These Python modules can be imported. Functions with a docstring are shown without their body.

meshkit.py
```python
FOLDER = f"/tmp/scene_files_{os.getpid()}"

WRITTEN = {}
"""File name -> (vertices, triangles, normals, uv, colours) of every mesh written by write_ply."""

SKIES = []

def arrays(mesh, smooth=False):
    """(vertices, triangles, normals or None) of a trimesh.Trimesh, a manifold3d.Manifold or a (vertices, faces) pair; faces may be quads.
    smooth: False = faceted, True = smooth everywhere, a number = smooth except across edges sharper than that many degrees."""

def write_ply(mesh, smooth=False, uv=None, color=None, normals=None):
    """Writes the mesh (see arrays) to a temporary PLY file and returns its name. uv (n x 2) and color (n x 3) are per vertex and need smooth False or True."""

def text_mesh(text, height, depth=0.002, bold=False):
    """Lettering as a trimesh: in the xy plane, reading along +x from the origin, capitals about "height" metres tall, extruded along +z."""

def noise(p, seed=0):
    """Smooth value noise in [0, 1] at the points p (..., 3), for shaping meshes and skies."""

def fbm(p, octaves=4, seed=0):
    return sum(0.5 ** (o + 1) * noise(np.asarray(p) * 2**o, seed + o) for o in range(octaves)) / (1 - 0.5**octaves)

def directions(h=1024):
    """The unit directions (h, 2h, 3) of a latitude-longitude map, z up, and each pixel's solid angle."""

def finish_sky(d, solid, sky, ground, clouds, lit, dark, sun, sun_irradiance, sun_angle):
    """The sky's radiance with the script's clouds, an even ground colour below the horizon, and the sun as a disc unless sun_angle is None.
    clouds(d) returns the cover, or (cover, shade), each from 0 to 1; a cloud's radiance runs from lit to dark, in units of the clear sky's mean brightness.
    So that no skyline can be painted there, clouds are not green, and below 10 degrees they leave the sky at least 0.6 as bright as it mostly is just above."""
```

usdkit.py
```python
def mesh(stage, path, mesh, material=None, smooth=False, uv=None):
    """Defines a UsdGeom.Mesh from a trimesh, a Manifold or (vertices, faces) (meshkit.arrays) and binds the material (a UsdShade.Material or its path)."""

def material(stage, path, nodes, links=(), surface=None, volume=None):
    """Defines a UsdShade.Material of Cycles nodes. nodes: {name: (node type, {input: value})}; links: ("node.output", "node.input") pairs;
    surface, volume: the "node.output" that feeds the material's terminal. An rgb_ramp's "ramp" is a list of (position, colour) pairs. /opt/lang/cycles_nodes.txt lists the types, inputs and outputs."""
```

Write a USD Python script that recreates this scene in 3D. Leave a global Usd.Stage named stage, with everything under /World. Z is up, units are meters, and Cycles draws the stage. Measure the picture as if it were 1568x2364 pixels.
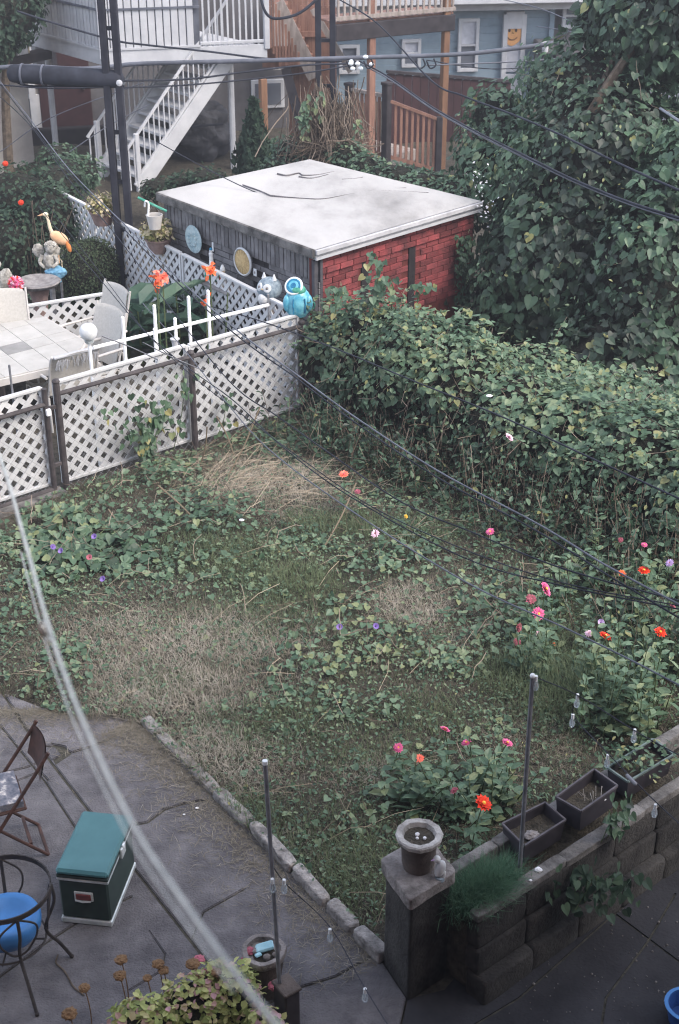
import math, random, numpy as np, trimesh, usdkit, meshkit
from pxr import Usd, UsdGeom, UsdLux, UsdShade, Gf, Sdf, Vt
from shapely.geometry import Polygon, LineString, Point, box as sbox
from shapely.ops import unary_union
from shapely import affinity

stage = Usd.Stage.CreateInMemory()
UsdGeom.SetStageUpAxis(stage, 'Z'); UsdGeom.SetStageMetersPerUnit(stage, 1.0)
UsdGeom.Xform.Define(stage, '/World'); UsdGeom.Scope.Define(stage, '/World/Looks')
rng = np.random.default_rng(7); random.seed(7)
PI = math.pi

EXPOSURE, SKY_STRENGTH, SKY_GREY, SUN_INT = 1.72, 0.13, 0.36, 0.22
HAZE = 0.0015
# ---------------------------------------------------------------- camera, sky, sun, exposure
EYE_H, TILT, F, CX, CY = 6.4, math.radians(28.0), 3267.0, 784.0, 1181.5
cam = UsdGeom.Camera.Define(stage, '/World/camera')
cam.CreateHorizontalApertureAttr(24.0); cam.CreateFocalLengthAttr(50.0)
cam.CreateFStopAttr(3.6); cam.CreateFocusDistanceAttr(11.5)
cam.CreateExposureAttr(EXPOSURE)
cam.AddTranslateOp().Set(Gf.Vec3d(0, 0, EYE_H)); cam.AddRotateXOp().Set(62.0)

SUN_DIR = np.array([0.62, -0.30, 0.80]); SUN_DIR /= np.linalg.norm(SUN_DIR)
SUN_EL, SUN_ROT = math.asin(SUN_DIR[2]), math.atan2(SUN_DIR[0], SUN_DIR[1])
sky = UsdLux.DomeLight.Define(stage, '/World/sky')
skm = usdkit.material(stage, '/World/Looks/sky_look', {
    'tex': ('sky_texture', {'sky_type': 'single_scattering', 'sun_disc': False, 'sun_elevation': SUN_EL, 'sun_rotation': SUN_ROT, 'aerosol_density': 3.0}),
    'grey': ('mix_color', {'fac': SKY_GREY, 'b': (5.0, 5.0, 5.3)}),
    'bg': ('background_shader', {'strength': SKY_STRENGTH})}, [('tex.color', 'grey.a'), ('grey.result', 'bg.color')], surface='bg.background')
UsdShade.MaterialBindingAPI.Apply(sky.GetPrim()).Bind(skm)
sky.GetPrim().SetCustomDataByKey('kind', 'structure')
sun = UsdLux.DistantLight.Define(stage, '/World/sun')
sun.CreateNormalizeAttr(True); sun.CreateIntensityAttr(SUN_INT); sun.CreateAngleAttr(25.0); sun.CreateColorAttr(Gf.Vec3f(1.0, 0.94, 0.86))
sun.AddRotateZOp().Set(math.degrees(math.atan2(SUN_DIR[1], SUN_DIR[0]))); sun.AddRotateYOp().Set(math.degrees(math.acos(SUN_DIR[2])))

# ---------------------------------------------------------------- picture measurements -> places in the yard (metres)
_f = np.array([0, math.cos(TILT), -math.sin(TILT)]); _u = np.array([0, math.sin(TILT), math.cos(TILT)]); _r = np.array([1., 0, 0])
EYE = np.array([0, 0, EYE_H])
def ray(x, y): return _f + _r * (x - CX) / F - _u * (y - CY) / F
def G(x, y, z=0.0):
    d = ray(x, y); return EYE + d * (z - EYE_H) / d[2]
def atY(x, y, Yv):
    d = ray(x, y); return EYE + d * Yv / d[1]
def online(x, y, p0, D):
    d = ray(x, y); n = np.array([-D[1], D[0], 0]); t = (np.array([p0[0], p0[1], 0]) - EYE) @ n / (d @ n); return EYE + d * t
def pix(P):
    Q = np.asarray(P, float) - EYE; w = Q @ _f
    return np.stack([CX + F * (Q @ _r) / w, CY - F * (Q @ _u) / w], -1)
def dirv(deg): return np.array([math.cos(math.radians(deg)), math.sin(math.radians(deg)), 0.])
def V3(a, z=None): return np.array([a[0], a[1], a[2] if z is None else z], float)
def unit(v): v = np.asarray(v, float); return v / (np.linalg.norm(v, axis=-1, keepdims=True) + 1e-12)
A, B, UP = dirv(40), dirv(126), np.array([0, 0, 1.])

# ---------------------------------------------------------------- materials
def mat(name, c1, c2=None, scale=6, rough=.8, bump=0.0, bscale=60, metallic=0.0, spec=.3, lo=.35, hi=.65, rand=0.0, stretch=None, c3=None, detail=6):
    c2 = c2 or c1
    n = {'g': ('geometry', {}), 'no': ('noise_texture', {'scale': scale, 'detail': detail, 'roughness': .62}),
         'r': ('rgb_ramp', {'ramp': [(lo, c1), (hi, c2)] + ([(min(1, hi + .12), c3)] if c3 else [])}),
         'p': ('principled_bsdf', {'roughness': rough, 'metallic': metallic, 'specular_ior_level': spec})}
    L = []
    src = 'g.position'
    if stretch:
        n['mp'] = ('mapping', {'scale': stretch}); L.append(('g.position', 'mp.vector')); src = 'mp.vector'
    L += [(src, 'no.vector'), ('no.fac', 'r.fac')]
    if rand:
        n['oi'] = ('object_info', {}); n['ma'] = ('math', {'math_type': 'multiply_add', 'value2': rand, 'value3': 1 - rand * .55})
        n['mx'] = ('mix_color', {'blend_type': 'multiply', 'fac': 1.0, 'use_clamp': False})
        L += [('oi.random', 'ma.value1'), ('r.color', 'mx.a'), ('ma.value', 'mx.b'), ('mx.result', 'p.base_color')]
    else:
        L.append(('r.color', 'p.base_color'))
    if bump:
        n['nb'] = ('noise_texture', {'scale': bscale, 'detail': 4}); n['b'] = ('bump', {'strength': 1.0, 'distance': bump})
        L += [(src, 'nb.vector'), ('nb.fac', 'b.height'), ('b.normal', 'p.normal')]
    return usdkit.material(stage, '/World/Looks/' + name, n, L, surface='p.BSDF')

def tinted(name, stops, rough=.6, trans=.25, spec=.25):
    """colour by the mesh's per-piece 'tint' value; thin leaves let some light through"""
    n = {'a': ('attribute', {'attribute': 'tint'}), 'r': ('rgb_ramp', {'ramp': stops}), 'p': ('principled_bsdf', {'roughness': rough, 'specular_ior_level': spec})}
    L = [('a.fac', 'r.fac'), ('r.color', 'p.base_color')]
    if trans:
        n['t'] = ('translucent_bsdf', {}); n['m'] = ('mix_closure', {'fac': trans})
        L += [('r.color', 't.color'), ('p.BSDF', 'm.closure1'), ('t.BSDF', 'm.closure2')]
    return usdkit.material(stage, '/World/Looks/' + name, n, L, surface='m.closure' if trans else 'p.BSDF')

VINE = [(0, (.024, .038, .026)), (.35, (.044, .084, .050)), (.7, (.088, .152, .090)), (.88, (.155, .22, .135)), (.95, (.21, .23, .10)), (1, (.28, .26, .11))]
M = {
 'vine': tinted('vine_leaf', VINE, rough=.48, spec=.45),
 'dark_leaf': tinted('dark_leaf', [(0, (.016, .030, .020)), (.5, (.034, .062, .040)), (1, (.075, .12, .07))]),
 'canna': tinted('canna_leaf', [(0, (.028, .06, .045)), (.6, (.055, .11, .078)), (1, (.11, .17, .10))], rough=.45, spec=.4),
 'grass': tinted('green_grass_look', [(0, (.05, .068, .038)), (.5, (.09, .12, .065)), (1, (.155, .185, .10))], trans=.2),
 'dry': tinted('dry_grass_look', [(0, (.10, .086, .064)), (.35, (.19, .168, .13)), (.7, (.29, .262, .21)), (1, (.42, .385, .32))], trans=.1, rough=.8),
 'tuft': tinted('tuft_look', [(0, (.03, .07, .042)), (.6, (.055, .125, .075)), (1, (.11, .19, .11))], trans=.2),
 'straw': tinted('straw_look', [(0, (.17, .135, .095)), (1, (.38, .32, .24))], trans=0, rough=.8),
 'sedum': tinted('sedum_look', [(0, (.12, .16, .06)), (.45, (.30, .35, .12)), (.75, (.50, .50, .22)), (.9, (.42, .24, .24)), (1, (.5, .30, .33))]),
 'basketleaf': tinted('variegated_leaf', [(0, (.10, .12, .04)), (.35, (.26, .25, .09)), (.65, (.52, .45, .28)), (1, (.66, .55, .42))]),
 'bud': tinted('boxwood_leaf', [(0, (.024, .038, .022)), (.5, (.05, .074, .038)), (1, (.10, .125, .06))]),
 'stem': mat('green_stem', (.04, .07, .03), (.09, .11, .05), 8),
 'twig': mat('brown_twig', (.05, .038, .028), (.13, .10, .075), 14, .9),
 'deadvine': tinted('dead_vine', [(0, (.06, .045, .035)), (.6, (.15, .115, .088)), (1, (.28, .225, .18))], trans=0, rough=.9),
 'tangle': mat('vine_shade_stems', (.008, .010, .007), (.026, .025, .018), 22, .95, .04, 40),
 'soil': mat('soil', (.028, .025, .020), (.088, .076, .058), 14, .95, .03, 60, lo=.3, hi=.7),
 'joint': mat('joint_sand', (.035, .033, .026), (.075, .07, .055), 20, .95, .01, 80),
 'flag': mat('flagstone', (.074, .070, .076), (.146, .138, .145), 5, .9, .014, 70, rand=.4, c3=(.195, .186, .19), lo=.34, hi=.64, detail=14),
 'kerb': mat('kerb_stone', (.10, .094, .09), (.32, .30, .285), 9, .9, .02, 40, rand=.35),
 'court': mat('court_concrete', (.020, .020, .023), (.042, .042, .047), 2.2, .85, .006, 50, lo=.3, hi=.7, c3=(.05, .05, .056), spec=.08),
 'block': mat('mossy_concrete_block', (.015, .014, .014), (.046, .043, .040), 4, .95, .01, 50, rand=.25),
 'rim': mat('weathered_concrete', (.05, .047, .045), (.20, .19, .182), 6, .9, .008, 60, rand=.15),
 'redbrick': mat('painted_red_brick', (.080, .028, .030), (.26, .052, .054), 5, .85, .010, 60, rand=.8, lo=.3, hi=.7),
 'redmortar': mat('red_mortar', (.07, .018, .016), (.14, .03, .026), 9, .95),
 'greybrick': mat('grey_brick', (.10, .096, .10), (.20, .193, .20), 6, .9, .006, 60, rand=.4),
 'greymortar': mat('grey_mortar', (.045, .043, .05), (.08, .078, .088), 9, .95),
 'slot': mat('dark_gap', (.012, .011, .013), (.024, .02, .022), 6, .95),
 'roof': mat('roof_coating', (.20, .193, .188), (.36, .35, .34), .9, .85, .008, 9, lo=.33, hi=.52, c3=(.40, .39, .38), stretch=(1, .55, 1)),
 'fascia': mat('roof_edge', (.34, .34, .355), (.48, .48, .50), 5, .7, .004, 30),
 'crack': mat('roof_crack', (.09, .085, .09), (.17, .16, .165), 8, .95),
 'white': mat('white_vinyl', (.46, .465, .475), (.55, .555, .56), 3, .55, rand=.08),
 'whitepaint': mat('white_paint', (.36, .365, .385), (.45, .455, .47), 3, .5, rand=.06),
 'whitepipe': mat('white_pipe', (.74, .74, .74), (.84, .84, .83), 5, .45),
 'iron': mat('dark_iron', (.022, .02, .02), (.05, .042, .04), 9, .6, .001, 120, metallic=.3),
 'rust': mat('rusty_brown_steel', (.030, .018, .016), (.075, .036, .028), 12, .65, .001, 120),
 'post': mat('dark_fence_post', (.035, .03, .032), (.075, .065, .066), 9, .6),
 'wire': mat('galvanised_wire', (.20, .20, .21), (.32, .32, .34), 30, .5, metallic=.5),
 'rod': mat('grey_steel_rod', (.12, .125, .14), (.21, .215, .235), 12, .5, metallic=.4),
 'cable': mat('cable_black', (.018, .020, .027), (.036, .039, .052), 4, .75, spec=.12),
 'cablegrey': mat('cable_grey', (.06, .065, .082), (.11, .118, .145), 4, .5),
 'polemat': mat('pole_steel', (.016, .017, .025), (.032, .033, .043), 4, .75, spec=.12),
 'line': mat('clothesline', (.40, .44, .44), (.54, .58, .57), 30, .5, .002, 200),
 'teal': mat('teal_lid', (.036, .115, .128), (.052, .148, .16), 4, .38, .0008, 200, spec=.4),
 'darkgreen': mat('dark_green_steel', (.012, .022, .020), (.022, .036, .032), 6, .45),
 'silver': mat('silver_trim', (.42, .45, .45), (.60, .63, .62), 12, .35, metallic=.5),
 'redplate': mat('red_plate', (.12, .03, .03), (.18, .05, .045), 12, .5),
 'bluebowl': mat('blue_plastic', (.032, .14, .36), (.048, .18, .43), 3, .4),
 'bluetub': mat('dark_blue_plastic', (.02, .06, .20), (.03, .10, .32), 6, .4),
 'cushion': mat('worn_cushion', (.10, .11, .14), (.20, .20, .23), 14, .9, .004, 60, lo=.42, hi=.55, c3=(.66, .62, .58)),
 'pot': mat('concrete_pot', (.10, .09, .085), (.28, .255, .245), 9, .9, .01, 60),
 'potdark': mat('shaded_pot', (.06, .048, .042), (.11, .09, .08), 8, .9, .006, 60),
 'glassblue': mat('blue_glass', (.20, .42, .50), (.34, .56, .62), 12, .15, spec=.6),
 'plastic': mat('black_planter', (.016, .014, .017), (.032, .028, .034), 8, .55),
 'palerim': mat('pale_worn_concrete', (.17, .16, .152), (.42, .405, .385), 9, .9, .01, 60),
 'greenrim': mat('greenish_rim', (.07, .10, .095), (.15, .19, .18), 14, .6),
 'plasticrim': mat('planter_rim', (.045, .04, .046), (.085, .076, .084), 10, .5),
 'bulb': usdkit.material(stage, '/World/Looks/bulb_glass', {'t': ('transparent_bsdf', {'color': (.93, .95, .96)}), 'g': ('glossy_bsdf', {'roughness': .03, 'color': (.9, .95, 1)}), 'd': ('diffuse_bsdf', {'color': (.5, .55, .58)}), 'm': ('mix_closure', {'fac': .28}), 'm2': ('mix_closure', {'fac': .12})},
     [('t.BSDF', 'm.closure1'), ('g.BSDF', 'm.closure2'), ('m.closure', 'm2.closure1'), ('d.BSDF', 'm2.closure2')], surface='m2.closure'),
 'bulbcap': mat('bulb_socket', (.55, .58, .60), (.72, .75, .76), 20, .4),
 'tile': mat('pale_table_tile', (.33, .32, .30), (.395, .385, .365), 5, .45, rand=.08),
 'greytile': mat('grey_table_tile', (.17, .167, .162), (.23, .226, .22), 5, .45),
 'tableframe': mat('table_frame', (.42, .40, .38), (.50, .48, .46), 5, .5),
 'sling': mat('beige_sling', (.41, .39, .355), (.48, .46, .425), 40, .8, .001, 300),
 'tan': mat('tan_stucco', (.36, .30, .21), (.46, .39, .28), 2.5, .9, .004, 60),
 'beige': mat('beige_stucco', (.26, .245, .235), (.36, .34, .325), 1.2, .9, .004, 60),
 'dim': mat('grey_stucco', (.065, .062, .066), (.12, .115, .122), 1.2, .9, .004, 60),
 'maroon': mat('maroon_paint', (.026, .010, .012), (.042, .016, .018), 2.5, .7, rand=.15),
 'brown': mat('stained_wood', (.15, .075, .055), (.26, .14, .10), 3, .7, .002, 30, rand=.35, stretch=(4, 4, .7)),
 'orangewood': mat('orange_wood', (.13, .066, .038), (.20, .108, .062), 3, .7, .002, 30, rand=.2, stretch=(4, 4, .7)),
 'darkwood': mat('dark_wood', (.018, .015, .018), (.04, .034, .038), 5, .8, rand=.2),
 'greywood': mat('grey_wood', (.20, .17, .15), (.33, .285, .26), 4, .85, rand=.2, stretch=(4, 4, 1)),
 'siding': mat('blue_siding', (.15, .205, .25), (.20, .26, .305), 2, .7, rand=.08),
 'pane': usdkit.material(stage, '/World/Looks/window_pane', {'p': ('principled_bsdf', {'base_color': (.10, .11, .13), 'roughness': .08, 'specular_ior_level': .6})}, [], surface='p.BSDF'),
 'curtain': mat('pale_blind', (.34, .35, .39), (.5, .51, .55), 4, .8),
 'tarpwall': mat('blue_grey_wall', (.16, .165, .20), (.22, .225, .265), 2, .8),
 'tarp': mat('grey_tarp', (.016, .017, .021), (.042, .043, .052), 4, .7, .05, 7),
 'pumpkin': mat('pumpkin_paper', (.52, .25, .09), (.62, .32, .13), 6, .7),
 'ink': mat('dark_ink', (.03, .018, .014), (.05, .03, .02), 9, .8),
 'gold': mat('gold_plaque', (.40, .28, .13), (.56, .42, .22), 30, .5, .002, 90, metallic=.2),
 'verdigris': mat('verdigris_plaque', (.22, .33, .37), (.42, .50, .50), 20, .7, .003, 60),
 'ceramicwhite': mat('pale_ceramic', (.48, .50, .52), (.66, .67, .66), 14, .4, .002, 60),
 'ceramicgrey': mat('grey_blue_ceramic', (.10, .14, .18), (.28, .34, .38), 22, .45, .003, 90),
 'ceramicblue': mat('turquoise_ceramic', (.05, .28, .40), (.20, .50, .58), 12, .3, .002, 60, spec=.5),
 'ceramicdeep': mat('deep_blue_glaze', (.01, .09, .20), (.03, .22, .36), 14, .3),
 'ceramicgreen': mat('green_glaze', (.03, .20, .14), (.10, .32, .24), 14, .3),
 'stonegrey': mat('grey_cast_stone', (.13, .12, .12), (.26, .245, .24), 12, .9, .006, 70),
 'pinkstone': mat('pinkish_cast_stone', (.16, .105, .095), (.24, .17, .155), 8, .9, .006, 70),
 'statue': mat('statue_paint', (.16, .15, .13), (.46, .44, .40), 18, .8, .01, 40),
 'statueblue': mat('statue_blue', (.07, .20, .33), (.20, .40, .55), 18, .6),
 'crane': mat('peach_paint', (.62, .36, .20), (.72, .46, .28), 14, .6),
 'craneorange': mat('orange_paint', (.55, .17, .04), (.65, .24, .08), 14, .6),
 'cranecream': mat('cream_paint', (.62, .50, .34), (.76, .66, .50), 14, .6),
 'fl_orange': mat('orange_petal', (.70, .10, .025), (.85, .22, .08), 25, .6),
 'fl_pink': mat('pink_petal', (.55, .08, .22), (.72, .18, .36), 25, .6),
 'fl_pale': mat('pale_pink_petal', (.72, .48, .58), (.85, .64, .74), 25, .6),
 'fl_red': mat('red_petal', (.62, .03, .012), (.80, .06, .02), 25, .6),
 'fl_coral': mat('coral_petal', (.85, .16, .10), (.90, .26, .18), 25, .6),
 'fl_dull': mat('faded_rose_petal', (.28, .07, .10), (.42, .13, .17), 25, .7),
 'fl_lilac': mat('lilac_petal', (.42, .28, .55), (.58, .44, .68), 25, .6),
 'fl_violet': mat('violet_petal', (.14, .09, .30), (.24, .16, .42), 25, .6),
 'fl_yellow': mat('yellow_centre', (.60, .36, .04), (.75, .50, .08), 25, .6),
 'seedhead': mat('brown_seed_head', (.11, .062, .03), (.20, .118, .058), 40, .9, .004, 150),
 'litter': mat('white_litter', (.6, .6, .62), (.75, .75, .77), 12, .6),
 'santared': mat('red_paint', (.40, .03, .03), (.5, .06, .05), 12, .5),
 'housebrick': usdkit.material(stage, '/World/Looks/house_brick', {'g': ('geometry', {}), 'm': ('mapping', {'rotation': (PI / 2, 0, 0)}), 'b': ('brick_texture', {'color1': (.16, .07, .05), 'color2': (.22, .10, .07), 'mortar': (.20, .18, .16), 'scale': 1.0, 'mortar_size': .008, 'brick_width': .22, 'row_height': .075}), 'p': ('principled_bsdf', {'roughness': .9})},
     [('g.position', 'm.vector'), ('m.vector', 'b.vector'), ('b.color', 'p.base_color')], surface='p.BSDF'),
}

# ---------------------------------------------------------------- mesh helpers
_names = {}
def numbered(parent, name):
    k = (parent, name); i = _names.get(k, 0); _names[k] = i + 1
    return f'{parent}/{name}' + (f'_{i:03d}' if i else '')
_BASE = {}
def put(path, v, f, material, tint=None, smooth=None):
    f = np.asarray(f, int)
    if smooth:
        m = usdkit.mesh(stage, path, (v, f), M[material], smooth=smooth)
        return m.GetPrim()
    m = UsdGeom.Mesh.Define(stage, path)
    m.CreatePointsAttr(Vt.Vec3fArray.FromNumpy(np.ascontiguousarray(v, np.float32)))
    m.CreateFaceVertexCountsAttr(Vt.IntArray.FromNumpy(np.full(len(f), 3, np.int32)))
    m.CreateFaceVertexIndicesAttr(Vt.IntArray.FromNumpy(np.ascontiguousarray(f, np.int32).ravel()))
    m.CreateSubdivisionSchemeAttr('none')
    if tint is not None:
        UsdGeom.PrimvarsAPI(m).CreatePrimvar('tint', Sdf.ValueTypeNames.FloatArray, 'vertex').Set(Vt.FloatArray.FromNumpy(np.ascontiguousarray(tint, np.float32)))
    UsdShade.MaterialBindingAPI.Apply(m.GetPrim()).Bind(M[material])
    return m.GetPrim()
GROUPS = {'zinnia': 'zinnias blooming on the lawn', 'leafy_stems': 'leafy flower stems on the lawn', 'steel_rod': 'steel rods beside the patio and wall', 'string_lights': 'strings of clear bulbs', 'planter_box': 'dark planter boxes along the wall', 'cable': 'cables strung across the gardens', 'lattice_fence': 'white lattice fences of the neighbouring garden',
          'flower_basket': 'planted baskets on the long lattice', 'morning_glory': 'morning glory blooms in the ground vines', 'garden_cane': 'dry canes and sticks on the lawn', 'shrub': 'shrubs behind the fences', 'round_plaque': 'round plaques on the grey shed wall', 'utility_pole': 'twin-legged utility poles', 'clothesline': 'clothesline ropes at the left', 'vine_sprig': 'vine sprigs against the red wall', 'dead_leaf': 'dead leaves on the courtyard', 'litter_scrap': 'pale scraps lying about', 'wall_weed': 'weeds on the planter wall'}
def tag(p, label=None, cat=None, group=None, kind=None):
    for k, x in (('label', label), ('category', cat), ('group', group), ('kind', kind)):
        if x: p.SetCustomDataByKey(k, x)
    return p
def thing(name, label, cat, base=(0, 0, 0), group=None, kind=None):
    """an Xform at the thing's base; its parts are given in yard coordinates and stored relative to it"""
    path = numbered('/World', name); x = UsdGeom.Xform.Define(stage, path)
    x.AddTranslateOp().Set(Gf.Vec3d(*map(float, base))); _BASE[path] = np.asarray(base, float)
    tag(x.GetPrim(), label, cat, group or GROUPS.get(name), kind); return path

BOXF = None
def _boxtopo():
    s = np.array([[i, j, k] for i in (-1, 1) for j in (-1, 1) for k in (-1, 1)], float)
    V = np.vstack([s * [1, .8, .8], s * [.8, 1, .8], s * [.8, .8, 1]])
    F_ = trimesh.convex.convex_hull(V); 
    idx = [int(np.argmin(np.abs(V - q).sum(1))) for q in F_.vertices]
    return s, np.array(idx)[F_.faces]
S8, BEVF = _boxtopo()
PLAINF = np.array([[0, 1, 3], [0, 3, 2], [4, 6, 7], [4, 7, 5], [0, 4, 5], [0, 5, 1], [2, 3, 7], [2, 7, 6], [0, 2, 6], [0, 6, 4], [1, 5, 7], [1, 7, 3]])
class MB:
    def __init__(s): s.v, s.f, s.t, s.n = [], [], [], 0
    def add(s, v, f, t=.5):
        v = np.asarray(v, float); s.v.append(v); s.f.append(np.asarray(f, int) + s.n); s.n += len(v)
        s.t.append(np.broadcast_to(np.asarray(t, float), (len(v),))); return s
    def box(s, c, size, ax=None, bev=0.0):
        h = np.asarray(size, float) / 2; ax = np.eye(3) if ax is None else np.asarray(ax, float)
        if bev:
            b = min(bev, h.min() * .8)
            v = np.vstack([S8 * [h[0], h[1] - b, h[2] - b], S8 * [h[0] - b, h[1], h[2] - b], S8 * [h[0] - b, h[1] - b, h[2]]]); f = BEVF
        else: v, f = S8 * h, PLAINF
        return s.add(np.asarray(c, float) + v @ ax, f)
    def bar(s, p0, p1, w, d, side=None, bev=0.0):
        """box beam from p0 to p1: w across 'side', d across the third axis"""
        p0, p1 = np.asarray(p0, float), np.asarray(p1, float); L = np.linalg.norm(p1 - p0); t = (p1 - p0) / L
        sd = np.cross(t, UP) if side is None else np.asarray(side, float)
        if np.linalg.norm(sd) < 1e-6: sd = np.array([1., 0, 0])
        sd = unit(sd - t * (sd @ t)); n = np.cross(t, sd)
        return s.box((p0 + p1) / 2, (L, w, d), np.stack([t, sd, n]), bev)
    def tube(s, pts, r, sides=6, t=.5, cap=True):
        p = np.asarray(pts, float); tg = np.gradient(p, axis=0); tg = unit(tg); r = np.broadcast_to(r, (len(p),))
        ref = np.where(np.abs(tg[:, 2:]) < .9, UP, [1., 0, 0]); a = unit(np.cross(tg, ref)); b = np.cross(tg, a)
        for i in range(1, len(p)):   # keep the ring from flipping
            if a[i] @ a[i - 1] < 0: a[i] *= -1; b[i] *= -1
        an = np.arange(sides) * 2 * PI / sides
        v = p[:, None] + r[:, None, None] * (np.cos(an)[None, :, None] * a[:, None] + np.sin(an)[None, :, None] * b[:, None])
        i, j = np.meshgrid(np.arange(len(p) - 1), np.arange(sides), indexing='ij')
        q = np.stack([i * sides + j, i * sides + (j + 1) % sides, (i + 1) * sides + (j + 1) % sides, (i + 1) * sides + j], -1).reshape(-1, 4)
        f = np.vstack([q[:, [0, 2, 1]], q[:, [0, 3, 2]]]); v = v.reshape(-1, 3)
        if cap:
            k = len(v); v = np.vstack([v, p[:1], p[-1:]]); e = (len(p) - 1) * sides; jj = np.arange(sides)
            f = np.vstack([f, np.stack([np.full(sides, k), jj, (jj + 1) % sides], 1), np.stack([np.full(sides, k + 1), e + (jj + 1) % sides, e + jj], 1)])
        return s.add(v, f, t)
    def lathe(s, prof, c=(0, 0, 0), n=24, ax=None, wob=0.0, sq=None):
        pr = np.asarray(prof, float); an = np.arange(n) * 2 * PI / n
        rr = 1 + wob * np.sin(an * 3 + 1) + wob * np.sin(an * 7)
        v = np.stack([pr[:, None, 0] * (np.cos(an) * rr)[None], pr[:, None, 0] * (np.sin(an) * rr)[None], np.broadcast_to(pr[:, None, 1], (len(pr), n))], -1).reshape(-1, 3)
        if sq is not None: v = v * sq
        i, j = np.meshgrid(np.arange(len(pr) - 1), np.arange(n), indexing='ij')
        q = np.stack([i * n + j, i * n + (j + 1) % n, (i + 1) * n + (j + 1) % n, (i + 1) * n + j], -1).reshape(-1, 4)
        f = np.vstack([q[:, [0, 1, 2]], q[:, [0, 2, 3]]])
        if ax is not None: v = v @ np.asarray(ax, float)
        return s.add(v + np.asarray(c, float), f)
    def ball(s, c, r, sub=2, ax=None, noise=0.0, nscale=3, seed=0):
        m = trimesh.creation.icosphere(sub); v = np.array(m.vertices)
        if noise: v = v * (1 + noise * (meshkit.fbm(v * nscale + 11.3 + seed, 3, seed)[:, None] - .5) * 2)
        v = v * np.asarray(r, float)
        if ax is not None: v = v @ np.asarray(ax, float)
        return s.add(v + np.asarray(c, float), m.faces)
    def rough(s, c, size, ax=None, amp=.10, seed=0, n=3, round_=8):
        m = trimesh.creation.box((1, 1, 1))
        for _ in range(n): m = m.subdivide()
        v = np.array(m.vertices) * 2; v = v / np.maximum(1, (np.abs(v) ** round_).sum(1, keepdims=True) ** (1 / round_)); v = v * np.asarray(size, float) / 2
        k = np.asarray(size, float).min(); v = v + unit(v) * (k * amp * 2 * (meshkit.fbm(v * (1.1 / k) + seed * 5.3 + 20, 4, seed % 17)[:, None] - .5))
        return s.add(np.asarray(c, float) + v @ (np.eye(3) if ax is None else np.asarray(ax, float)), m.faces)
    def prism(s, poly, z0, z1):
        for g in getattr(poly, 'geoms', [poly]):
            if g.is_empty or g.area < 1e-6: continue
            m = trimesh.creation.extrude_polygon(g, z1 - z0, engine='earcut'); s.add(np.array(m.vertices) + [0, 0, z0], m.faces)
        return s
    def obj(s, parent, name, material, label=None, kind=None, smooth=None, tint=False):
        if not s.v: return None
        path = numbered(parent, name); root = '/'.join(parent.split('/')[:3])
        v = np.vstack(s.v) - _BASE.get(root, 0)
        p = put(path, v, np.vstack(s.f), material, np.concatenate(s.t) if tint else None, smooth)
        tag(p, label, None, None, kind); return path
    def top(s, name, label, cat, material, group=None, kind=None, smooth=None, tint=False):
        path = numbered('/World', name)
        p = put(path, np.vstack(s.v), np.vstack(s.f), material, np.concatenate(s.t) if tint else None, smooth)
        tag(p, label, cat, group or GROUPS.get(name), kind); return path
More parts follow.
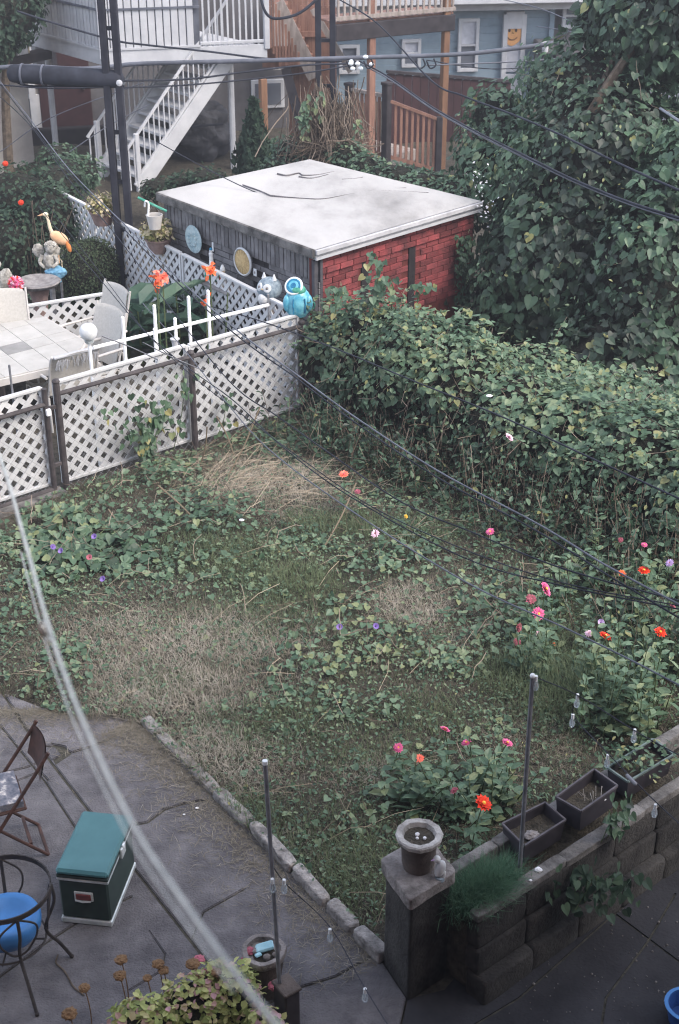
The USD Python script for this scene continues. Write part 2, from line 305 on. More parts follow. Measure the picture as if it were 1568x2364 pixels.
def catmull(pts, n=8):
    p = np.asarray(pts, float); q = np.vstack([2 * p[0] - p[1], p, 2 * p[-1] - p[-2]]); out = []
    for i in range(1, len(q) - 2):
        for t in np.linspace(0, 1, n, endpoint=False):
            out.append(.5 * ((2 * q[i]) + (q[i + 1] - q[i - 1]) * t + (2 * q[i - 1] - 5 * q[i] + 4 * q[i + 1] - q[i + 2]) * t * t + (3 * q[i] - q[i - 1] - 3 * q[i + 1] + q[i + 2]) * t ** 3))
    return np.array(out + [p[-1]])
def frame(u, n=None):
    """rows: u, normal, up for a wall running along u"""
    u = unit(u); return np.stack([u, np.cross(UP, u), UP])

# ---------------------------------------------------------------- leaves and blades
HX = np.array([[0, .28, -.05], [0, 0, 0], [.20, -.13, .03], [.43, -.05, .07], [.50, .22, .08], [.36, .56, .04], [0, 1, -.10], [-.36, .56, .04], [-.50, .22, .08], [-.43, -.05, .07], [-.20, -.13, .03]])
HF = np.array([[0, i, i % 10 + 1] for i in range(1, 11)])
OX = np.array([[0, 0, 0], [.26, .3, .06], [.22, .66, .05], [0, 1, -.08], [-.22, .66, .05], [-.26, .3, .06], [0, .5, -.02]])
OF = np.array([[6, i, (i + 1) % 6] for i in range(6)])
DX = np.array([[0, 0, 0], [.30, .5, .06], [0, 1, -.06], [-.30, .5, .06]]); DF = np.array([[0, 1, 2], [0, 2, 3]])
LONGX = np.array([[0, 0, 0], [.10, .25, .02], [.13, .55, .03], [0, 1, -.12], [-.13, .55, .03], [-.10, .25, .02], [0, .5, -.01]])
def leafmesh(P, N, D, size, tint, X=HX, Fc=HF):
    P, N, D = np.atleast_2d(P), unit(np.atleast_2d(N)), np.atleast_2d(D)
    D = unit(D - N * (D * N).sum(1, keepdims=True)); R = np.cross(D, N); k = len(P)
    size = np.broadcast_to(size, (k,))[:, None, None]; tint = np.broadcast_to(tint, (k,))
    v = P[:, None] + size * (X[None, :, 0:1] * R[:, None] + X[None, :, 1:2] * D[:, None] + X[None, :, 2:3] * N[:, None])
    f = (Fc[None] + (np.arange(k) * len(X))[:, None, None]).reshape(-1, 3)
    return v.reshape(-1, 3), f, np.repeat(tint, len(X))
def blades(P, lean, L, w, tint):
    """grass blades: root points, unit-ish lean vectors (horizontal), lengths, widths"""
    k = len(P); L = np.broadcast_to(L, (k,))[:, None]; w = np.broadcast_to(w, (k,))[:, None]
    side = unit(np.cross(lean + 1e-6, UP)); up = np.sqrt(np.clip(1 - (lean ** 2).sum(1, keepdims=True), .02, 1))
    d1 = lean * .7 + UP * up; d2 = lean * 1.5 + UP * (up - .35)
    p1 = P + unit(d1) * L * .55; p2 = p1 + unit(d2) * L * .45
    v = np.stack([P - side * w / 2, P + side * w / 2, p1 - side * w * .4, p1 + side * w * .4, p2], 1)
    f = (np.array([[0, 1, 3], [0, 3, 2], [2, 3, 4]])[None] + (np.arange(k) * 5)[:, None, None]).reshape(-1, 3)
    return v.reshape(-1, 3), f, np.repeat(np.broadcast_to(tint, (k,)), 5)
def blob(px, py, Yv, rx, ry, depth):
    c = atY(px, py, Yv); s = np.linalg.norm(c - EYE) / F
    return c, np.array([rx * s, depth, ry * s / .92])
def shell(blobs, n, jit=.12, seed=0, zmin=.03, nfreq=2.2, amp=.22, keep=.8, hole=0.0):
    """points and outward normals over the union of ellipsoids, with lumps"""
    g = np.random.default_rng(seed); area = np.array([(r[0] * r[1] * r[2]) ** (2 / 3) for _, r in blobs]); cnt = np.maximum(30, (n * 1.6 * area / area.sum())).astype(int)
    Ps, Ns = [], []
    for i, ((c, r), k) in enumerate(zip(blobs, cnt)):
        d = unit(g.normal(size=(k, 3))); nn = unit(d / r)
        p = c + d * r * (1 + amp * (meshkit.fbm((c + d * r) * nfreq + 50, 3, seed) - .5)[:, None] * 2)
        p = p - nn * (g.random((k, 1)) ** 2) * jit * 2.2
        ok = p[:, 2] > zmin
        for j, (c2, r2) in enumerate(blobs):
            if j != i: ok &= (((p - c2) / (r2 * keep)) ** 2).sum(1) > 1
        Ps.append(p[ok]); Ns.append(nn[ok])
    P, N = np.vstack(Ps), np.vstack(Ns)
    if hole:
        ok = g.random(len(P)) > np.clip((hole - meshkit.fbm(P * 2.7 + 70, 3, seed + 3)) * 9, 0, .93); P, N = P[ok], N[ok]
    o = g.permutation(len(P))[:n]
    return P[o], N[o]
def orient(P, N, g, up=.35, rnd=.5, droop=1.0):
    k = len(P); N2 = unit(N + UP * up + g.normal(size=(k, 3)) * rnd)
    D = unit(-UP * droop + g.normal(size=(k, 3)) * .45 + N * .25); return N2, D
def leafy(parent, P, N, D, size, tint, material, X=HX, Fc=HF, pick=0, name='leaf', mass='foliage'):
    """the leaves that show largest become single parts, the rest one mass"""
    size = np.broadcast_to(size, (len(P),)); tint = np.broadcast_to(tint, (len(P),)); rest = np.ones(len(P), bool)
    if pick:
        view = EYE - P; dist = np.linalg.norm(view, axis=1); vn = view / dist[:, None]
        # in front: few leaves nearer the eye within a small cone
        q = pix(P); inside = (q[:, 0] > 5) & (q[:, 0] < 1563) & (q[:, 1] > 5) & (q[:, 1] < 2358)
        cell = np.floor(q / 14).astype(int); key = cell[:, 0] * 10000 + cell[:, 1]
        best = {}
        for i in np.argsort(dist):
            if inside[i] and key[i] not in best: best[key[i]] = i
        cand = np.array(list(best.values()), int)
        if len(cand):
            sc = size[cand] ** 2 * np.abs((unit(N[cand]) * vn[cand]).sum(1)) / dist[cand] ** 2
            ch = cand[np.argsort(-sc)[:pick]]; rest[ch] = False
            root = '/'.join(parent.split('/')[:3]); b = _BASE.get(root, 0)
            for i in ch:
                v, f, t = leafmesh(P[i] - b, N[i], D[i], size[i], tint[i], X, Fc); put(numbered(parent, name), v, f, material, t)
    m = MB(); m.add(*leafmesh(P[rest], N[rest], D[rest], size[rest], tint[rest], X, Fc)); m.obj(parent, mass, material, kind='stuff', tint=True)
def tints(P, g, base=.5, var=.18, freq=1.5, amp=.35, rare=.03):
    t = base + var * g.normal(size=len(P)) + amp * (meshkit.fbm(P * freq + 31, 3, 5) - .5) * 2
    t = np.clip(t, 0, .9); t[g.random(len(P)) < rare] = .97
    return t
# ================================================================ the large structure
def gz(x, y):
    """height of the soil"""
    p = np.stack([np.asarray(x, float), np.asarray(y, float), np.zeros_like(np.asarray(x, float))], -1)
    return .035 + .10 * (meshkit.fbm(p * .9 + 20, 3, 3) - .5) + .05 * (meshkit.fbm(p * 4 + 7, 2, 8) - .5)
K0, K1 = G(330, 1660)[:2], G(888, 2222)[:2]                       # lawn edging line
WALL0, WALL1 = np.array([.62, 6.38, 0.]), np.array([2.62, 8.06, 0.])     # back rim of the planter wall
WD = unit(WALL1 - WALL0); WN = np.cross(WD, UP)                    # WN points to the court
patio_poly = Polygon([G(-500, 1560)[:2], G(20, 1600)[:2], G(100, 1632)[:2], G(190, 1640)[:2], G(330, 1664)[:2], K1, (.40, 5.98), (.30, 5.55), (.2, 4.2), (.2, 1.0), (-4.6, 1.0)])
court_poly = Polygon([(.40, 5.98), (.62, 6.05), WALL0[:2] + WN[:2] * .2, WALL1[:2] + WN[:2] * .2, (4.4, 9.4), (6.0, 7), (6, .2), (.21, .2), (.21, 4.2), (.31, 5.55)])
hard = unary_union([patio_poly, court_poly]).buffer(.10)
import shapely
gx = np.concatenate([[-400, -120, -50, -25, -14, -10], np.arange(-8, 8.01, .16), [10, 14, 25, 50, 120, 400]])
gy = np.concatenate([[-300, -60, -15, -4], np.arange(0, 30.01, .16), [34, 42, 60, 120, 400]])
XX, YY = np.meshgrid(gx, gy, indexing='ij'); ZZ = gz(XX, YY)
ZZ[shapely.contains_xy(hard, XX.ravel(), YY.ravel()).reshape(XX.shape)] = -.03
far = (np.abs(XX) > 9) | (YY > 31) | (YY < -1); ZZ[far] = -.05
ni, nj = XX.shape; ii, jj = np.meshgrid(np.arange(ni - 1), np.arange(nj - 1), indexing='ij')
q = np.stack([ii * nj + jj, (ii + 1) * nj + jj, (ii + 1) * nj + jj + 1, ii * nj + jj + 1], -1).reshape(-1, 4)
MB().add(np.stack([XX, YY, ZZ], -1).reshape(-1, 3), np.vstack([q[:, [0, 1, 2]], q[:, [0, 2, 3]]])).top('ground', None, None, 'soil', kind='structure')

# ---- flagstone patio, cut along the joints seen in the picture
def gl(pts): return LineString([G(*p)[:2] for p in pts])
joints = [([(-20, 1560), (27, 1631), (58, 1679), (130, 1775), (205, 1870), (308, 2004), (400, 2118), (480, 2222), (600, 2390)], .020),
          ([(-60, 1600), (103, 1802), (174, 1911), (250, 2015)], .014),
          ([(92, 1722), (135, 1722), (164, 1737), (215, 1722), (284, 1689), (345, 1672)], .016),
          ([(302, 1905), (340, 1898), (380, 1868), (430, 1853), (480, 1846)], .020),
          ([(440, 2170), (470, 2105), (563, 2052)], .013),
          ([(-20, 1790), (61, 1771), (92, 1758)], .014), ([(20, 1810), (92, 1780), (110, 1800)], .012),
          ([(-60, 2290), (0, 2254), (100, 2180), (200, 2115), (303, 2070)], .014),
          ([(300, 2285), (373, 2241), (381, 2202), (345, 2150)], .008),
          ([(590, 2330), (693, 2279), (775, 2254), (850, 2212)], .014),
          ([(540, 2280), (500, 2240)], .012), ([(-300, 2500), (100, 2380), (420, 2420), (700, 2420)], .015)]
cuts = unary_union([gl(p).buffer(w * .46) for p, w in joints])
patio = thing('patio', None, None, kind='structure')
pieces = patio_poly.buffer(-.01).difference(cuts)
moss = Polygon([G(*p)[:2] for p in ((118, 1716), (150, 1722), (165, 1740), (128, 1764), (122, 1752), (140, 1741), (132, 1730))])
pieces = pieces.difference(moss)
for k, g in enumerate(sorted(getattr(pieces, 'geoms', [pieces]), key=lambda g: -g.area)):
    if g.area < .004: continue
    pl = g.simplify(.004)
    m = MB(); m.prism(pl, -.06, -.006)
    inner = pl.buffer(-.006)
    if not inner.is_empty: m.prism(inner, -.058, .002 * (k % 3))
    m.obj(patio, 'flagstone', 'flag')
MB().prism(patio_poly.buffer(-.02), -.02, -.012).obj(patio, 'joint_bed', 'joint')
# ---- court on the right
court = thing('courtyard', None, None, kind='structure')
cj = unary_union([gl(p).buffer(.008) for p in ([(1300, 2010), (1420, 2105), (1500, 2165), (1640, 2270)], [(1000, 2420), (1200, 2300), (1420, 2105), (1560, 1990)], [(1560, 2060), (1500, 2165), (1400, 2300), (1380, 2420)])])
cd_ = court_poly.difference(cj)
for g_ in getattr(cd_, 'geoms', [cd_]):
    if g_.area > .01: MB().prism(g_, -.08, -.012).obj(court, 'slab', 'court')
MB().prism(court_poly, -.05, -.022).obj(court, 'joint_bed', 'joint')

# ---- the house the picture is taken from, behind and beside the view: it shades the court
hs = thing('brick_house', 'red brick house whose rear wings flank the patio and the dark courtyard', 'house', (2.4, 0, 0))
MB().box((1.5, -4.4, 5.2), (15, 8, 10.4)).obj(hs, 'wall', 'housebrick')
MB().box((4.2, 2.4, 3.9), (3.4, 5.5, 7.8)).obj(hs, 'wall', 'housebrick')
MB().box((1.5, -4.4, 10.46), (15.4, 8.4, .12)).obj(hs, 'roof', 'slot'); MB().box((4.2, 2.4, 7.86), (3.7, 5.7, .12)).obj(hs, 'roof', 'slot')
for z in (1.9, 4.9):
    fr = MB().box((2.485, 3.2, z), (.06, 1.0, 1.5)).obj(hs, 'window', 'white'); MB().box((2.45, 3.2, z), (.02, .84, 1.34)).obj(fr, 'pane', 'pane')

MB().box((-4.6, 2.2, 3.9), (4.2, 5.4, 7.8)).obj(hs, 'wall', 'housebrick'); MB().box((-4.6, 2.2, 7.86), (4.5, 5.7, .12)).obj(hs, 'roof', 'slot'); MB().box((1.5, -.25, 9.3), (15.4, .9, .16)).obj(hs, 'eave', 'slot')
# ---- lawn edging
ed = thing('stone_edging', 'row of rough pale stones edging the lawn along the patio', 'edging', (*K0, 0))
g = np.random.default_rng(11); Lk = np.linalg.norm(K1 - K0); dk = (K1 - K0) / Lk; t = 0.02; i = 0
while t < Lk - .05:
    L = g.uniform(.20, .52) if t < Lk - .6 else (.30 if t < Lk - .33 else Lk - t)
    L = min(L, Lk - t); w = g.uniform(.075, .11); h = g.uniform(.05, .075) + .05 * t / Lk
    c = K0 + dk * (t + L / 2); ang = g.normal() * .035; d3 = np.array([*dk, 0]); n3 = np.cross(UP, d3)
    m = trimesh.creation.box((1, 1, 1)).subdivide().subdivide().subdivide(); v = np.array(m.vertices) * 2
    v = v / np.maximum(1, (np.abs(v) ** 7).sum(1, keepdims=True) ** (1 / 7)) * np.array([L - g.uniform(.006, .035), w, h]) / 2
    v = v * (1 + .30 * (meshkit.fbm(v * [7, 14, 14] + i * 9.1, 3, i)[:, None] - .5)) + [0, 0, .012 * math.sin(i * 2.1)]
    v = np.array([*c, h / 2 - .02]) + v @ np.stack([d3 * math.cos(ang) + n3 * math.sin(ang), n3, UP])
    MB().add(v, m.faces).obj(ed, 'stone', 'kerb', smooth=40)
    t += L; i += 1

# ---- brick shed with the pale roof
N0, R0, BK, L0 = [G(x, y, 1.70) for x, y in ((728, 583), (1112, 470), (715, 373), (363, 449))]
shed = thing('brick_shed', 'small brick shed with pale stained flat roof, red front and grey side', 'shed', V3(N0, 0))
# roof: slab with a slightly sagging surface, rounded rim
nu = 24
def quadp(u, v, z): 
    p = (N0 * (1 - u) * (1 - v) + R0 * u * (1 - v) + BK * u * v + L0 * (1 - u) * v); return np.array([p[0], p[1], z])
U_, V_ = np.meshgrid(np.linspace(0, 1, nu), np.linspace(0, 1, nu), indexing='ij')
P2 = (N0[None, None] * ((1 - U_) * (1 - V_))[..., None] + R0 * (U_ * (1 - V_))[..., None] + BK * (U_ * V_)[..., None] + L0 * ((1 - U_) * V_)[..., None])
edge = np.minimum(np.minimum(U_, 1 - U_), np.minimum(V_, 1 - V_))
P2[..., 2] = 1.735 + .03 * np.clip(edge * 10, 0, 1) + .05 * (meshkit.fbm(P2 * 1.1 + 3, 3, 2) - .5) * np.clip(edge * 6, 0, 1)
i_, j_ = np.meshgrid(np.arange(nu - 1), np.arange(nu - 1), indexing='ij')
q = np.stack([i_ * nu + j_, (i_ + 1) * nu + j_, (i_ + 1) * nu + j_ + 1, i_ * nu + j_ + 1], -1).reshape(-1, 4)
MB().add(P2.reshape(-1, 3), np.vstack([q[:, [0, 1, 2]], q[:, [0, 2, 3]]])).obj(shed, 'roof', 'roof', smooth=True)
cen = (N0 + R0 + BK + L0) / 4
def ins(p, k): d = V3(p, 0) - V3(cen, 0); return V3(p, 0) - unit(d) * k
MB().prism(Polygon([ins(p, .012)[:2] for p in (N0, R0, BK, L0)]), 1.615, 1.732).obj(shed, 'roof_slab', 'fascia')
dR, dL = unit(V3(R0 - N0, 0)), unit(V3(L0 - N0, 0)); nR = np.cross(dR, UP); nL = -np.cross(dL, UP)
LR, LL = np.linalg.norm((R0 - N0)[:2]), np.linalg.norm((L0 - N0)[:2])
MB().bar(V3(N0, 1.702) + nR * .014, V3(R0, 1.702) + nR * .014, .03, .055, nR, .006).obj(shed, 'drip_edge', 'fascia')
MB().bar(V3(N0, 1.630) + nR * .010, V3(R0, 1.630) + nR * .010, .02, .03, nR).obj(shed, 'drip_edge', 'whitepaint')
MB().bar(V3(N0, 1.685) + nL * .016, V3(L0, 1.685) + nL * .016, .03, .11, nL, .012).obj(shed, 'side_edge', 'rim')
core = [ins(p, .13)[:2] for p in (N0, R0, BK, L0)]
MB().prism(Polygon(core), -.05, 1.615).obj(shed, 'wall_core', 'slot')
# cracks and patched seams in the roof coating, thin raised tar
def rp(x, y): p = G(x, y, 1.755); return p
m = MB()
for pts, w in (([(640, 402), (662, 406), (690, 401), (700, 406), (735, 405), (772, 398)], .008), ([(690, 409), (720, 413), (758, 405)], .010), ([(560, 428), (600, 442), (625, 453)], .004), ([(625, 453), (690, 459), (745, 461), (800, 452), (870, 440), (938, 436)], .004), ([(790, 416), (820, 414), (838, 411)], .006), ([(880, 442), (990, 447)], .004)):
    c = catmull([rp(*p) for p in pts], 6)
    for k in range(len(c) - 1):
        a_, b_ = c[k], c[k + 1]; ww = w * (.5 + meshkit.noise(a_[None] * 9, 4)[0])
        m.bar(V3(a_, 1.765), V3(b_, 1.765), ww, .02)
m.obj(shed, 'roof_crack', 'crack', kind='stuff')
# front wall (red): band above recessed panels, dark upright slots between them
def bricks(o, d, n, L, z0, z1, bw, bh, proud, material, name, skip=None, g=None, upright=False, depth=.05):
    z = z0; r = 0
    while z < z1 - bh * .4:
        u = -(bw / 2 if r % 2 else 0)
        while u < L:
            ua, ub = max(u, 0), min(u + bw, L)
            if ub - ua > .025 and not (skip and skip((ua + ub) / 2, z + bh / 2)):
                pr = proud + g.uniform(-.003, .003); zz = z + bh / 2
                hh = min(bh, z1 - z) - .007
                MB().box(o + d * (ua + ub) / 2 + n * (pr - depth / 2) + UP * (z + hh / 2 + .0035), (ub - ua - .008, depth, hh), np.stack([d, n, UP]), .004).obj(shed, name, material)
            u += bw
        z += bh; r += 1
g = np.random.default_rng(3)
oR = V3(N0, 0) - nR * .06 + dR * .03; oL = V3(N0, 0) - nL * .06 + dL * .03
def onR(x, y): p = online(x, y, oR, dR); return (p - oR) @ dR, p[2]
def onL(x, y): p = online(x, y, oL, dL); return (p - oL) @ dL, p[2]
sR = [onR(846, 650)[0], onR(954, 630)[0]]; zb = onR(846, 603)[1]
MB().prism(Polygon([oR[:2] - nR[:2] * .07, oR[:2] + dR[:2] * (LR - .05) - nR[:2] * .07, oR[:2] + dR[:2] * (LR - .05) - nR[:2] * .035, oR[:2] - nR[:2] * .035]), 0, 1.610).obj(shed, 'red_wall', 'redmortar')
bricks(oR, dR, nR, LR - .08, zb, 1.610, .205, .071, .0, 'redbrick', 'brick', None, g)
bricks(oR, dR, nR, LR - .08, zb - .071 * 11, zb, .205, .071, -.022, 'redbrick', 'brick', lambda u, z: min(abs(u - s) for s in sR) < .085, g)
for s in sR:
    MB().box(oR + dR * s - nR * .03 + UP * (zb / 2 + .2), (.11, .02, zb - .42), np.stack([dR, nR, UP])).obj(shed, 'recess', 'slot')
MB().box(oR + dR * .012 + nR * .004 + UP * .80, (.055, .05, 1.60), np.stack([dR, nR, UP]), .006).obj(shed, 'corner_pier', 'greymortar')
# side wall (grey): soldier course on top, long courses below, dark slots
MB().prism(Polygon([oL[:2] - nL[:2] * .07, oL[:2] + dL[:2] * (LL - .05) - nL[:2] * .07, oL[:2] + dL[:2] * (LL - .05) - nL[:2] * .035, oL[:2] - nL[:2] * .035]), 0, 1.610).obj(shed, 'grey_wall', 'greymortar')
zs = 1.34
sL = [onL((450 + 755 / 2.24) / 1.306, 590)[0], onL((450 + 560 / 2.24) / 1.306, 570)[0], onL((450 + 385 / 2.24) / 1.306, 550)[0]]
u = .03
while u < LL - .1:
    w = g.uniform(.06, .085)
    MB().box(oL + dL * (u + w / 2) + nL * (g.uniform(-.004, .004) - .02) + UP * (zs + .135), (w - .008, .05, .262), np.stack([dL, nL, UP]), .004).obj(shed, 'upright_brick', 'greybrick'); u += w
bricks(oL, dL, nL, LL - .08, zs - .072 * 9, zs, .30, .072, -.014, 'greybrick', 'grey_brick', lambda u, z: min(abs(u - s) for s in sL) < .06, g)
for s in sL: MB().box(oL + dL * s - nL * .03 + UP * (zs - .45), (.07, .02, .9), np.stack([dL, nL, UP])).obj(shed, 'recess', 'slot')

# ---- lattice panels and chain-link
def lattice(parent, p0, p1, z0, z1, pitch=.108, w=.050, name='slat', material='white', capw=.03, caph=.05, bottom=True, nm=None):
    p0, p1 = V3(p0, 0), V3(p1, 0); L = np.linalg.norm(p1 - p0); d = (p1 - p0) / L; n = np.cross(d, UP); H = z1 - z0; s2 = math.sqrt(2)
    for sgn in (1, -1):
        k = 0; step = pitch * s2
        c0 = -H if sgn > 0 else 0
        x = c0 + step * .5
        while x < L + (0 if sgn > 0 else H):
            # line u = x + sgn * v (v from 0 to H)
            va, vb = 0.0, H
            ua, ub = x, x + sgn * H
            lo, hi = (ua, ub)
            def clip(v): return v
            if sgn > 0: va = max(0, -x); vb = min(H, L - x)
            else: va = max(0, x - L); vb = min(H, x)
            if vb - va > .05:
                a_ = p0 + d * (x + sgn * va) + UP * (z0 + va); b_ = p0 + d * (x + sgn * vb) + UP * (z0 + vb)
                MB().bar(a_ + n * .0045 * sgn, b_ + n * .0045 * sgn, .0075, w, n).obj(parent, name, material)
            x += step
    MB().bar(p0 + UP * z1, p1 + UP * z1, caph, capw, n, .004).obj(parent, 'cap_rail', material)
    if bottom: MB().bar(p0 + UP * z0, p1 + UP * z0, caph * .8, capw, n, .004).obj(parent, 'bottom_rail', material)
    for e in (p0, p1): MB().bar(e + UP * (z0 - .02), e + UP * (z1 + .0), .05, .035, n, .004).obj(parent, 'end_stile', material)
def chainmesh(parent, p0, p1, z0, z1, pitch=.062, r=.0016):
    p0, p1 = V3(p0, 0), V3(p1, 0); L = np.linalg.norm(p1 - p0); d = (p1 - p0) / L; n = np.cross(d, UP); H = z1 - z0; m = MB()
    for sgn in (1, -1):
        x = (-H if sgn > 0 else 0) + .03
        while x < L + (0 if sgn > 0 else H):
            if sgn > 0: va = max(0, -x); vb = min(H, L - x)
            else: va = max(0, x - L); vb = min(H, x)
            if vb - va > .03:
                a_ = p0 + d * (x + sgn * va) + UP * (z0 + va) + n * .002 * sgn; b_ = p0 + d * (x + sgn * vb) + UP * (z0 + vb) + n * .002 * sgn
                m.tube([a_, b_], r, 3, cap=False)
            x += pitch * 1.414
    m.obj(parent, 'wire_mesh', 'wire', kind='stuff')
FP0, FP1, FP2 = G(155, 1140), G(452, 1040), np.zeros(3)
FD = unit(FP1 - FP0); FN = np.cross(FD, UP); FP2 = FP0 + FD * 2.98   # FN points to our yard
cl = thing('chain_link_fence', 'dark posted chain-link fence in front of the white lattice', 'fence', FP0)
for p, h in ((FP0, 1.2), (FP1, 1.10), (FP2, 1.08)):
    MB().tube([V3(p, -.1), V3(p, h)], .034, 10).ball(V3(p, h), (.04, .04, .03), 1).obj(cl, 'post', 'post')
MB().tube([V3(FP0, 1.07), V3(FP1, 1.055), V3(FP2, 1.04)], .024, 8).obj(cl, 'top_rail', 'post')
chainmesh(cl, FP0, FP1, .04, 1.05); chainmesh(cl, FP1, FP2, .04, 1.05)
gt = thing('chain_link_gate', 'dark framed chain-link gate with lattice behind, left of the fence', 'gate', V3(FP0 - FD * .12))
g0, g1 = FP0 - FD * .13, FP0 - FD * 1.32
for p in (g0, g1): MB().tube([V3(p, .09), V3(p, 1.16)], .027, 10).obj(gt, 'gate_stile', 'post')
for z in (.10, 1.0): MB().tube([V3(g0, z), V3(g1, z)], .024, 8).obj(gt, 'gate_rail', 'post')
chainmesh(gt, g1, g0, .1, 1.0)
for z in (.35, .95): MB().box(V3(g0, z) + FD * .06, (.09, .03, .04), np.stack([FD, FN, UP]), .005).obj(gt, 'hinge', 'post')
MB().box(V3(g0, .93) + FN * .04, (.05, .03, .07), np.stack([FD, FN, UP]), .006).obj(gt, 'latch', 'litter')
MB().bar(V3(FP0 - FD * 1.6, .02) + FN * .03, V3(FP0 - FD * .05, .02) + FN * .03, .17, .15, FN, .01).top('gate_sill', 'long dark concrete sill beneath the chain-link gate', 'sill', 'rim')

lf = thing('lattice_fence', 'white lattice fence panel behind the chain-link, nearest the lawn', 'lattice fence', V3(FP0 - FN * .09))
lattice(lf, FP0 - FN * .09 + FD * .03, FP1 - FN * .09, .10, 1.15); lattice(lf, FP1 - FN * .09 + FD * .04, FP2 - FN * .08, .08, 1.14)
lattice(lf, g1 - FN * .06, g0 - FN * .06, .14, 1.15)
S0, S1 = G(690, 722, 1.15), G(75, 410, 1.15); S0 = V3(S0, 0); S1 = V3(S1, 0); SD = unit(S1 - S0)
sf = thing('lattice_fence', 'long white lattice fence running back beside the grey shed wall', 'lattice fence', S0)
lattice(sf, S0 + SD * .05, S0 + SD * 2.5, .10, 1.15); lattice(sf, S0 + SD * 2.56, S0 + SD * 4.9, .10, 1.15); lattice(sf, S0 + SD * 4.96, S1, .10, 1.15)
ia, ib = V3(G(15, 713, .82), 0), V3(G(243, 677, .82), 0)
il = thing('low_lattice', 'low white lattice screen behind the tiled table', 'lattice screen', ia)
lattice(il, ia - unit(ib - ia) * .5, ib, .28, .82, pitch=.105, w=.048)

# ---- planter wall with its pier
pw = thing('planter_wall', 'long mossy concrete planter wall dividing lawn and dark courtyard', 'wall', WALL0)
Wlen = 3.1; ZT = .62; TH = .40                         # total depth of the trough
axw = np.stack([WD, WN, UP]); g = np.random.default_rng(21)
t = -.15; i = 0
while t < Wlen:                                         # rear rim pieces
    L = min(g.uniform(.28, .62), Wlen - t)
    MB().rough(WALL0 + WD * (t + L / 2) + UP * (ZT + g.uniform(-.008, .008) - .06) + WN * .03, (L + .002, .075 + g.uniform(-.008, .008), .13), axw, .13, int(t * 37 + 5) % 83, 4, 12).obj(pw, 'rear_coping', 'rim', smooth=60); t += L
for (name, off, wid, za, zc, mt) in (('front_block', TH - .04, .10, .36, .555, 'block'), ('front_block', TH - .025, .11, .17, .355, 'block'), ('footing_block', TH + .01, .16, -.03, .165, 'block')):
    t = -.12
    while t < Wlen:
        L = g.uniform(.38, .42); a_, b_ = t, min(t + L, Wlen)
        MB().rough(WALL0 + WD * (a_ + b_) / 2 + WN * (off + g.uniform(-.008, .004)) + UP * ((za + zc) / 2 + g.uniform(-.003, .003)), (b_ - a_ + .004, wid, zc - za + .004), axw, .09, int(t * 50 + za * 100) % 97, 3, 14).obj(pw, name, mt, smooth=60)
        t += L
t = -.12
while t < Wlen:
    L = min(g.uniform(.5, .8), Wlen - t)
    MB().rough(WALL0 + WD * (t + L / 2) + WN * (TH - .035) + UP * (.58 + g.uniform(-.008, .006)), (L + .002, .085 + g.uniform(-.01, .01), .055), axw, .16, int(t * 31) % 89, 4, 12).obj(pw, 'front_coping', 'rim', smooth=60); t += L
MB().box(WALL0 + WD * (Wlen / 2 - .06) + WN * .02 + UP * .26, (Wlen + .1, .10, .5), axw).obj(pw, 'rear_wall', 'block')
MB().box(WALL0 + WD * (Wlen / 2 - .06) + WN * .19 + UP * .24, (Wlen + .1, .28, .48), axw).obj(pw, 'trough_soil', 'soil')
PN, PL = G(940, 2312), G(890, 2236)
PC = PN + unit(PL - PN) * .165 + WD * .165
axp = np.stack([WD, unit(PN - PL), UP])
MB().rough(V3(PC, .35), (.31, .32, .76), axp, .03, 3, 4, 24).obj(pw, 'pier', 'block', smooth=60)
MB().rough(V3(PC, .765), (.36, .37, .09), axp, .09, 8, 4, 20).obj(pw, 'pier_cap', 'pot', smooth=60)
# ================================================================ houses, decks and stairs behind
# white deck with solid panels
DC, DLf, DRt = G(240, 150, 2.0), G(62, 100, 2.0), G(617, 133, 2.0)
dk1, dk2 = unit(V3(DRt - DC, 0)), unit(V3(DLf - DC, 0)); n1, n2 = np.cross(dk1, UP), -np.cross(dk2, UP)
L1, L2 = np.linalg.norm((DRt - DC)[:2]), np.linalg.norm((DLf - DC)[:2])
dkT = thing('white_deck', 'raised white deck with boarded sides on slim posts', 'deck', V3(DC, 0))
MB().prism(Polygon([DC[:2], DRt[:2], (DRt + dk2 * L2)[:2], DLf[:2]]).buffer(-.05), 2.08, 2.2).obj(dkT, 'floor', 'whitepaint')
for o, d, n, L in ((DC, dk1, n1, L1), (DC, dk2, n2, L2)):
    MB().bar(V3(o, 2.115), V3(o, 2.115) + d * L, .04, .23, n, .006).obj(dkT, 'rim_board', 'whitepaint')
uS = (online(463, 110, DC, dk1) - DC) @ dk1
for o, d, n, L, w in ((DC, dk1, n1, uS, .125), (DC, dk2, n2, L2, .105)):
    k = int(L / w)
    for i in range(k):
        MB().box(V3(o, 2.95) + d * (w * (i + .5)) + n * (.004 * (i % 2)), (w - .016, .03, 1.42), np.stack([d, n, UP]), .006).obj(dkT, 'board', 'whitepaint')
    MB().box(V3(o, 2.95) + d * L / 2 - n * .03, (L, .02, 1.4), np.stack([d, n, UP])).obj(dkT, 'backing', 'cablegrey')
    for z in (2.245, 2.86, 3.5): MB().bar(V3(o, z) + n * .02, V3(o, z) + d * L + n * .02, .03, .035, n).obj(dkT, 'rail', 'cablegrey' if z == 2.86 else 'whitepaint')
MB().box(V3(DC, 2.9) + n1 * .01 + n2 * .01, (.10, .10, 1.6), np.stack([dk1, n1, UP]), .01).obj(dkT, 'corner_post', 'whitepaint')
nb = int((L1 - uS) / .105)
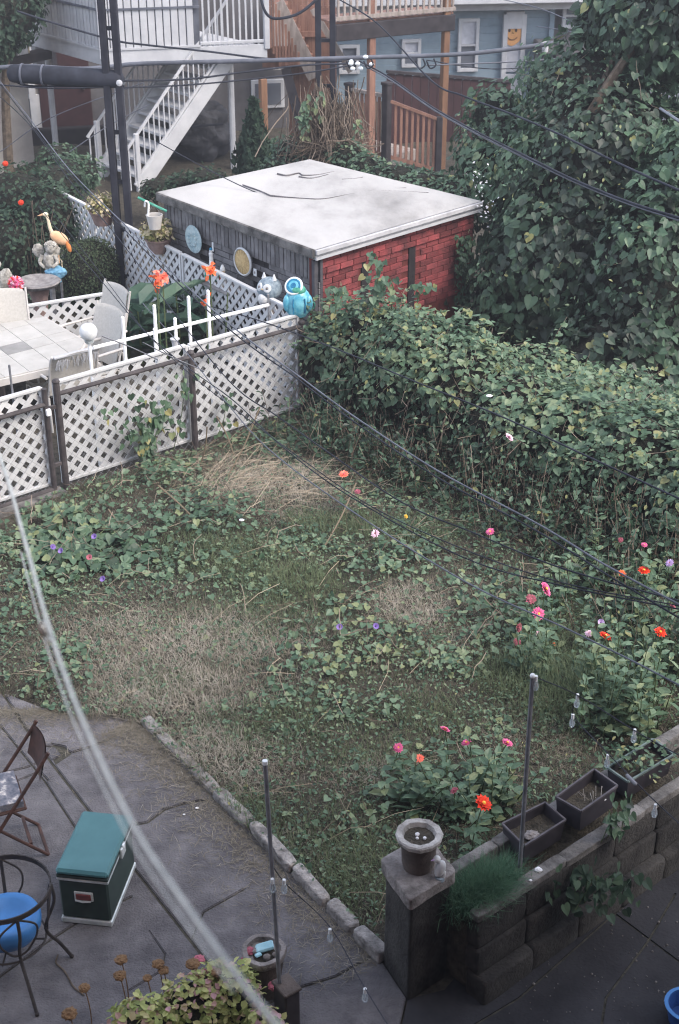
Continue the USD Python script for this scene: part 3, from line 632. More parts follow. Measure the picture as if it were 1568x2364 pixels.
for i in range(nb + 1):
    MB().box(V3(DC, 2.72) + dk1 * (uS + .06 + i * (L1 - uS - .1) / nb), (.028, .028, 1.0), np.stack([dk1, n1, UP])).obj(dkT, 'baluster', 'whitepaint')
for z in (2.28, 3.22): MB().bar(V3(DC, z) + dk1 * uS, V3(DRt, z), .05, .05, n1, .006).obj(dkT, 'railing_rail', 'whitepaint')
for p, zt in ((G(540, 392), 2.05), (V3(DC, 0) + dk2 * 2.3 + dk1 * .2, 2.05), (V3(DC, 0) + dk1 * .35 + dk2 * .3, 2.05)):
    MB().tube([V3(p, -.05), V3(p, zt)], .055, 10).obj(dkT, 'post', 'whitepaint')
MB().box(V3(DRt, 2.75), (.09, .09, 1.2), np.stack([dk1, n1, UP]), .01).obj(dkT, 'end_post', 'whitepaint')

# white staircase down from the deck
st = thing('white_staircase', 'white open staircase with slim balusters below the white deck', 'staircase', G(320, 447))
q0 = V3(G(322, 447), 0); q1 = V3(online(529, 152, q0, A), 0); sd = unit(q1 - q0); sl = np.linalg.norm(q1 - q0); ss = np.cross(UP, sd)   # ss: towards the far side
rise = 1.95; SW = 1.22
for k, off in (('stringer', 0), ('stringer', SW)):
    MB().bar(q0 + ss * off + UP * .08, q1 + ss * off + UP * (rise + .02), .05, .26, ss, .006).obj(st, k, 'whitepaint')
for i in range(1, 10):
    f_ = i / 10
    MB().box(q0 + sd * sl * f_ + ss * SW / 2 + UP * (rise * f_ + .06), (.30, SW - .06, .05), np.stack([sd, ss, UP]), .006).obj(st, 'tread', 'whitepaint')
for off in (.0, SW):
    MB().bar(q0 - sd * .2 + ss * off + UP * (.95 - .2 * rise / sl), q1 + ss * off + UP * (rise + .95), .038, .036, ss).obj(st, 'handrail', 'whitepaint')
    MB().bar(q0 + ss * off + UP * .28, q1 + ss * off + UP * (rise + .28), .04, .035, ss).obj(st, 'lower_rail', 'whitepaint')
    for i in range(20):
        f_ = (i - 1.5) / 18.5
        MB().box(q0 + sd * sl * f_ + ss * off + UP * (rise * f_ + .6), (.019, .019, .72), np.stack([sd, ss, UP])).obj(st, 'baluster', 'whitepaint')
MB().box(q0 + ss * 0 + UP * .5, (.07, .07, 1.0), np.stack([sd, ss, UP]), .008).obj(st, 'newel_post', 'whitepaint'); MB().box(q0 + ss * SW + UP * .5, (.07, .07, 1.0), np.stack([sd, ss, UP]), .008).obj(st, 'newel_post', 'whitepaint')

# house behind the white deck
hw = thing('stucco_house', 'beige and grey stucco house behind the white deck', 'house', (-4, 27.5, 0))
hd = dirv(12); hn = np.cross(hd, UP); ho = np.array([-9.2, 26.2, 0])
def hp(u, z, off=0): return ho + hd * u + UP * z + hn * off
axh = np.stack([hd, hn, UP])
def hu(x, y):
    p = online(x, y, ho, hd); return (p - ho) @ hd, p[2]
MB().box(hp(2.3, 3.2, -.15), (4.6, .3, 6.8), axh).obj(hw, 'wall', 'beige')
MB().box(hp(6.6, 3.2, -.15), (3.98, .3, 6.8), axh).obj(hw, 'wall', 'dim')
ua, za = hu(148, 330); ub, _ = hu(180, 330)
dr = MB().box(hp(ua + .1, 1.0, .03), (.95, .06, 2.05), axh, .01).obj(hw, 'door', 'maroon'); MB().ball(hp(ua + .45, 1.0, .08), .04, 1).obj(dr, 'handle', 'silver')
MB().box(hp(ua - .5, 1.1, .04), (.12, .08, 2.3), axh).obj(hw, 'door_trim', 'whitepaint')
for (x, y, w, h) in ((85, 120, .7, .5), (30, 265, .9, .6), (618, 215, .5, .4)):
    u, z = hu(x, y); fr = MB().box(hp(u, z, .02), (w + .14, .06, h + .14), axh, .01).obj(hw, 'window', 'whitepaint'); MB().box(hp(u, z, .045), (w, .03, h), axh).obj(fr, 'pane', 'pane')
MB().box(hp(3.4, .10, .4), (4.0, .2, .5), axh, .02).obj(hw, 'base_step', 'slot')
th = thing('tan_house', 'tan stucco house corner at the upper left edge', 'house', (-8, 25, 0))
p_ = G(5, 162, 1.8); p2_ = G(78, 146, 1.8)
td = unit(V3(p2_ - p_, 0)); tn = np.cross(td, UP)
MB().box(V3((p_ + p2_) / 2, 3.5) - td * 1.7 - tn * .2, (4.0, .4, 3.4), np.stack([td, tn, UP])).obj(th, 'wall', 'tan')
MB().box(V3((p_ + p2_) / 2, .85) - td * 1.5 - tn * .5, (4.0, .3, 1.8), np.stack([td, tn, UP])).obj(th, 'lower_wall', 'beige')
wdn = MB().box(V3(online(48, 105, p_, td)) + tn * .0, (.26, .08, .34), np.stack([td, tn, UP]), .01).obj(th, 'window', 'whitepaint'); MB().box(V3(online(48, 105, p_, td)) + tn * .04, (.18, .03, .26), np.stack([td, tn, UP])).obj(wdn, 'pane', 'curtain')
MB().bar(V3(p_, 1.92) - td * 2, V3(p2_, 1.92) + td * .3, .3, .14, tn).obj(th, 'ledge', 'darkwood')
# tarp covered grill under the stairs
tg = thing('covered_grill', 'grey tarp covered heap in the shade under the white deck', 'covered heap', G(450, 390))
c = G(452, 390); MB().ball(V3(c, .45) + np.array([0, .8, 0]), (.60, .5, .52), 4, noise=.42, nscale=2.2, seed=3).obj(tg, 'tarp', 'tarp', smooth=50); MB().ball(V3(c, .4) + np.array([-.75, .9, 0]), (.4, .4, .5), 3, noise=.25, nscale=1.8, seed=9).obj(tg, 'tarp', 'tarp', smooth=50)
MB().tube([V3(c, .7) + np.array([-.2, .15, 0]), V3(c, .75) + np.array([.5, .2, 0])], .02, 6).obj(tg, 'strap', 'cable')

# brown wooden deck: beam, posts, balusters
bd = thing('brown_deck', 'brown wooden upper deck with slatted railing and dark beam', 'deck', G(770, 200))
b0, b1 = G(772, 90, 2.4), G(1047, 64, 2.4); bdv = unit(V3(b1 - b0, 0)); bn = np.cross(bdv, UP); bl = np.linalg.norm((b1 - b0)[:2]); axb = np.stack([bdv, bn, UP])
MB().bar(V3(b0, 2.5), V3(b1, 2.5), .12, .26, bn, .01).obj(bd, 'beam', 'darkwood')
MB().bar(V3(b0, 2.72) + bn * .03, V3(b1, 2.72) + bn * .03, .05, .06, bn).obj(bd, 'lower_rail', 'greywood'); MB().bar(V3(b0, 3.62) + bn * .03, V3(b1, 3.62) + bn * .03, .09, .05, bn).obj(bd, 'top_rail', 'greywood')
for i in range(20):
    MB().box(V3(b0, 3.15) + bdv * (.06 + i * (bl - .1) / 19) + bn * .02, (.035, .035, .95), axb).obj(bd, 'baluster', 'greywood')
for i in range(5): MB().box(V3(b0, 2.645) + bdv * bl / 2 - bn * (.09 + i * .15), (bl, .14, .03), axb).obj(bd, 'floor_board', 'brown')
for x, zt, mt in ((1030, 3.6, 'orangewood'), (859, 3.6, 'brown')):
    p = online(x, 100, b0, bdv); MB().box(V3(p, zt / 2) - bn * .02, (.115, .11, zt), axb, .008).obj(bd, 'post', mt)
p = online(608, 240, b0, bdv); MB().box(V3(p, .92), (.11, .11, 1.96), axb, .008).obj(bd, 'post', 'orangewood')
# lower landing railing with dark newels, and the flight going down
fl = thing('brown_stair_railing', 'reddish brown stair railing with dark newel posts beside the maroon wall', 'railing', G(890, 372))
r0, r1 = G(807, 352, .25), G(891, 372, .25); r2 = G(1008, 400, .0)
rd = unit(V3(r1 - r0, 0)); rl = np.linalg.norm((r1 - r0)[:2])
for p, zt in ((r0, 1.42), (r1, 1.55)): MB().box(V3(p, zt / 2), (.13, .13, zt), np.stack([rd, np.cross(rd, UP), UP]), .01).obj(fl, 'newel_post', 'darkwood'); MB().box(V3(p, zt + .02), (.16, .16, .05), np.stack([rd, np.cross(rd, UP), UP]), .01).obj(fl, 'newel_cap', 'darkwood')
MB().bar(V3(r0, 1.36), V3(r1, 1.36), .08, .05, np.cross(rd, UP)).obj(fl, 'handrail', 'greywood'); MB().bar(V3(r0, .36), V3(r1, .36), .05, .06, np.cross(rd, UP)).obj(fl, 'bottom_rail', 'brown')
for i in range(8): MB().box(V3(r0, .86) + rd * rl * (i + .9) / 8.6, (.045, .04, .98), np.stack([rd, np.cross(rd, UP), UP])).obj(fl, 'baluster', 'brown')
r2 = V3(G(1010, 398, 0.), 0)
rd2 = unit(V3(r2 - r1, 0)); rl2 = np.linalg.norm((r2 - r1)[:2])
z1t, z2t = 1.30, .92
MB().bar(V3(r1, z1t), V3(r2, z2t), .08, .05, np.cross(rd2, UP)).obj(fl, 'handrail', 'brown'); MB().bar(V3(r1, z1t - .95), V3(r2, z2t - .87), .05, .06, np.cross(rd2, UP)).obj(fl, 'bottom_rail', 'brown')
for i in range(9):
    f_ = (i + .6) / 9.4; z = z1t + (z2t - z1t) * f_
    MB().box(V3(r1, z - .48) + rd2 * rl2 * f_, (.045, .04, .92), np.stack([rd2, np.cross(rd2, UP), UP])).obj(fl, 'baluster', 'brown')
MB().box(V3(r2, .48), (.11, .11, .98), np.stack([rd2, np.cross(rd2, UP), UP]), .01).obj(fl, 'newel_post', 'darkwood')
MB().box(V3((r0 + r1) / 2, .13) + np.array([.1, .6, 0]), (rl + .2, 1.2, .2), np.stack([rd, np.cross(rd, UP), UP])).obj(fl, 'landing', 'greywood')
# upper flight with slatted skirt
us = thing('brown_staircase', 'brown wooden stair flight with slatted skirt left of the upper deck', 'staircase', G(700, 340))
y_s = 25.4
sa, sb = atY(640, 5, y_s), atY(727, 178, y_s)
MB().bar(sa, sb, .05, .24, (0, 1, 0)).obj(us, 'stringer', 'greywood'); MB().bar(sa + [.0, .9, 0], sb + [0, .9, 0], .05, .24, (0, 1, 0)).obj(us, 'stringer', 'greywood')
sc_, sd_ = atY(722, 20, y_s - .3), atY(810, 165, y_s - .3); MB().bar(sc_, sd_, .05, .10, (0, 1, 0)).obj(us, 'handrail', 'greywood')
for i in range(9):
    f_ = (i + .5) / 9; MB().box(sa + (sb - sa) * f_ + [0.02, .45, .02], (.24, .9, .04), None, .005).obj(us, 'tread', 'brown')
for i in range(26):
    x = 660 + i * 4.6; ztop = atY(x, 12 + 5 * (i % 2) + max(0, 8 - i) * 14, y_s + .2)[2]; zbot = max(.1, atY(x, 170 + i * 9 if i < 10 else 272, y_s + .2)[2]); p = atY(x, 100, y_s + .2)
    MB().box((p[0], p[1], (ztop + zbot) / 2), (.030, .028, ztop - zbot), None).obj(us, 'slat', 'brown')
for i in range(9):
    x = 672 + i * 11.6; p = atY(x, 210, y_s + .42); MB().box((p[0], p[1], 1.5), (.088, .02, 3.0), None).obj(us, 'backing_board', 'brown')
for i in range(10):
    x = 622 + i * 7.5; pt = atY(x, -25 + i * 16, y_s - .15); pb = atY(x, 110 + i * 14 if i < 4 else 150, y_s - .15)
    MB().box((pt[0], pt[1], (pt[2] + pb[2]) / 2), (.04, .03, abs(pt[2] - pb[2])), None).obj(us, 'baluster', 'brown')
MB().box(atY(655, 130, y_s + .3), (.75, .06, .35), None).obj(us, 'skirt_board', 'brown')
MB().bar(atY(660, 158, y_s + .1), atY(706, 330, y_s - .6), .10, .16, (0, 1, 0)).obj(us, 'support_brace', 'darkwood')
for z in (.9, 2.2): MB().box((atY(725, 150, y_s + .18)[0], y_s + .17, z), (.8, .04, .09), None).obj(us, 'skirt_rail', 'brown')
# grey wall between
gw = MB(); gw.box(atY(668, 62, 27.5), (.62, .2, 1.5), None); gw.top('grey_wall', 'plain grey house wall seen between the white deck and brown stairs', 'wall', 'beige')

# blue clapboard house
bh = thing('blue_house', 'blue-grey clapboard house with white framed windows and door', 'house', (2.5, 31, 0))
e0, e1 = atY(1050, 14, 30.6), atY(1262, 2, 30.6); e0 = atY(900, 60, 30.6); hz0 = -.3
hd2 = dirv(7); hn2 = np.cross(hd2, UP); ho2 = np.array([.4, 30.3, 0]); axs = np.stack([hd2, hn2, UP])
def su(x, y): p = online(x, y, ho2, hd2); return (p - ho2) @ hd2, p[2]
def sp(u, z, off=0): return ho2 + hd2 * u + UP * z + hn2 * off
ztop = su(1180, 14)[1]; uR = su(1270, 100)[0]
MB().box(sp(uR / 2 - .5, 1.2, -.2), (uR + 1.0, .3, 4.0), axs).obj(bh, 'wall', 'siding')
z = -.2
while z < ztop + .1:
    MB().bar(sp(-.9, z, -.02), sp(uR, z, -.02), .018, .148, hn2 - UP * .12).obj(bh, 'clapboard', 'siding'); z += .15
MB().box(sp(uR / 2, ztop + .06, .1), (uR + 2.2, .5, .16), axs, .01).obj(bh, 'eave_trim', 'whitepaint')
MB().box(sp(uR / 2, ztop + .45, .2), (uR + 2.4, .9, .6), axs, .01).obj(bh, 'porch_roof', 'whitepaint')
MB().box(sp(uR + .0, 1.2, .02), (.10, .08, 3.4), axs).obj(bh, 'corner_board', 'siding')
def window(x0, y0, x1, y1, mat_='pane', lab=None):
    ua, zb_ = su(x0, y1); ub, zt = su(x1, y0); fr = MB()
    w = .07; cu, cz = (ua + ub) / 2, (zt + zb_) / 2
    for u in (ua, ub): fr.box(sp(u, cz, .03), (w, .09, zt - zb_ + w), axs, .006)
    for zz in (zb_, cz, zt): fr.box(sp(cu, zz, .032), (ub - ua, .08, w * (.6 if zz == cz else 1)), axs, .006)
    p = fr.obj(bh, 'window', 'whitepaint', lab)
    for k, zc in enumerate(((cz + zt) / 2, (cz + zb_) / 2)): MB().box(sp(cu, zc, .012), (ub - ua - w, .02, (zt - zb_) / 2 - w * .7), axs).obj(p, 'pane', mat_ if k == 0 else 'pane')
window(1058, 44, 1103, 160, 'curtain'); window(930, 92, 968, 150, 'curtain'); window(786, 105, 826, 165); window(1300, 8, 1342, 60)
ua, zb_ = su(1157, 232); ub, zt = su(1210, 30); cu = (ua + ub) / 2
df = MB()
for u in (ua, ub): df.box(sp(u, (zt + zb_) / 2, .04), (.10, .10, zt - zb_), axs, .006)
df.box(sp(cu, zt - .12, .042), (ub - ua, .09, .34), axs, .006)
dp = df.obj(bh, 'door_frame', 'whitepaint')
zm = su(1183, 140)[1]
MB().box(sp(cu, (zb_ + zm - .28) / 2, .03), (ub - ua - .1, .05, zm - .28 - zb_), axs, .006).obj(bh, 'door', 'whitepaint')
MB().box(sp(cu, (zm - .2 + zt - .3) / 2, .022), (ub - ua - .1, .03, zt - zm - .08), axs).obj(bh, 'door_pane', 'curtain')
MB().box(sp(cu, zm - .3, .05), (ub - ua - .1, .06, .09), axs, .006).obj(bh, 'door_rail', 'whitepaint')
MB().box(sp(cu, zm - .62, .07), (.14, .03, .03), axs).obj(bh, 'door_knob', 'slot')
# pumpkin face on the door glass
uc, zc = su(1182, 76); pk = thing('pumpkin_face', 'orange smiling pumpkin face decoration on the white door', 'decoration', sp(uc, zc, .06))
axd = np.stack([hd2, UP, hn2])
MB().lathe([(0, 0), (.19, 0), (.205, .006), (.19, .014), (0, .016)], sp(uc, zc, .05), 28, ax=np.stack([hd2 * 1.0, UP * 1.15, hn2]), wob=.02).obj(pk, 'face', 'pumpkin', smooth=40)
for s in (-1, 1):
    MB().ball(sp(uc + s * .07, zc + .07, .072), (.026, .006, .034), 2, axs).obj(pk, 'eye', 'ink')
m = MB(); pts = [sp(uc + .11 * math.sin(a_), zc - .02 - .10 * math.cos(a_), .072) for a_ in np.linspace(-1.1, 1.1, 12)]; m.tube(pts, .008, 5).obj(pk, 'mouth', 'ink'); MB().tube([sp(uc - .02, zc + .0, .072), sp(uc, zc + .03, .072), sp(uc + .02, zc, .072)], .006, 5).obj(pk, 'nose', 'ink')
for s in (-1, 0, 1): MB().tube([sp(uc + s * .075, zc + .16 - abs(s) * .03, .07), sp(uc + s * .06, zc + .0, .072)], .004, 4).obj(pk, 'rib', 'fl_yellow')
# porch details right of the door
pd = thing('porch_bench', 'grey porch seat with white pots beside the blue house door', 'bench', sp(uR + .6, 0))
u_, z_ = su(1255, 100); MB().box(sp(u_, z_, .3), (.5, .4, .25), axs, .02).obj(pd, 'seat', 'dim')
for s in (-.2, .2): MB().box(sp(u_ + s, z_ - .5, .3), (.06, .3, .8), axs).obj(pd, 'leg', 'dim')
u_, z_ = su(1242, 105); MB().lathe([(0, 0), (.06, 0), (.08, .2), (.07, .2), (0, .19)], sp(u_, z_ - .02, .6), 12).obj(pd, 'pot', 'whitepaint')
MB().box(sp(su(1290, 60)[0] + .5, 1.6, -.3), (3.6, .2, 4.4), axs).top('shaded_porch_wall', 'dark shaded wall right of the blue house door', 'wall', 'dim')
gh = thing('grey_house', 'grey house wall glimpsed through the vines at the right edge', 'house', atY(1560, 240, 22.5) * [1, 1, 0])
c = atY(1640, 200, 22.5); MB().box((c[0] + .6, 22.6, 2.6), (3.4, .3, 5.6)).obj(gh, 'wall', 'tarpwall')
for z in (1.2, 2.0, 2.8, 3.6): MB().box((c[0] + .6, 22.44, z), (3.4, .02, .02)).obj(gh, 'siding_joint', 'cablegrey')
# maroon board fence between the gardens
m0, m1 = G(893, 168, 1.35), G(1180, 190, 1.05)
mf = thing('maroon_fence', 'tall maroon board fence in front of the blue house', 'fence', V3(m0, 0))
m0, m1 = V3(m0, 0), V3(m1, 0); md = unit(m1 - m0); ml = np.linalg.norm(m1 - m0); mn = np.cross(md, UP); k = int(ml / .16)
for i in range(k):
    f_ = (i + .5) / k; zt = 1.35 + (1.05 - 1.35) * f_
    MB().box(m0 + md * ml * f_ + UP * zt / 2 + mn * (.006 * (i % 2)), (ml / k - .006, .025, zt), np.stack([md, mn, UP]), .004).obj(mf, 'board', 'maroon')
MB().bar(m0 + UP * 1.38, m1 + UP * 1.08, .08, .05, mn).obj(mf, 'cap_rail', 'darkwood')
# white low garden wall behind the shed, vinyl fence at the left edge
wl0, wl1 = G(880, 380, .45), G(1015, 420, .35)
MB().bar(V3(wl0, .2), V3(wl1, .2), .16, .5, None, .02).top('low_wall', 'low white garden wall half hidden by ivy behind the shed', 'garden wall', 'whitepaint')
vf = thing('vinyl_fence', 'pale vinyl picket fence at the left edge beyond the roses', 'fence', G(20, 380))
v0, v1 = G(-30, 372, 0), G(46, 372, 0); vd = unit(v1 - v0); vl = np.linalg.norm(v1 - v0)
MB().box(V3(v1, .52), (.11, .11, 1.04), None, .01).obj(vf, 'post', 'whitepaint'); MB().box(V3(v1, 1.06), (.14, .14, .05), None, .01).obj(vf, 'post_cap', 'whitepaint')
for i in range(7): MB().box(v0 + vd * vl * (i + .2) / 7 + UP * .48, (.075, .025, .92), np.stack([vd, np.cross(vd, UP), UP]), .005).obj(vf, 'picket', 'whitepaint')
for z in (.15, .85): MB().bar(V3(v0, z), V3(v1, z), .04, .06, None).obj(vf, 'rail', 'whitepaint')

# ---- twin-legged utility poles
def twin_pole(px0, px1, py, base, h, lab, lean=0.0, name='utility_pole'):
    T = thing(name, lab, 'utility pole', V3(base, 0)); p0 = online(px0, py, base, (1, 0, 0)); p1 = online(px1, py, base, (1, 0, 0))
    for p in (p0, p1): MB().box((p[0], p[1], h / 2 - .1), (.084, .12, h + .2), None, .008).obj(T, 'leg', 'polemat')
    z = .45
    while z < h: MB().box(((p0[0] + p1[0]) / 2, p0[1], z), (abs(p1[0] - p0[0]) - .06, .05, .045), None).obj(T, 'rung', 'polemat'); z += .62
    return T, p0, p1
PB = G(297, 712); pole, pa_, pb_ = twin_pole(281, 307, 640, PB, 7.6, 'dark twin-legged steel utility pole rising beside the lattice fence')
MB().lathe([(0, 0), (.03, .0), (.04, .02), (.02, .035), (.032, .05), (.0, .06)], V3(atY(276, 190, PB[1] - .14)), 12, ax=np.array([[1, 0, 0], [0, 0, 1], [0, -1, 0.]])).obj(pole, 'insulator', 'whitepaint')
PB2 = G(748, 372); pole2, _, _ = twin_pole(735, 768, 120, np.array([PB2[0], 20.6, 0]), 7.2, 'dark twin-legged utility pole wrapped in dead vine behind the shed')

# ================================================================ the neighbour's garden
# tiled table
tz = .72
tout = [G(x, y, tz)[:2] for x, y in ((102, 729), (198, 786), (192, 800), (141, 842), (0, 873), (-260, 930), (-330, 850), (-40, 752))]
tp = Polygon(tout).convex_hull; tb = thing('patio_table', 'pale tiled garden table behind the lattice fence', 'table', V3(G(80, 800, tz), 0))
MB().prism(tp.buffer(.012), tz - .085, tz - .012).obj(tb, 'table_frame', 'tableframe')
def tl(a_, b_): p, q = G(*a_, tz)[:2], G(*b_, tz)[:2]; d = q - p; return LineString([p - d * 3, q + d * 3])
lns = [tl((57, 739), (152, 809)), tl((4, 751), (125, 840)), tl((0, 808), (68, 857)), tl((-60, 800), (0, 853)),
       tl((0, 800), (48, 787)), tl((17, 815), (73, 803)), tl((48, 787), (103, 774)), tl((-60, 775), (-10, 766)), tl((66, 850), (122, 836))]
tiles = tp.buffer(-.012).difference(unary_union([l.buffer(.003) for l in (tl((57, 739), (152, 809)), tl((4, 751), (125, 840)), tl((-52, 765), (68, 857)), tl((-106, 778), (10, 869)), tl((-10, 802), (104, 775)), tl((-10, 826), (130, 790)), tl((-60, 778), (80, 745)))]))
gp = Point(G(42, 801, tz)[:2])
for t_ in getattr(tiles, 'geoms', [tiles]):
    MB().prism(t_, tz - .02, tz).obj(tb, 'tile', 'greytile' if t_.contains(gp) else 'tile')
for x, y in ((132, 846), (6, 880)):
    p = G(x, y, tz - .02); d = V3(np.array(tp.centroid.coords[0]), 0) - V3(p, 0); q = V3(p, 0) + unit(d) * .08
    MB().box(V3(q, .32), (.07, .07, .64), None, .008).obj(tb, 'leg', 'iron')
MB().tube(catmull([V3(G(60, 880, .5)), V3(G(95, 892, .42)), V3(G(110, 880, .5))], 6), .012, 6).obj(tb, 'scroll_brace', 'tableframe')

def sling_chair(pos, ang, lab, h=1.05, lace=False):
    """pos: seat centre on the ground, ang: the way the sitter faces"""
    T = thing('garden_chair', lab, 'chair', V3(pos, 0), 'beige chairs round the garden table'); d = dirv(ang); s = np.cross(UP, d); p = V3(pos, 0); w = .27
    back = [(-.22, .42), (-.27, .6), (-.33, .8), (-.37, h - .05), (-.40, h)]
    for mesh_pts, nm in ((back, 'sling_back'), ([(.24, .40), (.1, .385), (-.08, .39), (-.22, .42)], 'seat')):
        m = MB(); k = len(mesh_pts)
        for side in (0,):
            v = []; 
            for j, (x, z) in enumerate(mesh_pts):
                for q_ in np.linspace(-1, 1, 7):
                    sag = .035 * (1 - q_ * q_)
                    v.append(p + d * (x - (sag if nm == 'sling_back' else 0)) + s * w * q_ * (.92 if j == k - 1 else 1) + UP * (z - (sag if nm == 'seat' else 0) - (.02 * q_ * q_ if j == k - 1 else 0)))
            v = np.array(v); f = []
            for j in range(k - 1):
                for c in range(6): a_ = j * 7 + c; f += [[a_, a_ + 1, a_ + 8], [a_, a_ + 8, a_ + 7]]
            v2 = v + (d * .012 if nm == 'sling_back' else UP * .012); f2 = [[a_ + len(v), c_ + len(v), b_ + len(v)] for a_, b_, c_ in f]
            m.add(np.vstack([v, v2]), np.array(f + f2))
        m.obj(T, nm, 'sling', smooth=40)
    for q_ in (-1, 1):
        MB().tube(catmull([p + d * x + s * q_ * (w + .012) + UP * z for x, z in ((.26, .40), (.0, .385), (-.22, .42), (-.33, .8), (-.40, h))], 4), .014, 6).obj(T, 'frame_tube', 'tableframe')
        MB().tube(catmull([p + d * x + s * q_ * (w + .05) + UP * z for x, z in ((-.30, .66), (-.05, .655), (.2, .64), (.27, .56))], 5), .016, 6).obj(T, 'arm', 'tableframe')
        for x in (.26, -.24): MB().tube([p + d * x + s * q_ * (w + .02) + UP * .41, p + d * (x * 1.15) + s * q_ * (w + .03)], .013, 6).obj(T, 'leg', 'tableframe')
    if lace:
        MB().bar(p - d * .40 + s * -w + UP * (h - .015), p - d * .40 + s * w + UP * (h - .015), .05, .03, d, .008).obj(T, 'top_bar', 'whitepaint')
        g_ = np.random.default_rng(4); m = MB()
        for i in range(60):
            x_ = g_.uniform(-.24, .24); z_ = h - .03 - g_.uniform(0, .04); m.bar(p - d * .412 + s * x_ + UP * z_, p - d * .408 + s * (x_ + g_.normal() * .02) + UP * (z_ - g_.uniform(.03, .12)), .009, .003, d)
        m.obj(T, 'lace_trim', 'whitepaint', kind='stuff')
sling_chair(G(268, 662, 1.08) * [1, 1, 0] + dirv(218) * .38, 218, 'tall beige sling chair at the far right of the tiled table', 1.10)
sling_chair(G(255, 716, 1.0) * [1, 1, 0] + dirv(222) * .38, 222, 'beige sling chair facing the tiled table, in front of the tallest chair', 1.04)
sling_chair(G(172, 812, .90) * [1, 1, 0] + dirv(128) * .36, 128, 'beige chair with white lace trim, its back against the lattice fence', .92, lace=True)
sling_chair(G(0, 668, 1.08) * [1, 1, 0] + dirv(285) * .38, 285, 'beige chair at the left edge beyond the tiled table', 1.08)

# globe lamp on a stake, small stake lamp
yb = FP0 - FN * .30
c = online(204, 765, yb, FD); lp = thing('globe_lamp', 'white globe lamp on a stake behind the lattice fence', 'garden lamp', V3(c, 0))
MB().ball(c, .088, 3).obj(lp, 'globe', 'ceramicwhite', smooth=True); MB().tube([V3(c, 0), V3(c, c[2] - .08)], .017, 8).obj(lp, 'stake', 'whitepipe'); MB().lathe([(0, 0), (.04, 0), (.05, .03), (0, .04)], V3(c, c[2] - .115), 12).obj(lp, 'collar', 'silver')
c = online(404, 790, yb, FD); lp = thing('stake_lamp', 'small white stake lamp in front of the canna leaves', 'garden lamp', V3(c, 0))
MB().lathe([(0, .05), (.05, .045), (.05, .035), (.035, .03), (.03, -.05), (0, -.055)], c, 12).obj(lp, 'lamp_head', 'whitepaint', smooth=30); MB().tube([V3(c, 0), V3(c, c[2] - .05)], .009, 6).obj(lp, 'stake', 'iron')
# pipe railing with uprights
pr = thing('pipe_railing', 'white pipe trellis with tall uprights behind the lattice fence', 'trellis', V3(yb, 0))
for i, (x, yt) in enumerate(((283, 733), (356, 706), (404, 736), (435, 686), (480, 672), (357, 760))):
    c = online(x, yt, yb if i != 5 else FP0 - FN * .2, FD); MB().tube([V3(c, .3), V3(c, c[2])], .0175, 8).ball(c, .019, 1).obj(pr, 'upright', 'whitepipe')
ra_, rb_ = online(215, 802, yb, FD), online(620, 703, yb, FD)
MB().tube([ra_, rb_], .019, 8).obj(pr, 'rail', 'whitepipe')
MB().tube([V3(rb_, .3), V3(rb_, rb_[2] + .12)], .012, 6).obj(pr, 'end_stake', 'wire')
# thin sticks poking above the gate and lattice
sk = thing('garden_stake', 'thin dark stake poking above the chain-link gate', 'stake', V3(G(26, 905), 0)); c = online(21, 842, g0 - FN * .1, FD); c2 = online(33, 935, g0 - FN * .1, FD); MB().tube([V3(c2, .4), c], .011, 6).obj(sk, 'rod', 'rod')

# wall ornaments of the shed
axw2 = np.stack([dL, nL, UP])
def onwall(x, y, off=.03): p = online(x, y, oL + nL * .02, dL); return p + nL * off
c = onwall(453, 550); pl_ = thing('round_plaque', 'pale blue-green round plaque on the grey shed wall', 'wall plaque', c)
MB().lathe([(0, 0), (.16, 0), (.17, .012), (.15, .022), (0, .03)], c, 28, ax=np.stack([dL, UP, nL])).obj(pl_, 'disc', 'verdigris', smooth=30)
m = MB()
for i in range(9): a_ = i * .7; m.ball(c + nL * .03 + dL * .07 * math.cos(a_) + UP * .07 * math.sin(a_), (.03, .008, .018), 1, axw2)
m.obj(pl_, 'relief', 'verdigris')
c = onwall(567, 602); pl_ = thing('round_plaque', 'golden round sun plaque with pale rim on the grey shed wall', 'wall plaque', c)
MB().lathe([(.15, 0), (.165, .0), (.17, .015), (.155, .03), (.145, .02)], c, 32, ax=np.stack([dL, UP, nL])).obj(pl_, 'rim', 'ceramicwhite', smooth=30); MB().lathe([(0, 0), (.15, 0), (.148, .014), (.05, .03), (0, .035)], c, 32, ax=np.stack([dL, UP, nL])).obj(pl_, 'disc', 'gold', smooth=30)
m = MB()
for i in range(16): a_ = i * PI / 8; m.bar(c + nL * .022 + (dL * math.cos(a_) + UP * math.sin(a_)) * .06, c + nL * .017 + (dL * math.cos(a_) + UP * math.sin(a_)) * .135, .012, .008, nL)
m.obj(pl_, 'ray', 'gold', kind='stuff')
c = onwall(594, 627); pl_ = thing('wall_tile', 'small white tile hung right of the golden plaque', 'wall tile', c); MB().box(c, (.06, .012, .085), axw2, .003).obj(pl_, 'tile', 'ceramicwhite'); MB().ball(c + nL * .008, (.014, .004, .016), 1, axw2).obj(pl_, 'motif', 'stonegrey')
c = onwall(495, 572, .02); pl_ = thing('wall_thermometer', 'narrow pale strip hung on the grey shed wall between the plaques', 'wall ornament', c); MB().box(c + UP * .02, (.03, .012, .11), axw2, .003).obj(pl_, 'strip', 'ceramicwhite')
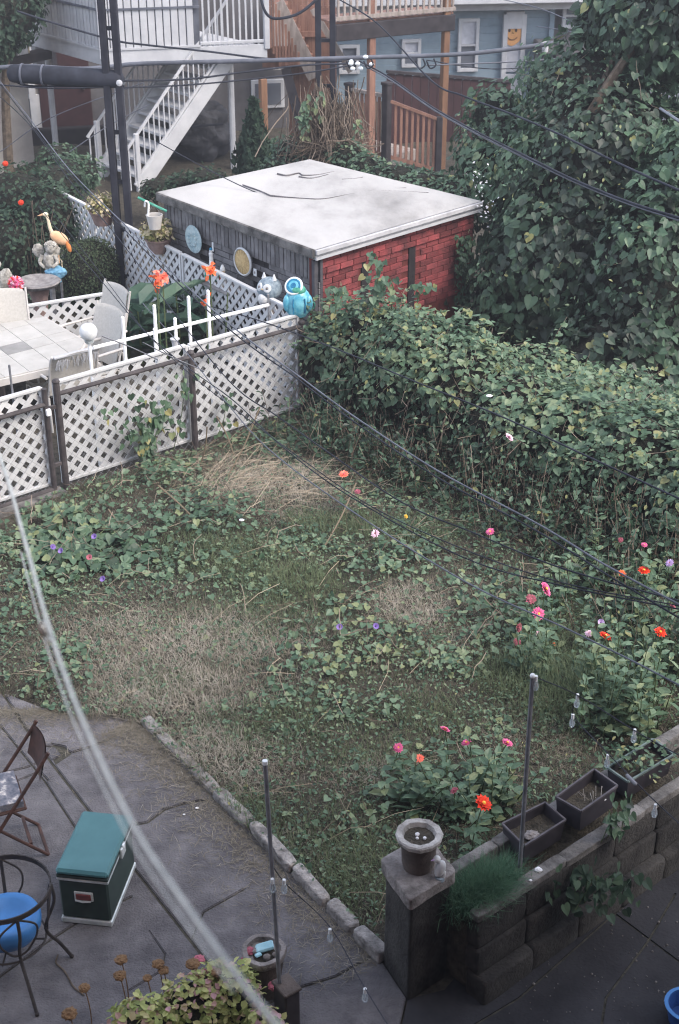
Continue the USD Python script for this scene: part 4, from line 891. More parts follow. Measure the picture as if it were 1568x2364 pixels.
# ledge with figures
lc = onwall(540, 652, .17); lg = thing('wall_shelf', 'grey stone shelf on the shed wall holding small figures', 'shelf', lc)
MB().box(lc, (.62, .28, .028), axw2, .006).obj(lg, 'board', 'stonegrey')
for s in (-.22, .22): MB().bar(lc + dL * s - UP * .02 - nL * .13, lc + dL * s - UP * .02 + nL * .05, .02, .05, dL).obj(lg, 'bracket', 'stonegrey')
c = lc + dL * .20 + UP * .014; fg = thing('lighthouse_figure', 'white tower figure on green rocks at the far end of the shelf', 'figurine', c)
MB().ball(c + UP * .05, (.09, .07, .08), 2, noise=.25, seed=2).obj(fg, 'rock', 'ceramicgreen'); MB().lathe([(.032, .08), (.022, .32), (.028, .325), (.018, .34), (.018, .37), (0, .40)], c, 14).obj(fg, 'tower', 'ceramicwhite', smooth=30); MB().ball(c + UP * .38, (.02, .02, .02), 1).obj(fg, 'lamp_dome', 'ceramicdeep')
MB().ball(c + dL * .05 + UP * .12, (.035, .03, .05), 2, noise=.2, seed=4).obj(fg, 'foliage', 'ceramicgreen')
c = lc + dL * -.02 + UP * .014; fg = thing('toy_figure', 'small white and red figure standing on the shed shelf', 'figurine', c)
MB().lathe([(0, 0), (.035, 0), (.042, .04), (.036, .10), (.028, .13), (0, .14)], c, 12).obj(fg, 'body', 'ceramicwhite', smooth=30); MB().ball(c + UP * .165, .03, 2).obj(fg, 'head', 'cranecream'); MB().lathe([(.034, .18), (.03, .2), (.012, .245), (0, .25)], c, 12).obj(fg, 'cap', 'ceramicwhite')
MB().box(c + nL * .04 + UP * .085, (.03, .014, .06), axw2, .004).obj(fg, 'coat', 'santared'); MB().ball(c - dL * .028 + UP * .15 + nL * .02, (.014, .014, .02), 1).obj(fg, 'scarf', 'santared')
for s in (-1, 1): MB().tube([c + dL * s * .035 + UP * .11, c + dL * s * .05 + nL * .02 + UP * .06], .010, 6).obj(fg, 'arm', 'ceramicwhite')

# pottery birds at the fence corner
c = G(622, 668, 1.22); sb_ = V3(c, 0); fg = thing('owl_pot', 'pale grey-blue spherical owl pot with ringed eyes at the fence corner', 'pottery', V3(c, c[2] - .12)); tow = unit(V3(EYE - c, 0)); axo = np.stack([np.cross(tow, UP) * -1, tow, UP])
MB().ball(c, (.125, .125, .115), 3).obj(fg, 'body', 'ceramicgrey', smooth=True)
ey = unit(tow * .8 + np.array([-.55, 0, .35])); r_ = unit(np.cross(UP, ey)); u_ = np.cross(ey, r_)
for s in (-1, 1):
    e = c + unit(ey + r_ * s * .42) * .112; nn = unit(ey + r_ * s * .42); rr_ = unit(np.cross(UP, nn)); uu = np.cross(nn, rr_)
    MB().lathe([(0, .006), (.018, .012), (.03, .012), (.042, .006), (.046, -.01)], e, 16, ax=np.stack([rr_, uu, nn])).obj(fg, 'eye_ring', 'ceramicwhite', smooth=30); MB().ball(e + nn * .012, .012, 1).obj(fg, 'pupil', 'pot')
    MB().lathe([(.026, 0), (.016, .03), (.004, .06), (0, .062)], c + r_ * s * .06 + UP * .095, 10).obj(fg, 'ear', 'ceramicwhite')
MB().lathe([(.016, 0), (.01, .02), (0, .035)], c + ey * .11 - UP * .02, 8, ax=np.stack([r_, u_, ey])).obj(fg, 'beak', 'gold')
MB().lathe([(.05, 0), (.06, .02), (.05, .03)], V3(c, c[2] - .13), 16).obj(fg, 'foot_ring', 'ceramicgrey'); MB().tube([V3(c, 0), V3(c, c[2] - .11)], .04, 8).obj(fg, 'support_post', 'stonegrey')
MB().ball(c + ey * .06 + np.array([-.03, -.03, -.1]), (.05, .05, .06), 2).obj(fg, 'chest', 'ceramicwhite')
UsdGeom.Xform.Get(stage, fg).AddScaleOp().Set(Gf.Vec3f(1.12, 1.12, 1.12))
c = G(688, 700, 1.24); fg = thing('frog_pot', 'turquoise glazed animal pot with big round eye beside the owl pot', 'pottery', V3(c, c[2] - .14)); tow = unit(V3(EYE - c, 0)); rt = -np.cross(tow, UP) * -1
axo = np.stack([rt, tow, UP])
MB().lathe([(0, -.135), (.075, -.135), (.115, -.08), (.125, 0), (.105, .07), (.075, .11), (.05, .12), (0, .125)], c, 28).obj(fg, 'body', 'ceramicblue', smooth=40)
for a_ in (-.55, .35): 
    dd = unit(tow * math.cos(a_) + rt * math.sin(a_)); MB().tube(catmull([c + dd * .118 + UP * .06, c + dd * .129, c + dd * .119 - UP * .08], 5), .0065, 5).obj(fg, 'dark_stripe', 'ceramicdeep')
MB().ball(c + tow * .02 + UP * .115, (.075, .07, .05), 2).obj(fg, 'neck', 'ceramicgreen', smooth=True)
e = c + UP * .155 + rt * .035 + tow * .03; nn = unit(tow * .75 + UP * .6 + rt * .25); rr_ = unit(np.cross(UP, nn)); uu = np.cross(nn, rr_); ax3 = np.stack([rr_, uu, nn])
MB().lathe([(0, -.05), (.07, -.045), (.085, -.01), (.084, .0), (.066, .012)], e, 24, ax=ax3).obj(fg, 'head', 'ceramicblue', smooth=40)
for r_o, r_i, mt, h in ((.086, .066, 'ceramicwhite', .010), (.066, .047, 'ceramicdeep', .014), (.047, .026, 'ceramicblue', .018), (.026, 0.0, 'ceramicdeep', .022)):
    MB().lathe([(r_o, -.005), (r_o, h - .004), (r_o - .004, h), (max(r_i, 0), h)], e, 24, ax=ax3).obj(fg, 'eye_ring', mt)
for s in (-1, 1):
    w0 = c + rt * s * .10 + tow * .05; MB().ball(w0, (.035, .045, .08), 2, axo).obj(fg, 'wing', 'ceramicblue', smooth=True)
MB().tube([V3(c, 0), V3(c, c[2] - .13)], .05, 8).obj(fg, 'support_post', 'stonegrey')
MB().tube(catmull([c - rt * .10 + UP * .0, c - rt * .15 - UP * .02, c - rt * .14 - UP * .07, c - rt * .08 - UP * .1], 5), .007, 6).obj(fg, 'handle', 'ceramicgreen')

UsdGeom.Xform.Get(stage, fg).AddScaleOp().Set(Gf.Vec3f(1.18, 1.18, 1.18))
# bird bath, crane, statue, boxwood
c = G(90, 735); c = V3(G(88, 652, .72), 0); bb = thing('bird_bath', 'round grey stone bird bath on a pinkish pedestal', 'bird bath', c)
MB().lathe([(0, .66), (.10, .655), (.24, .69), (.275, .735), (.265, .75), (.235, .74), (.12, .705), (0, .70)], c, 32, wob=.01).obj(bb, 'bowl', 'stonegrey', smooth=40)
MB().lathe([(.17, 0), (.17, .05), (.11, .10), (.085, .3), (.10, .52), (.13, .62), (.12, .665)], c, 24).obj(bb, 'pedestal', 'pinkstone', smooth=40)
c = V3(G(139, 628, .62), 0); cr = thing('crane_ornament', 'peach and orange crane ornament on a round white stand', 'garden ornament', c)
z0 = .62
MB().lathe([(0, 0), (.085, 0), (.09, .015), (.08, .035), (0, .04)], V3(c, z0 - .02), 20).obj(cr, 'stand', 'ceramicwhite', smooth=30); MB().tube([V3(c, 0), V3(c, z0 - .02)], .018, 8).obj(cr, 'stake', 'rod')
for s in (-.02, .02): MB().tube([V3(c, z0 + .02) + [s * 1.6, 0, 0], V3(c, z0 + .15) + [s * 1.6, 0, 0], V3(c, z0 + .17) + [s, 0, 0]], .006, 5).obj(cr, 'foot_wire', 'cranecream')
MB().tube([V3(c, z0 + .12) + [0, 0, 0], V3(c, z0 + .36) + [.0, 0, 0]], .008, 6).obj(cr, 'leg', 'crane')
bx = np.stack([unit(np.array([.80, .1, -.55])), unit(np.array([0, 1, .1])), unit(np.array([.55, 0, .8]))])
MB().ball(V3(c, z0 + .45) + [.03, 0, 0], (.125, .055, .075), 3, bx).obj(cr, 'body', 'crane', smooth=True); MB().ball(V3(c, z0 + .345) + [.135, 0, 0], (.085, .035, .03), 2, np.stack([unit([.25, 0, -1.]), [0, 1, 0], unit([1, 0, .25])])).obj(cr, 'tail', 'craneorange', smooth=True)
MB().tube(catmull([V3(c, z0 + .48) + [-.04, 0, 0], V3(c, z0 + .58) + [-.075, 0, 0], V3(c, z0 + .69) + [-.09, 0, 0], V3(c, z0 + .745) + [-.11, 0, 0]], 5), np.linspace(.028, .014, 16), 8).obj(cr, 'neck', 'cranecream', smooth=50)
MB().ball(V3(c, z0 + .755) + [-.115, 0, 0], (.036, .028, .028), 2).obj(cr, 'head', 'cranecream', smooth=True); MB().tube([V3(c, z0 + .755) + [-.14, 0, 0], V3(c, z0 + .735) + [-.215, 0, 0]], [.016, .004], 8).obj(cr, 'beak', 'crane')
c = V3(G(118, 640, .0), 0); c = V3(G(112, 580, .95), 0); sta = thing('cherub_statue', 'weathered winged statue with blue drapery beside the rose bush', 'statue', c)
MB().tube([V3(c, 0), V3(c, .66)], .035, 8).obj(sta, 'stand', 'rod'); zz = .66
MB().ball(V3(c, zz + .16), (.085, .075, .14), 3, noise=.12, seed=6).obj(sta, 'torso', 'statue', smooth=True); MB().ball(V3(c, zz + .34) + [.03, -.02, 0], (.065, .062, .07), 3, noise=.1, seed=8).obj(sta, 'head', 'statue', smooth=True); MB().ball(V3(c, zz + .37) + [.03, .0, 0], (.075, .07, .055), 3, noise=.35, nscale=5, seed=2).obj(sta, 'hair', 'statue')
for s in (-1, 1):
    MB().ball(V3(c, zz + .27) + [s * .10 - .04, .05, .02], (.075, .02, .085), 2, noise=.3, nscale=4, seed=5 + s).obj(sta, 'wing', 'statue')
    MB().tube(catmull([V3(c, zz + .25) + [s * .08, -.02, 0], V3(c, zz + .17) + [s * .11, -.06, 0], V3(c, zz + .12) + [s * .05, -.11, 0]], 4), np.linspace(.028, .018, 9), 8).obj(sta, 'arm', 'statue')
MB().ball(V3(c, zz + .03) + [.07, -.03, 0], (.13, .09, .08), 3, noise=.3, nscale=3, seed=1).obj(sta, 'drapery', 'statueblue', smooth=60); MB().tube([V3(c, zz + .02) + [.1, -.05, 0], V3(c, zz - .09) + [.12, -.06, 0]], [.035, .02], 8).obj(sta, 'leg', 'statueblue')
c = V3(G(8, 640, .75), 0); s2_ = thing('bird_statue', 'mottled white bird statue at the left edge beyond the table', 'statue', c)
MB().tube([V3(c, 0), V3(c, .6)], .05, 8).obj(s2_, 'stand', 'stonegrey'); MB().ball(V3(c, .72), (.10, .08, .15), 3, np.stack([unit([1, 0, -.6]), [0, 1, 0], unit([.6, 0, 1.])]), noise=.2, seed=3).obj(s2_, 'body', 'statue', smooth=True); MB().ball(V3(c, .92) + [-.06, 0, 0], (.05, .05, .055), 2).obj(s2_, 'head', 'statue'); MB().ball(V3(c, .62) + [.10, 0, 0], (.04, .03, .10), 2, noise=.2).obj(s2_, 'tail', 'statue')
c = V3(G(26, 710, .55), 0); c = V3(G(37, 658, .78), 0); pf = thing('pom_flower', 'pink and red ball flower on a pale stem by the bird bath', 'flower', c); MB().tube([V3(c, 0), V3(c, .7)], .010, 6).obj(pf, 'stem', 'stem')
fx, fn = [], []
d = unit(np.random.default_rng(2).normal(size=(220, 3))); cc = V3(c, .80)
for nm, mt, sl_ in (('petals', 'fl_pale', slice(0, 80)), ('petals', 'fl_pink', slice(80, 150)), ('petals', 'fl_red', slice(150, 220))):
    m = MB(); v, f, _ = leafmesh(cc + d[sl_] * .055, np.cross(d[sl_], unit(np.random.default_rng(3).normal(size=d[sl_].shape))), d[sl_], .05, .5, DX, DF); m.add(v, f).obj(pf, nm, mt)
MB().ball(cc, .055, 2).obj(pf, 'heart', 'fl_pink'); MB().add(*leafmesh(np.array([cc - UP * .09] * 5), unit(np.random.default_rng(1).normal(size=(5, 3)) + UP * 1.5), unit(np.random.default_rng(6).normal(size=(5, 3)) * [1, 1, .2]), .08, .9, OX, OF)[:2]).obj(pf, 'leaf', 'stem')

# green bracket arm with a white hook, hanging and fence baskets
def basket(c, r, lab, seed, ht=.16):
    T = thing('flower_basket', lab, 'flower basket', V3(c, c[2] - ht)); g_ = np.random.default_rng(seed)
    MB().lathe([(0, -ht), (r * .62, -ht), (r * .95, 0), (r, .0), (r, .02), (r * .9, .02), (r * .86, -.01), (0, -.02)], c, 24).obj(T, 'pot', 'pinkstone', smooth=30)
    P, N = shell([(c + UP * r * .65, np.array([r * 1.15, r * 1.15, r * .85]))], 420, .06, seed, 0, 6, .3); N2, D = orient(P, N, g_, .4, .6, .2)
    leafy(T, P, N2, D, g_.uniform(.045, .075, len(P)), np.clip(g_.beta(1.4, 1.3, len(P)), 0, 1), 'basketleaf', OX, OF, pick=40)
    return T
basket(V3(S0 + SD * 4.3 + np.cross(SD, UP) * -.16, 1.27), .17, 'planted basket with pinkish cream foliage hung high on the long lattice', 31)
bq = V3(G(366, 552, 1.2)); T = basket(bq, .17, 'cream and green foliage basket hung on the lattice right of the utility pole', 32)
bc = V3(G(357, 508, 1.5)); b2_ = thing('hanging_pot', 'empty beige pot hanging from the green bracket arm', 'flower pot', bc); MB().lathe([(0, -.10), (.07, -.10), (.10, .06), (.105, .07), (.09, .07), (.06, -.08)], bc, 20).obj(b2_, 'pot', 'tableframe', smooth=30); MB().tube([bc + [-.09, 0, .06], bc + [0, 0, .2], bc + [.09, 0, .06]], .004, 4).obj(b2_, 'hanger', 'wire')
arm = thing('bracket_arm', 'green pipe arm with white hook above the lattice', 'bracket', V3(bc, 0)); aY = bc[1]
MB().tube([atY(318, 455, aY), atY(345, 468, aY), atY(385, 487, aY)], .016, 8).obj(arm, 'pipe', 'ceramicgreen'); MB().tube(catmull([atY(334, 476, aY), atY(336, 464, aY - .03), atY(343, 470, aY - .03), atY(342, 497, aY - .03)], 5), .012, 8).obj(arm, 'hook', 'whitepipe')
# ================================================================ vegetation
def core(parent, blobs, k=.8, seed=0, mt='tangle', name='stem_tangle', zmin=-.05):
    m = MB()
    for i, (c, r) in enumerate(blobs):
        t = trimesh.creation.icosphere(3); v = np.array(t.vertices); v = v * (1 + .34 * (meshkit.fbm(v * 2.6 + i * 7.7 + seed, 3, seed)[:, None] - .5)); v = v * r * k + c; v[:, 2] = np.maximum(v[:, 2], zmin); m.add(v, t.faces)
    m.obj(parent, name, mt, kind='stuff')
def runners(parent, P, N, g, n, L=.5, r=.004, mt='deadvine', name='dead_stem', down=1.0):
    m = MB(); o = g.choice(len(P), n)
    for i in o:
        p = P[i] + N[i] * .02; d = unit(-UP * down + g.normal(size=3) * .55 + N[i] * .15); pts = [p]
        for _ in range(4): d = unit(d + g.normal(size=3) * .28); pts.append(pts[-1] + d * L * g.uniform(.12, .3))
        pts = np.array(pts); pts[:, 2] = np.maximum(pts[:, 2], .02); m.tube(pts, r * g.uniform(.6, 1.3), 3, g.random(), False)
    m.obj(parent, name, mt, kind='stuff', tint=True)

# ---- big vine-covered tree on the right
tb_ = [blob(1190, 720, 16.6, 130, 190, .75), blob(1330, 640, 16.3, 225, 250, 1.0), blob(1500, 700, 15.4, 180, 260, 1.0), blob(1440, 830, 14.9, 190, 130, .8),
       blob(1235, 480, 17.3, 145, 135, .8), blob(1400, 400, 16.8, 240, 200, 1.0), blob(1165, 370, 18.4, 120, 105, .7), blob(1150, 265, 18.8, 70, 70, .5),
       blob(1360, 235, 17.6, 150, 140, .9), blob(1480, 60, 17.6, 125, 110, .9), blob(1580, 30, 17.2, 100, 150, .8), blob(1590, 440, 15.8, 110, 150, .8), blob(1390, 60, 18.2, 60, 70, .5), blob(1265, 200, 18.6, 60, 60, .5)]
vt = thing('vine_covered_tree', 'tall tree smothered in heart-leaved vines right of the shed', 'tree', V3(tb_[1][0], 0))
g = np.random.default_rng(101)
cx_, cy_ = tb_[1][0][0], tb_[1][0][1] + .3
MB().tube(catmull([(cx_, cy_, -.1), (cx_ + .05, cy_, 1.0), (cx_ - .05, cy_ + .2, 2.0), (cx_ + .1, cy_ + .5, 2.7), (cx_ + .1, cy_ + .6, 3.1)], 5), np.linspace(.17, .06, 21), 9).obj(vt, 'trunk', 'twig')
for k, (c, r) in enumerate(tb_[4:12]): MB().tube(catmull([(cx_, cy_ + .1, max(.8, c[2] - 1.2)), (cx_ + c[0]) / 2 * np.array([1, 0, 0]) + np.array([0, (cy_ + c[1]) / 2 + .1, c[2] - .35]), c], 5), np.linspace(.07, .02, 11), 6).obj(vt, 'limb', 'twig')
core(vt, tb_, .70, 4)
P, N = shell(tb_, 15000, .24, 12, .25, 1.7, .60, hole=.46); Pi, Ni = shell([(c, r * .86) for c, r in tb_], 9000, .10, 112, .15, 2.0, .40); P, N = np.vstack([P, Pi]), np.vstack([N, Ni])
N2, D = orient(P, N, g, .30, .42); sz = g.uniform(.04, .135, len(P)) * (.6 + .75 * meshkit.noise(P * 1.3, 3)); q_ = pix(P)
up_ = np.clip((420 - q_[:, 1]) / 200, 0, 1); tt = tints(P, g, .36, .17, 1.0, .70, .014) - .14 * up_ * 0
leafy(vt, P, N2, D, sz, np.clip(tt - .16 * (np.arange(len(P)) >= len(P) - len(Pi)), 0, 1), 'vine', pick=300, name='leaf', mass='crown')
Pq, Nq = shell(tb_, 5200, .10, 212, .25, 2.0, .5, hole=.5); Nq2, Dq = orient(Pq, Nq, g, .3, .6); m = MB(); m.add(*leafmesh(Pq + Nq * .05, Nq2, Dq, g.uniform(.03, .065, len(Pq)), np.clip(tints(Pq, g, .60, .2, 2.2, .5, .05), 0, 1), OX, OF)); m.obj(vt, 'small_foliage', 'vine', kind='stuff', tint=True)
runners(vt, P, N, g, 120, .6, .0035, 'deadvine')
# pale blossoms where the vine meets the roof corner
m = MB(); 
for (x, y, n_) in ((1110, 425, 22), (1120, 470, 26), (1135, 500, 10), (1095, 402, 8)):
    c0 = atY(x, y, 16.55); pp = c0 + g.normal(size=(n_, 3)) * [.06, .05, .10]; m.add(*leafmesh(pp, unit(g.normal(size=(n_, 3)) + UP), unit(g.normal(size=(n_, 3))), .038, .5, DX, DF)[:2])
m.obj(vt, 'blossom', 'litter', kind='stuff')

# ---- vine hedge along the boundary
hb = [(np.array([x, y, z]), np.array(r)) for x, y, z, r in (
    (.02, 14.62, .52, (.34, .30, .52)), (.24, 14.62, .60, (.44, .38, .60)), (.52, 14.38, .70, (.46, .46, .64)), (.95, 14.0, .72, (.58, .55, .68)), (1.45, 13.6, .60, (.60, .60, .62)), (1.95, 13.1, .52, (.62, .62, .60)),
    (2.45, 12.65, .48, (.65, .62, .60)), (2.95, 12.2, .46, (.68, .65, .60)), (3.5, 11.6, .44, (.7, .7, .58)), (2.2, 14.0, .40, (.7, .6, .50)), (2.9, 13.4, .38, (.75, .65, .50)), (3.7, 12.7, .4, (.8, .7, .5)), (4.1, 11.2, .4, (.7, .7, .55)))]
hb = [(c + np.array([-.16, -.24, .03]), r * np.array([1.06, 1.12, 1.04])) for c, r in hb]
hg = thing('vine_hedge', 'fence smothered in morning glory vines along the right of the lawn', 'hedge', (1.9, 13.2, 0))
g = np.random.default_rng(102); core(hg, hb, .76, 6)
P, N = shell(hb, 17500, .13, 13, .04, 3.0, .56, hole=.40); Pi, Ni = shell([(c, r * .88) for c, r in hb], 7000, .08, 113, .04, 2.6, .34); ok_ = g.random(len(Pi)) < np.clip(.15 + (Pi[:, 2] - .2) / .7, 0, 1); Pi, Ni = Pi[ok_], Ni[ok_]; P, N = np.vstack([P, Pi]), np.vstack([N, Ni])
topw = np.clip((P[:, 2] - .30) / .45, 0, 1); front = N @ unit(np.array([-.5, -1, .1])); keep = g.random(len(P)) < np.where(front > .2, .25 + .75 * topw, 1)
P, N, topw = P[keep], N[keep], topw[keep]
N2, D = orient(P, N, g, .65, .42, .8); sz = g.uniform(.035, .085, len(P)) * (.7 + .6 * meshkit.noise(P * 2.1, 8))
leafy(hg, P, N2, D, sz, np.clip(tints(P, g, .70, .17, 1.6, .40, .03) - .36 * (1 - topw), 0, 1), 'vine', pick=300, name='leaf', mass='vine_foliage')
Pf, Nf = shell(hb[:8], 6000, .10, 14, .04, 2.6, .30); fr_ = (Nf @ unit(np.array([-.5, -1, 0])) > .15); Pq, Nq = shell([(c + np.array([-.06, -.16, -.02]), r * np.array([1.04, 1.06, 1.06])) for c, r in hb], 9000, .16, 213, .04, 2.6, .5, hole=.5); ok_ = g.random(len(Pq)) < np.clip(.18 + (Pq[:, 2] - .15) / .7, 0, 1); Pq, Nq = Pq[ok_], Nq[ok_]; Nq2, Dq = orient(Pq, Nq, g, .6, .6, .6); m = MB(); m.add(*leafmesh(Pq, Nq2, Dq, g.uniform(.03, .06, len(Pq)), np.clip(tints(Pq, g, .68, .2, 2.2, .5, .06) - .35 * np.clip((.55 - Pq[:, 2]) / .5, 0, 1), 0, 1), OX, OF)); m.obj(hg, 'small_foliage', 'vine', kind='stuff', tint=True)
runners(hg, Pf[fr_] - Nf[fr_] * .05, Nf[fr_], g, 700, .45, .0032)
Pt, Nt = shell(hb, 1700, .02, 77, .6, 2.6, .5); ms = MB(); q_ = []
for x in Pt[Nt[:, 2] > .35][:430]:
    tip = x + UP * g.uniform(.05, .38) * g.random() + g.normal(size=3) * [.13, .13, .02]; ms.tube(catmull([x, (x + tip) / 2 + g.normal(size=3) * .02, tip], 3), .0025, 3, g.random(), False); k = g.integers(3, 9); q_.append(x + (tip - x) * g.uniform(.2, 1, (k, 1)) + g.normal(size=(k, 3)) * .02)
ms.obj(hg, 'shoot_stem', 'deadvine', kind='stuff', tint=True); q_ = np.vstack(q_); Nq2, Dq = orient(q_, np.tile([0, -.4, 1.], (len(q_), 1)), g, .3, .6, .5); m = MB(); m.add(*leafmesh(q_, Nq2, Dq, g.uniform(.03, .07, len(q_)), np.clip(g.normal(.78, .14, len(q_)), 0, .95))); m.obj(hg, 'shoot_foliage', 'vine', kind='stuff', tint=True)
# sprigs standing up against the red wall
for i, (x, y, yt) in enumerate(((862, 700, 590), (905, 690, 640), (965, 690, 655), (775, 715, 665))):
    b_ = atY(x, y, 13.95); t_ = atY(x + (-6 if i % 2 else 8), yt, 13.95); m = MB(); sp_ = thing('vine_sprig', ['tall leafy vine sprig against the red wall, left of centre', 'short twiggy vine sprig low against the red wall', 'curling vine tip before the right dark recess of the red wall', 'slender sprig with a pink bloom beside the turquoise pot'][i], 'plant', b_)
    pts = catmull([b_ - UP * .3, b_, (b_ + t_) / 2 + np.array([.03, 0, 0]), t_], 5); m.tube(pts, .006, 4).obj(sp_, 'stem', 'stem')
    n_ = (46, 12, 18, 16)[i]; f_ = g.random(n_); pp = b_ + (t_ - b_) * f_[:, None] + g.normal(size=(n_, 3)) * [.07 * (.4 + (1 - f_).mean()), .05, .03]
    N2, D = orient(pp, np.tile([-.3, -1, .3], (n_, 1)), g, .5, .5); leafy(sp_, pp, N2, D, g.uniform(.045, .085, n_), np.clip(g.normal(.6, .2, n_), 0, 1), 'vine', pick=n_, mass='rest')
# ivy column climbing the red wall
iv = thing('climbing_ivy', 'narrow ivy strand climbing the right end of the red wall', 'vine', online(1062, 730, oR, dR) * [1, 1, 0])
n_ = 420; x = 1066 + g.normal(size=n_) * 10 + 6 * np.sin(np.arange(n_)); y = g.uniform(540, 740, n_); pp = np.array([online(a_, b_, oR, dR) for a_, b_ in zip(x, y)]) + nR * g.uniform(.03, .10, (n_, 1))
N2, D = orient(pp, np.tile(nR, (n_, 1)), g, .2, .35); leafy(iv, pp, N2, D, g.uniform(.03, .06, n_), np.clip(g.normal(.5, .2, n_), 0, .9), 'vine', pick=60, mass='foliage')

# ---- vine leaves and weeds on and below the front fence
cv = thing('fence_vine', 'green vine strands climbing the chain-link fence', 'vine', FP0 + FD * .9)
pts = [(360, 960, 26), (330, 985, 26), (345, 1010, 20), (300, 1000, 16), (420, 910, 8), (375, 925, 8), (322, 915, 6), (425, 860, 6), (405, 985, 10), (330, 1040, 20), (500, 980, 10), (250, 960, 6), (520, 920, 6)]
pp = []
for x, y, k in pts:
    for _ in range(k): pp.append(online(x + g.normal() * 13, y + g.normal() * 15, FP0 + FN * .03, FD))
pp = np.array(pp) + FN * g.uniform(0, .07, (len(pp), 1)); N2, D = orient(pp, np.tile(FN, (len(pp), 1)), g, .4, .4); leafy(cv, pp, N2, D, g.uniform(.045, .085, len(pp)), np.clip(g.normal(.6, .2, len(pp)), 0, 1), 'vine', pick=150, mass='foliage')
m = MB()
for (a_, b_) in (((330, 1045), (362, 950)), ((345, 1045), (300, 960)), ((400, 1040), (425, 860)), ((340, 1040), (385, 915)), ((500, 1010), (520, 915))): m.tube(catmull([online(*a_, FP0 + FN * .03, FD), online((a_[0] + b_[0]) / 2 + 8, (a_[1] + b_[1]) / 2, FP0 + FN * .04, FD), online(*b_, FP0 + FN * .03, FD)], 5), .004, 4)
m.obj(cv, 'stem', 'stem')

# ---- lawn: fields of cover measured on the picture
yard = Polygon([G(-60, 1604)[:2], G(60, 1618)[:2], G(120, 1645)[:2], G(190, 1668)[:2], G(260, 1660)[:2], G(318, 1676)[:2], K0 + [-.03, -.05], (K0 * .7 + K1 * .3) - [.05, .03], (K0 * .4 + K1 * .6) - [.02, .0], K1 + [.0, .03], (.42, 6.32), WALL0[:2] - WN[:2] * .06, WALL1[:2] - WN[:2] * .06, (4.5, 9.8), (4.6, 10.9), (3.2, 11.6), (2.0, 12.6), (1.0, 13.5), (-.2, 14.4), FP2[:2] + FN[:2] * .06, FP0[:2] + FN[:2] * .06, g1[:2] + FN[:2] * .25, g1[:2] - FD[:2] * 2 + FN[:2] * .25]).buffer(0)
def scatter(n, seed):
    g_ = np.random.default_rng(seed); x0, y0, x1, y1 = yard.bounds; p = np.stack([g_.uniform(x0, x1, n * 2), g_.uniform(y0, y1, n * 2)], 1)
    p = p[shapely.contains_xy(yard, p[:, 0], p[:, 1])]; p = np.column_stack([p, np.maximum(gz(p[:, 0], p[:, 1]), .012)]); q = pix(p); ok = (q[:, 0] > -60) & (q[:, 0] < 1640) & (q[:, 1] < 2420); return p[ok], q[ok], g_
def field(q, spots):
    w = np.zeros(len(q))
    for x, y, rx, ry, k in spots: w = np.maximum(w, k * np.exp(-(((q[:, 0] - x) / rx) ** 2 + ((q[:, 1] - y) / ry) ** 2) ** 1.5)) if k > 0 else w + k * np.exp(-(((q[:, 0] - x) / rx) ** 2 + ((q[:, 1] - y) / ry) ** 2))
    return np.clip(w, 0, 1)
VINES = [(200, 1250, 210, 80, .95), (120, 1300, 130, 70, .9), (300, 1090, 190, 50, .75), (430, 1190, 150, 50, .95), (560, 1200, 60, 30, .5), (480, 1330, 150, 70, .45), (160, 1510, 50, 30, .7), (160, 1570, 70, 25, .6), (40, 1420, 60, 40, .3), (800, 1460, 130, 70, .9), (760, 1530, 120, 60, .6), (900, 1310, 130, 70, .6), (700, 1260, 100, 50, .35),
         (1150, 1420, 120, 80, .95), (1090, 1370, 80, 60, .7), (1020, 1540, 90, 40, .65), (700, 1620, 150, 70, .4), (860, 1640, 90, 40, .5), (1100, 1780, 110, 90, .45), (960, 1800, 70, 60, .3), (560, 1000, 120, 30, .6), (640, 1030, 90, 40, .5), (1330, 1240, 200, 60, .35), (1000, 1150, 150, 50, .3), (1500, 1350, 120, 80, .5), (1420, 1580, 120, 100, .4), (250, 1330, 60, 30, .5), (640, 1930, 60, 60, .15), (800, 1880, 200, 120, .18)]
GREEN = [(670, 1345, 110, 45, 1), (560, 1320, 90, 40, .8), (820, 1215, 90, 30, .7), (720, 1210, 80, 30, .7), (1170, 1565, 80, 60, .9), (1280, 1590, 120, 90, .9), (980, 1230, 100, 40, .5), (760, 1950, 200, 150, .45), (900, 1750, 200, 120, .4), (1300, 1480, 150, 100, .6), (640, 1680, 180, 80, .45), (1000, 1660, 150, 60, .5), (380, 1580, 80, 40, .4), (1000, 1050, 200, 50, .5), (560, 1900, 120, 80, .6), (820, 2000, 160, 120, .7), (620, 1420, 200, 60, .5), (520, 1280, 200, 60, .6)]
DRY = [(480, 1470, 260, 90, 1), (400, 1600, 220, 80, 1), (250, 1480, 160, 70, .8), (950, 1400, 110, 60, 1), (620, 1110, 190, 70, 1), (700, 1180, 120, 40, .6), (850, 1800, 110, 60, .6), (560, 1760, 160, 90, .7), (460, 1720, 140, 70, .9), (350, 1540, 200, 60, .9), (560, 1560, 120, 50, .6), (1050, 1480, 60, 30, .5), (1240, 1700, 150, 80, .4), (900, 1980, 150, 80, .25), (700, 2000, 120, 120, .3), (100, 1520, 100, 50, .4)]
BARE = [(50, 1210, 90, 30, 1), (270, 1180, 60, 20, .5), (1150, 1250, 90, 40, .5), (1250, 1440, 50, 40, .6), (820, 2120, 70, 60, .3), (60, 1560, 80, 25, .5)]
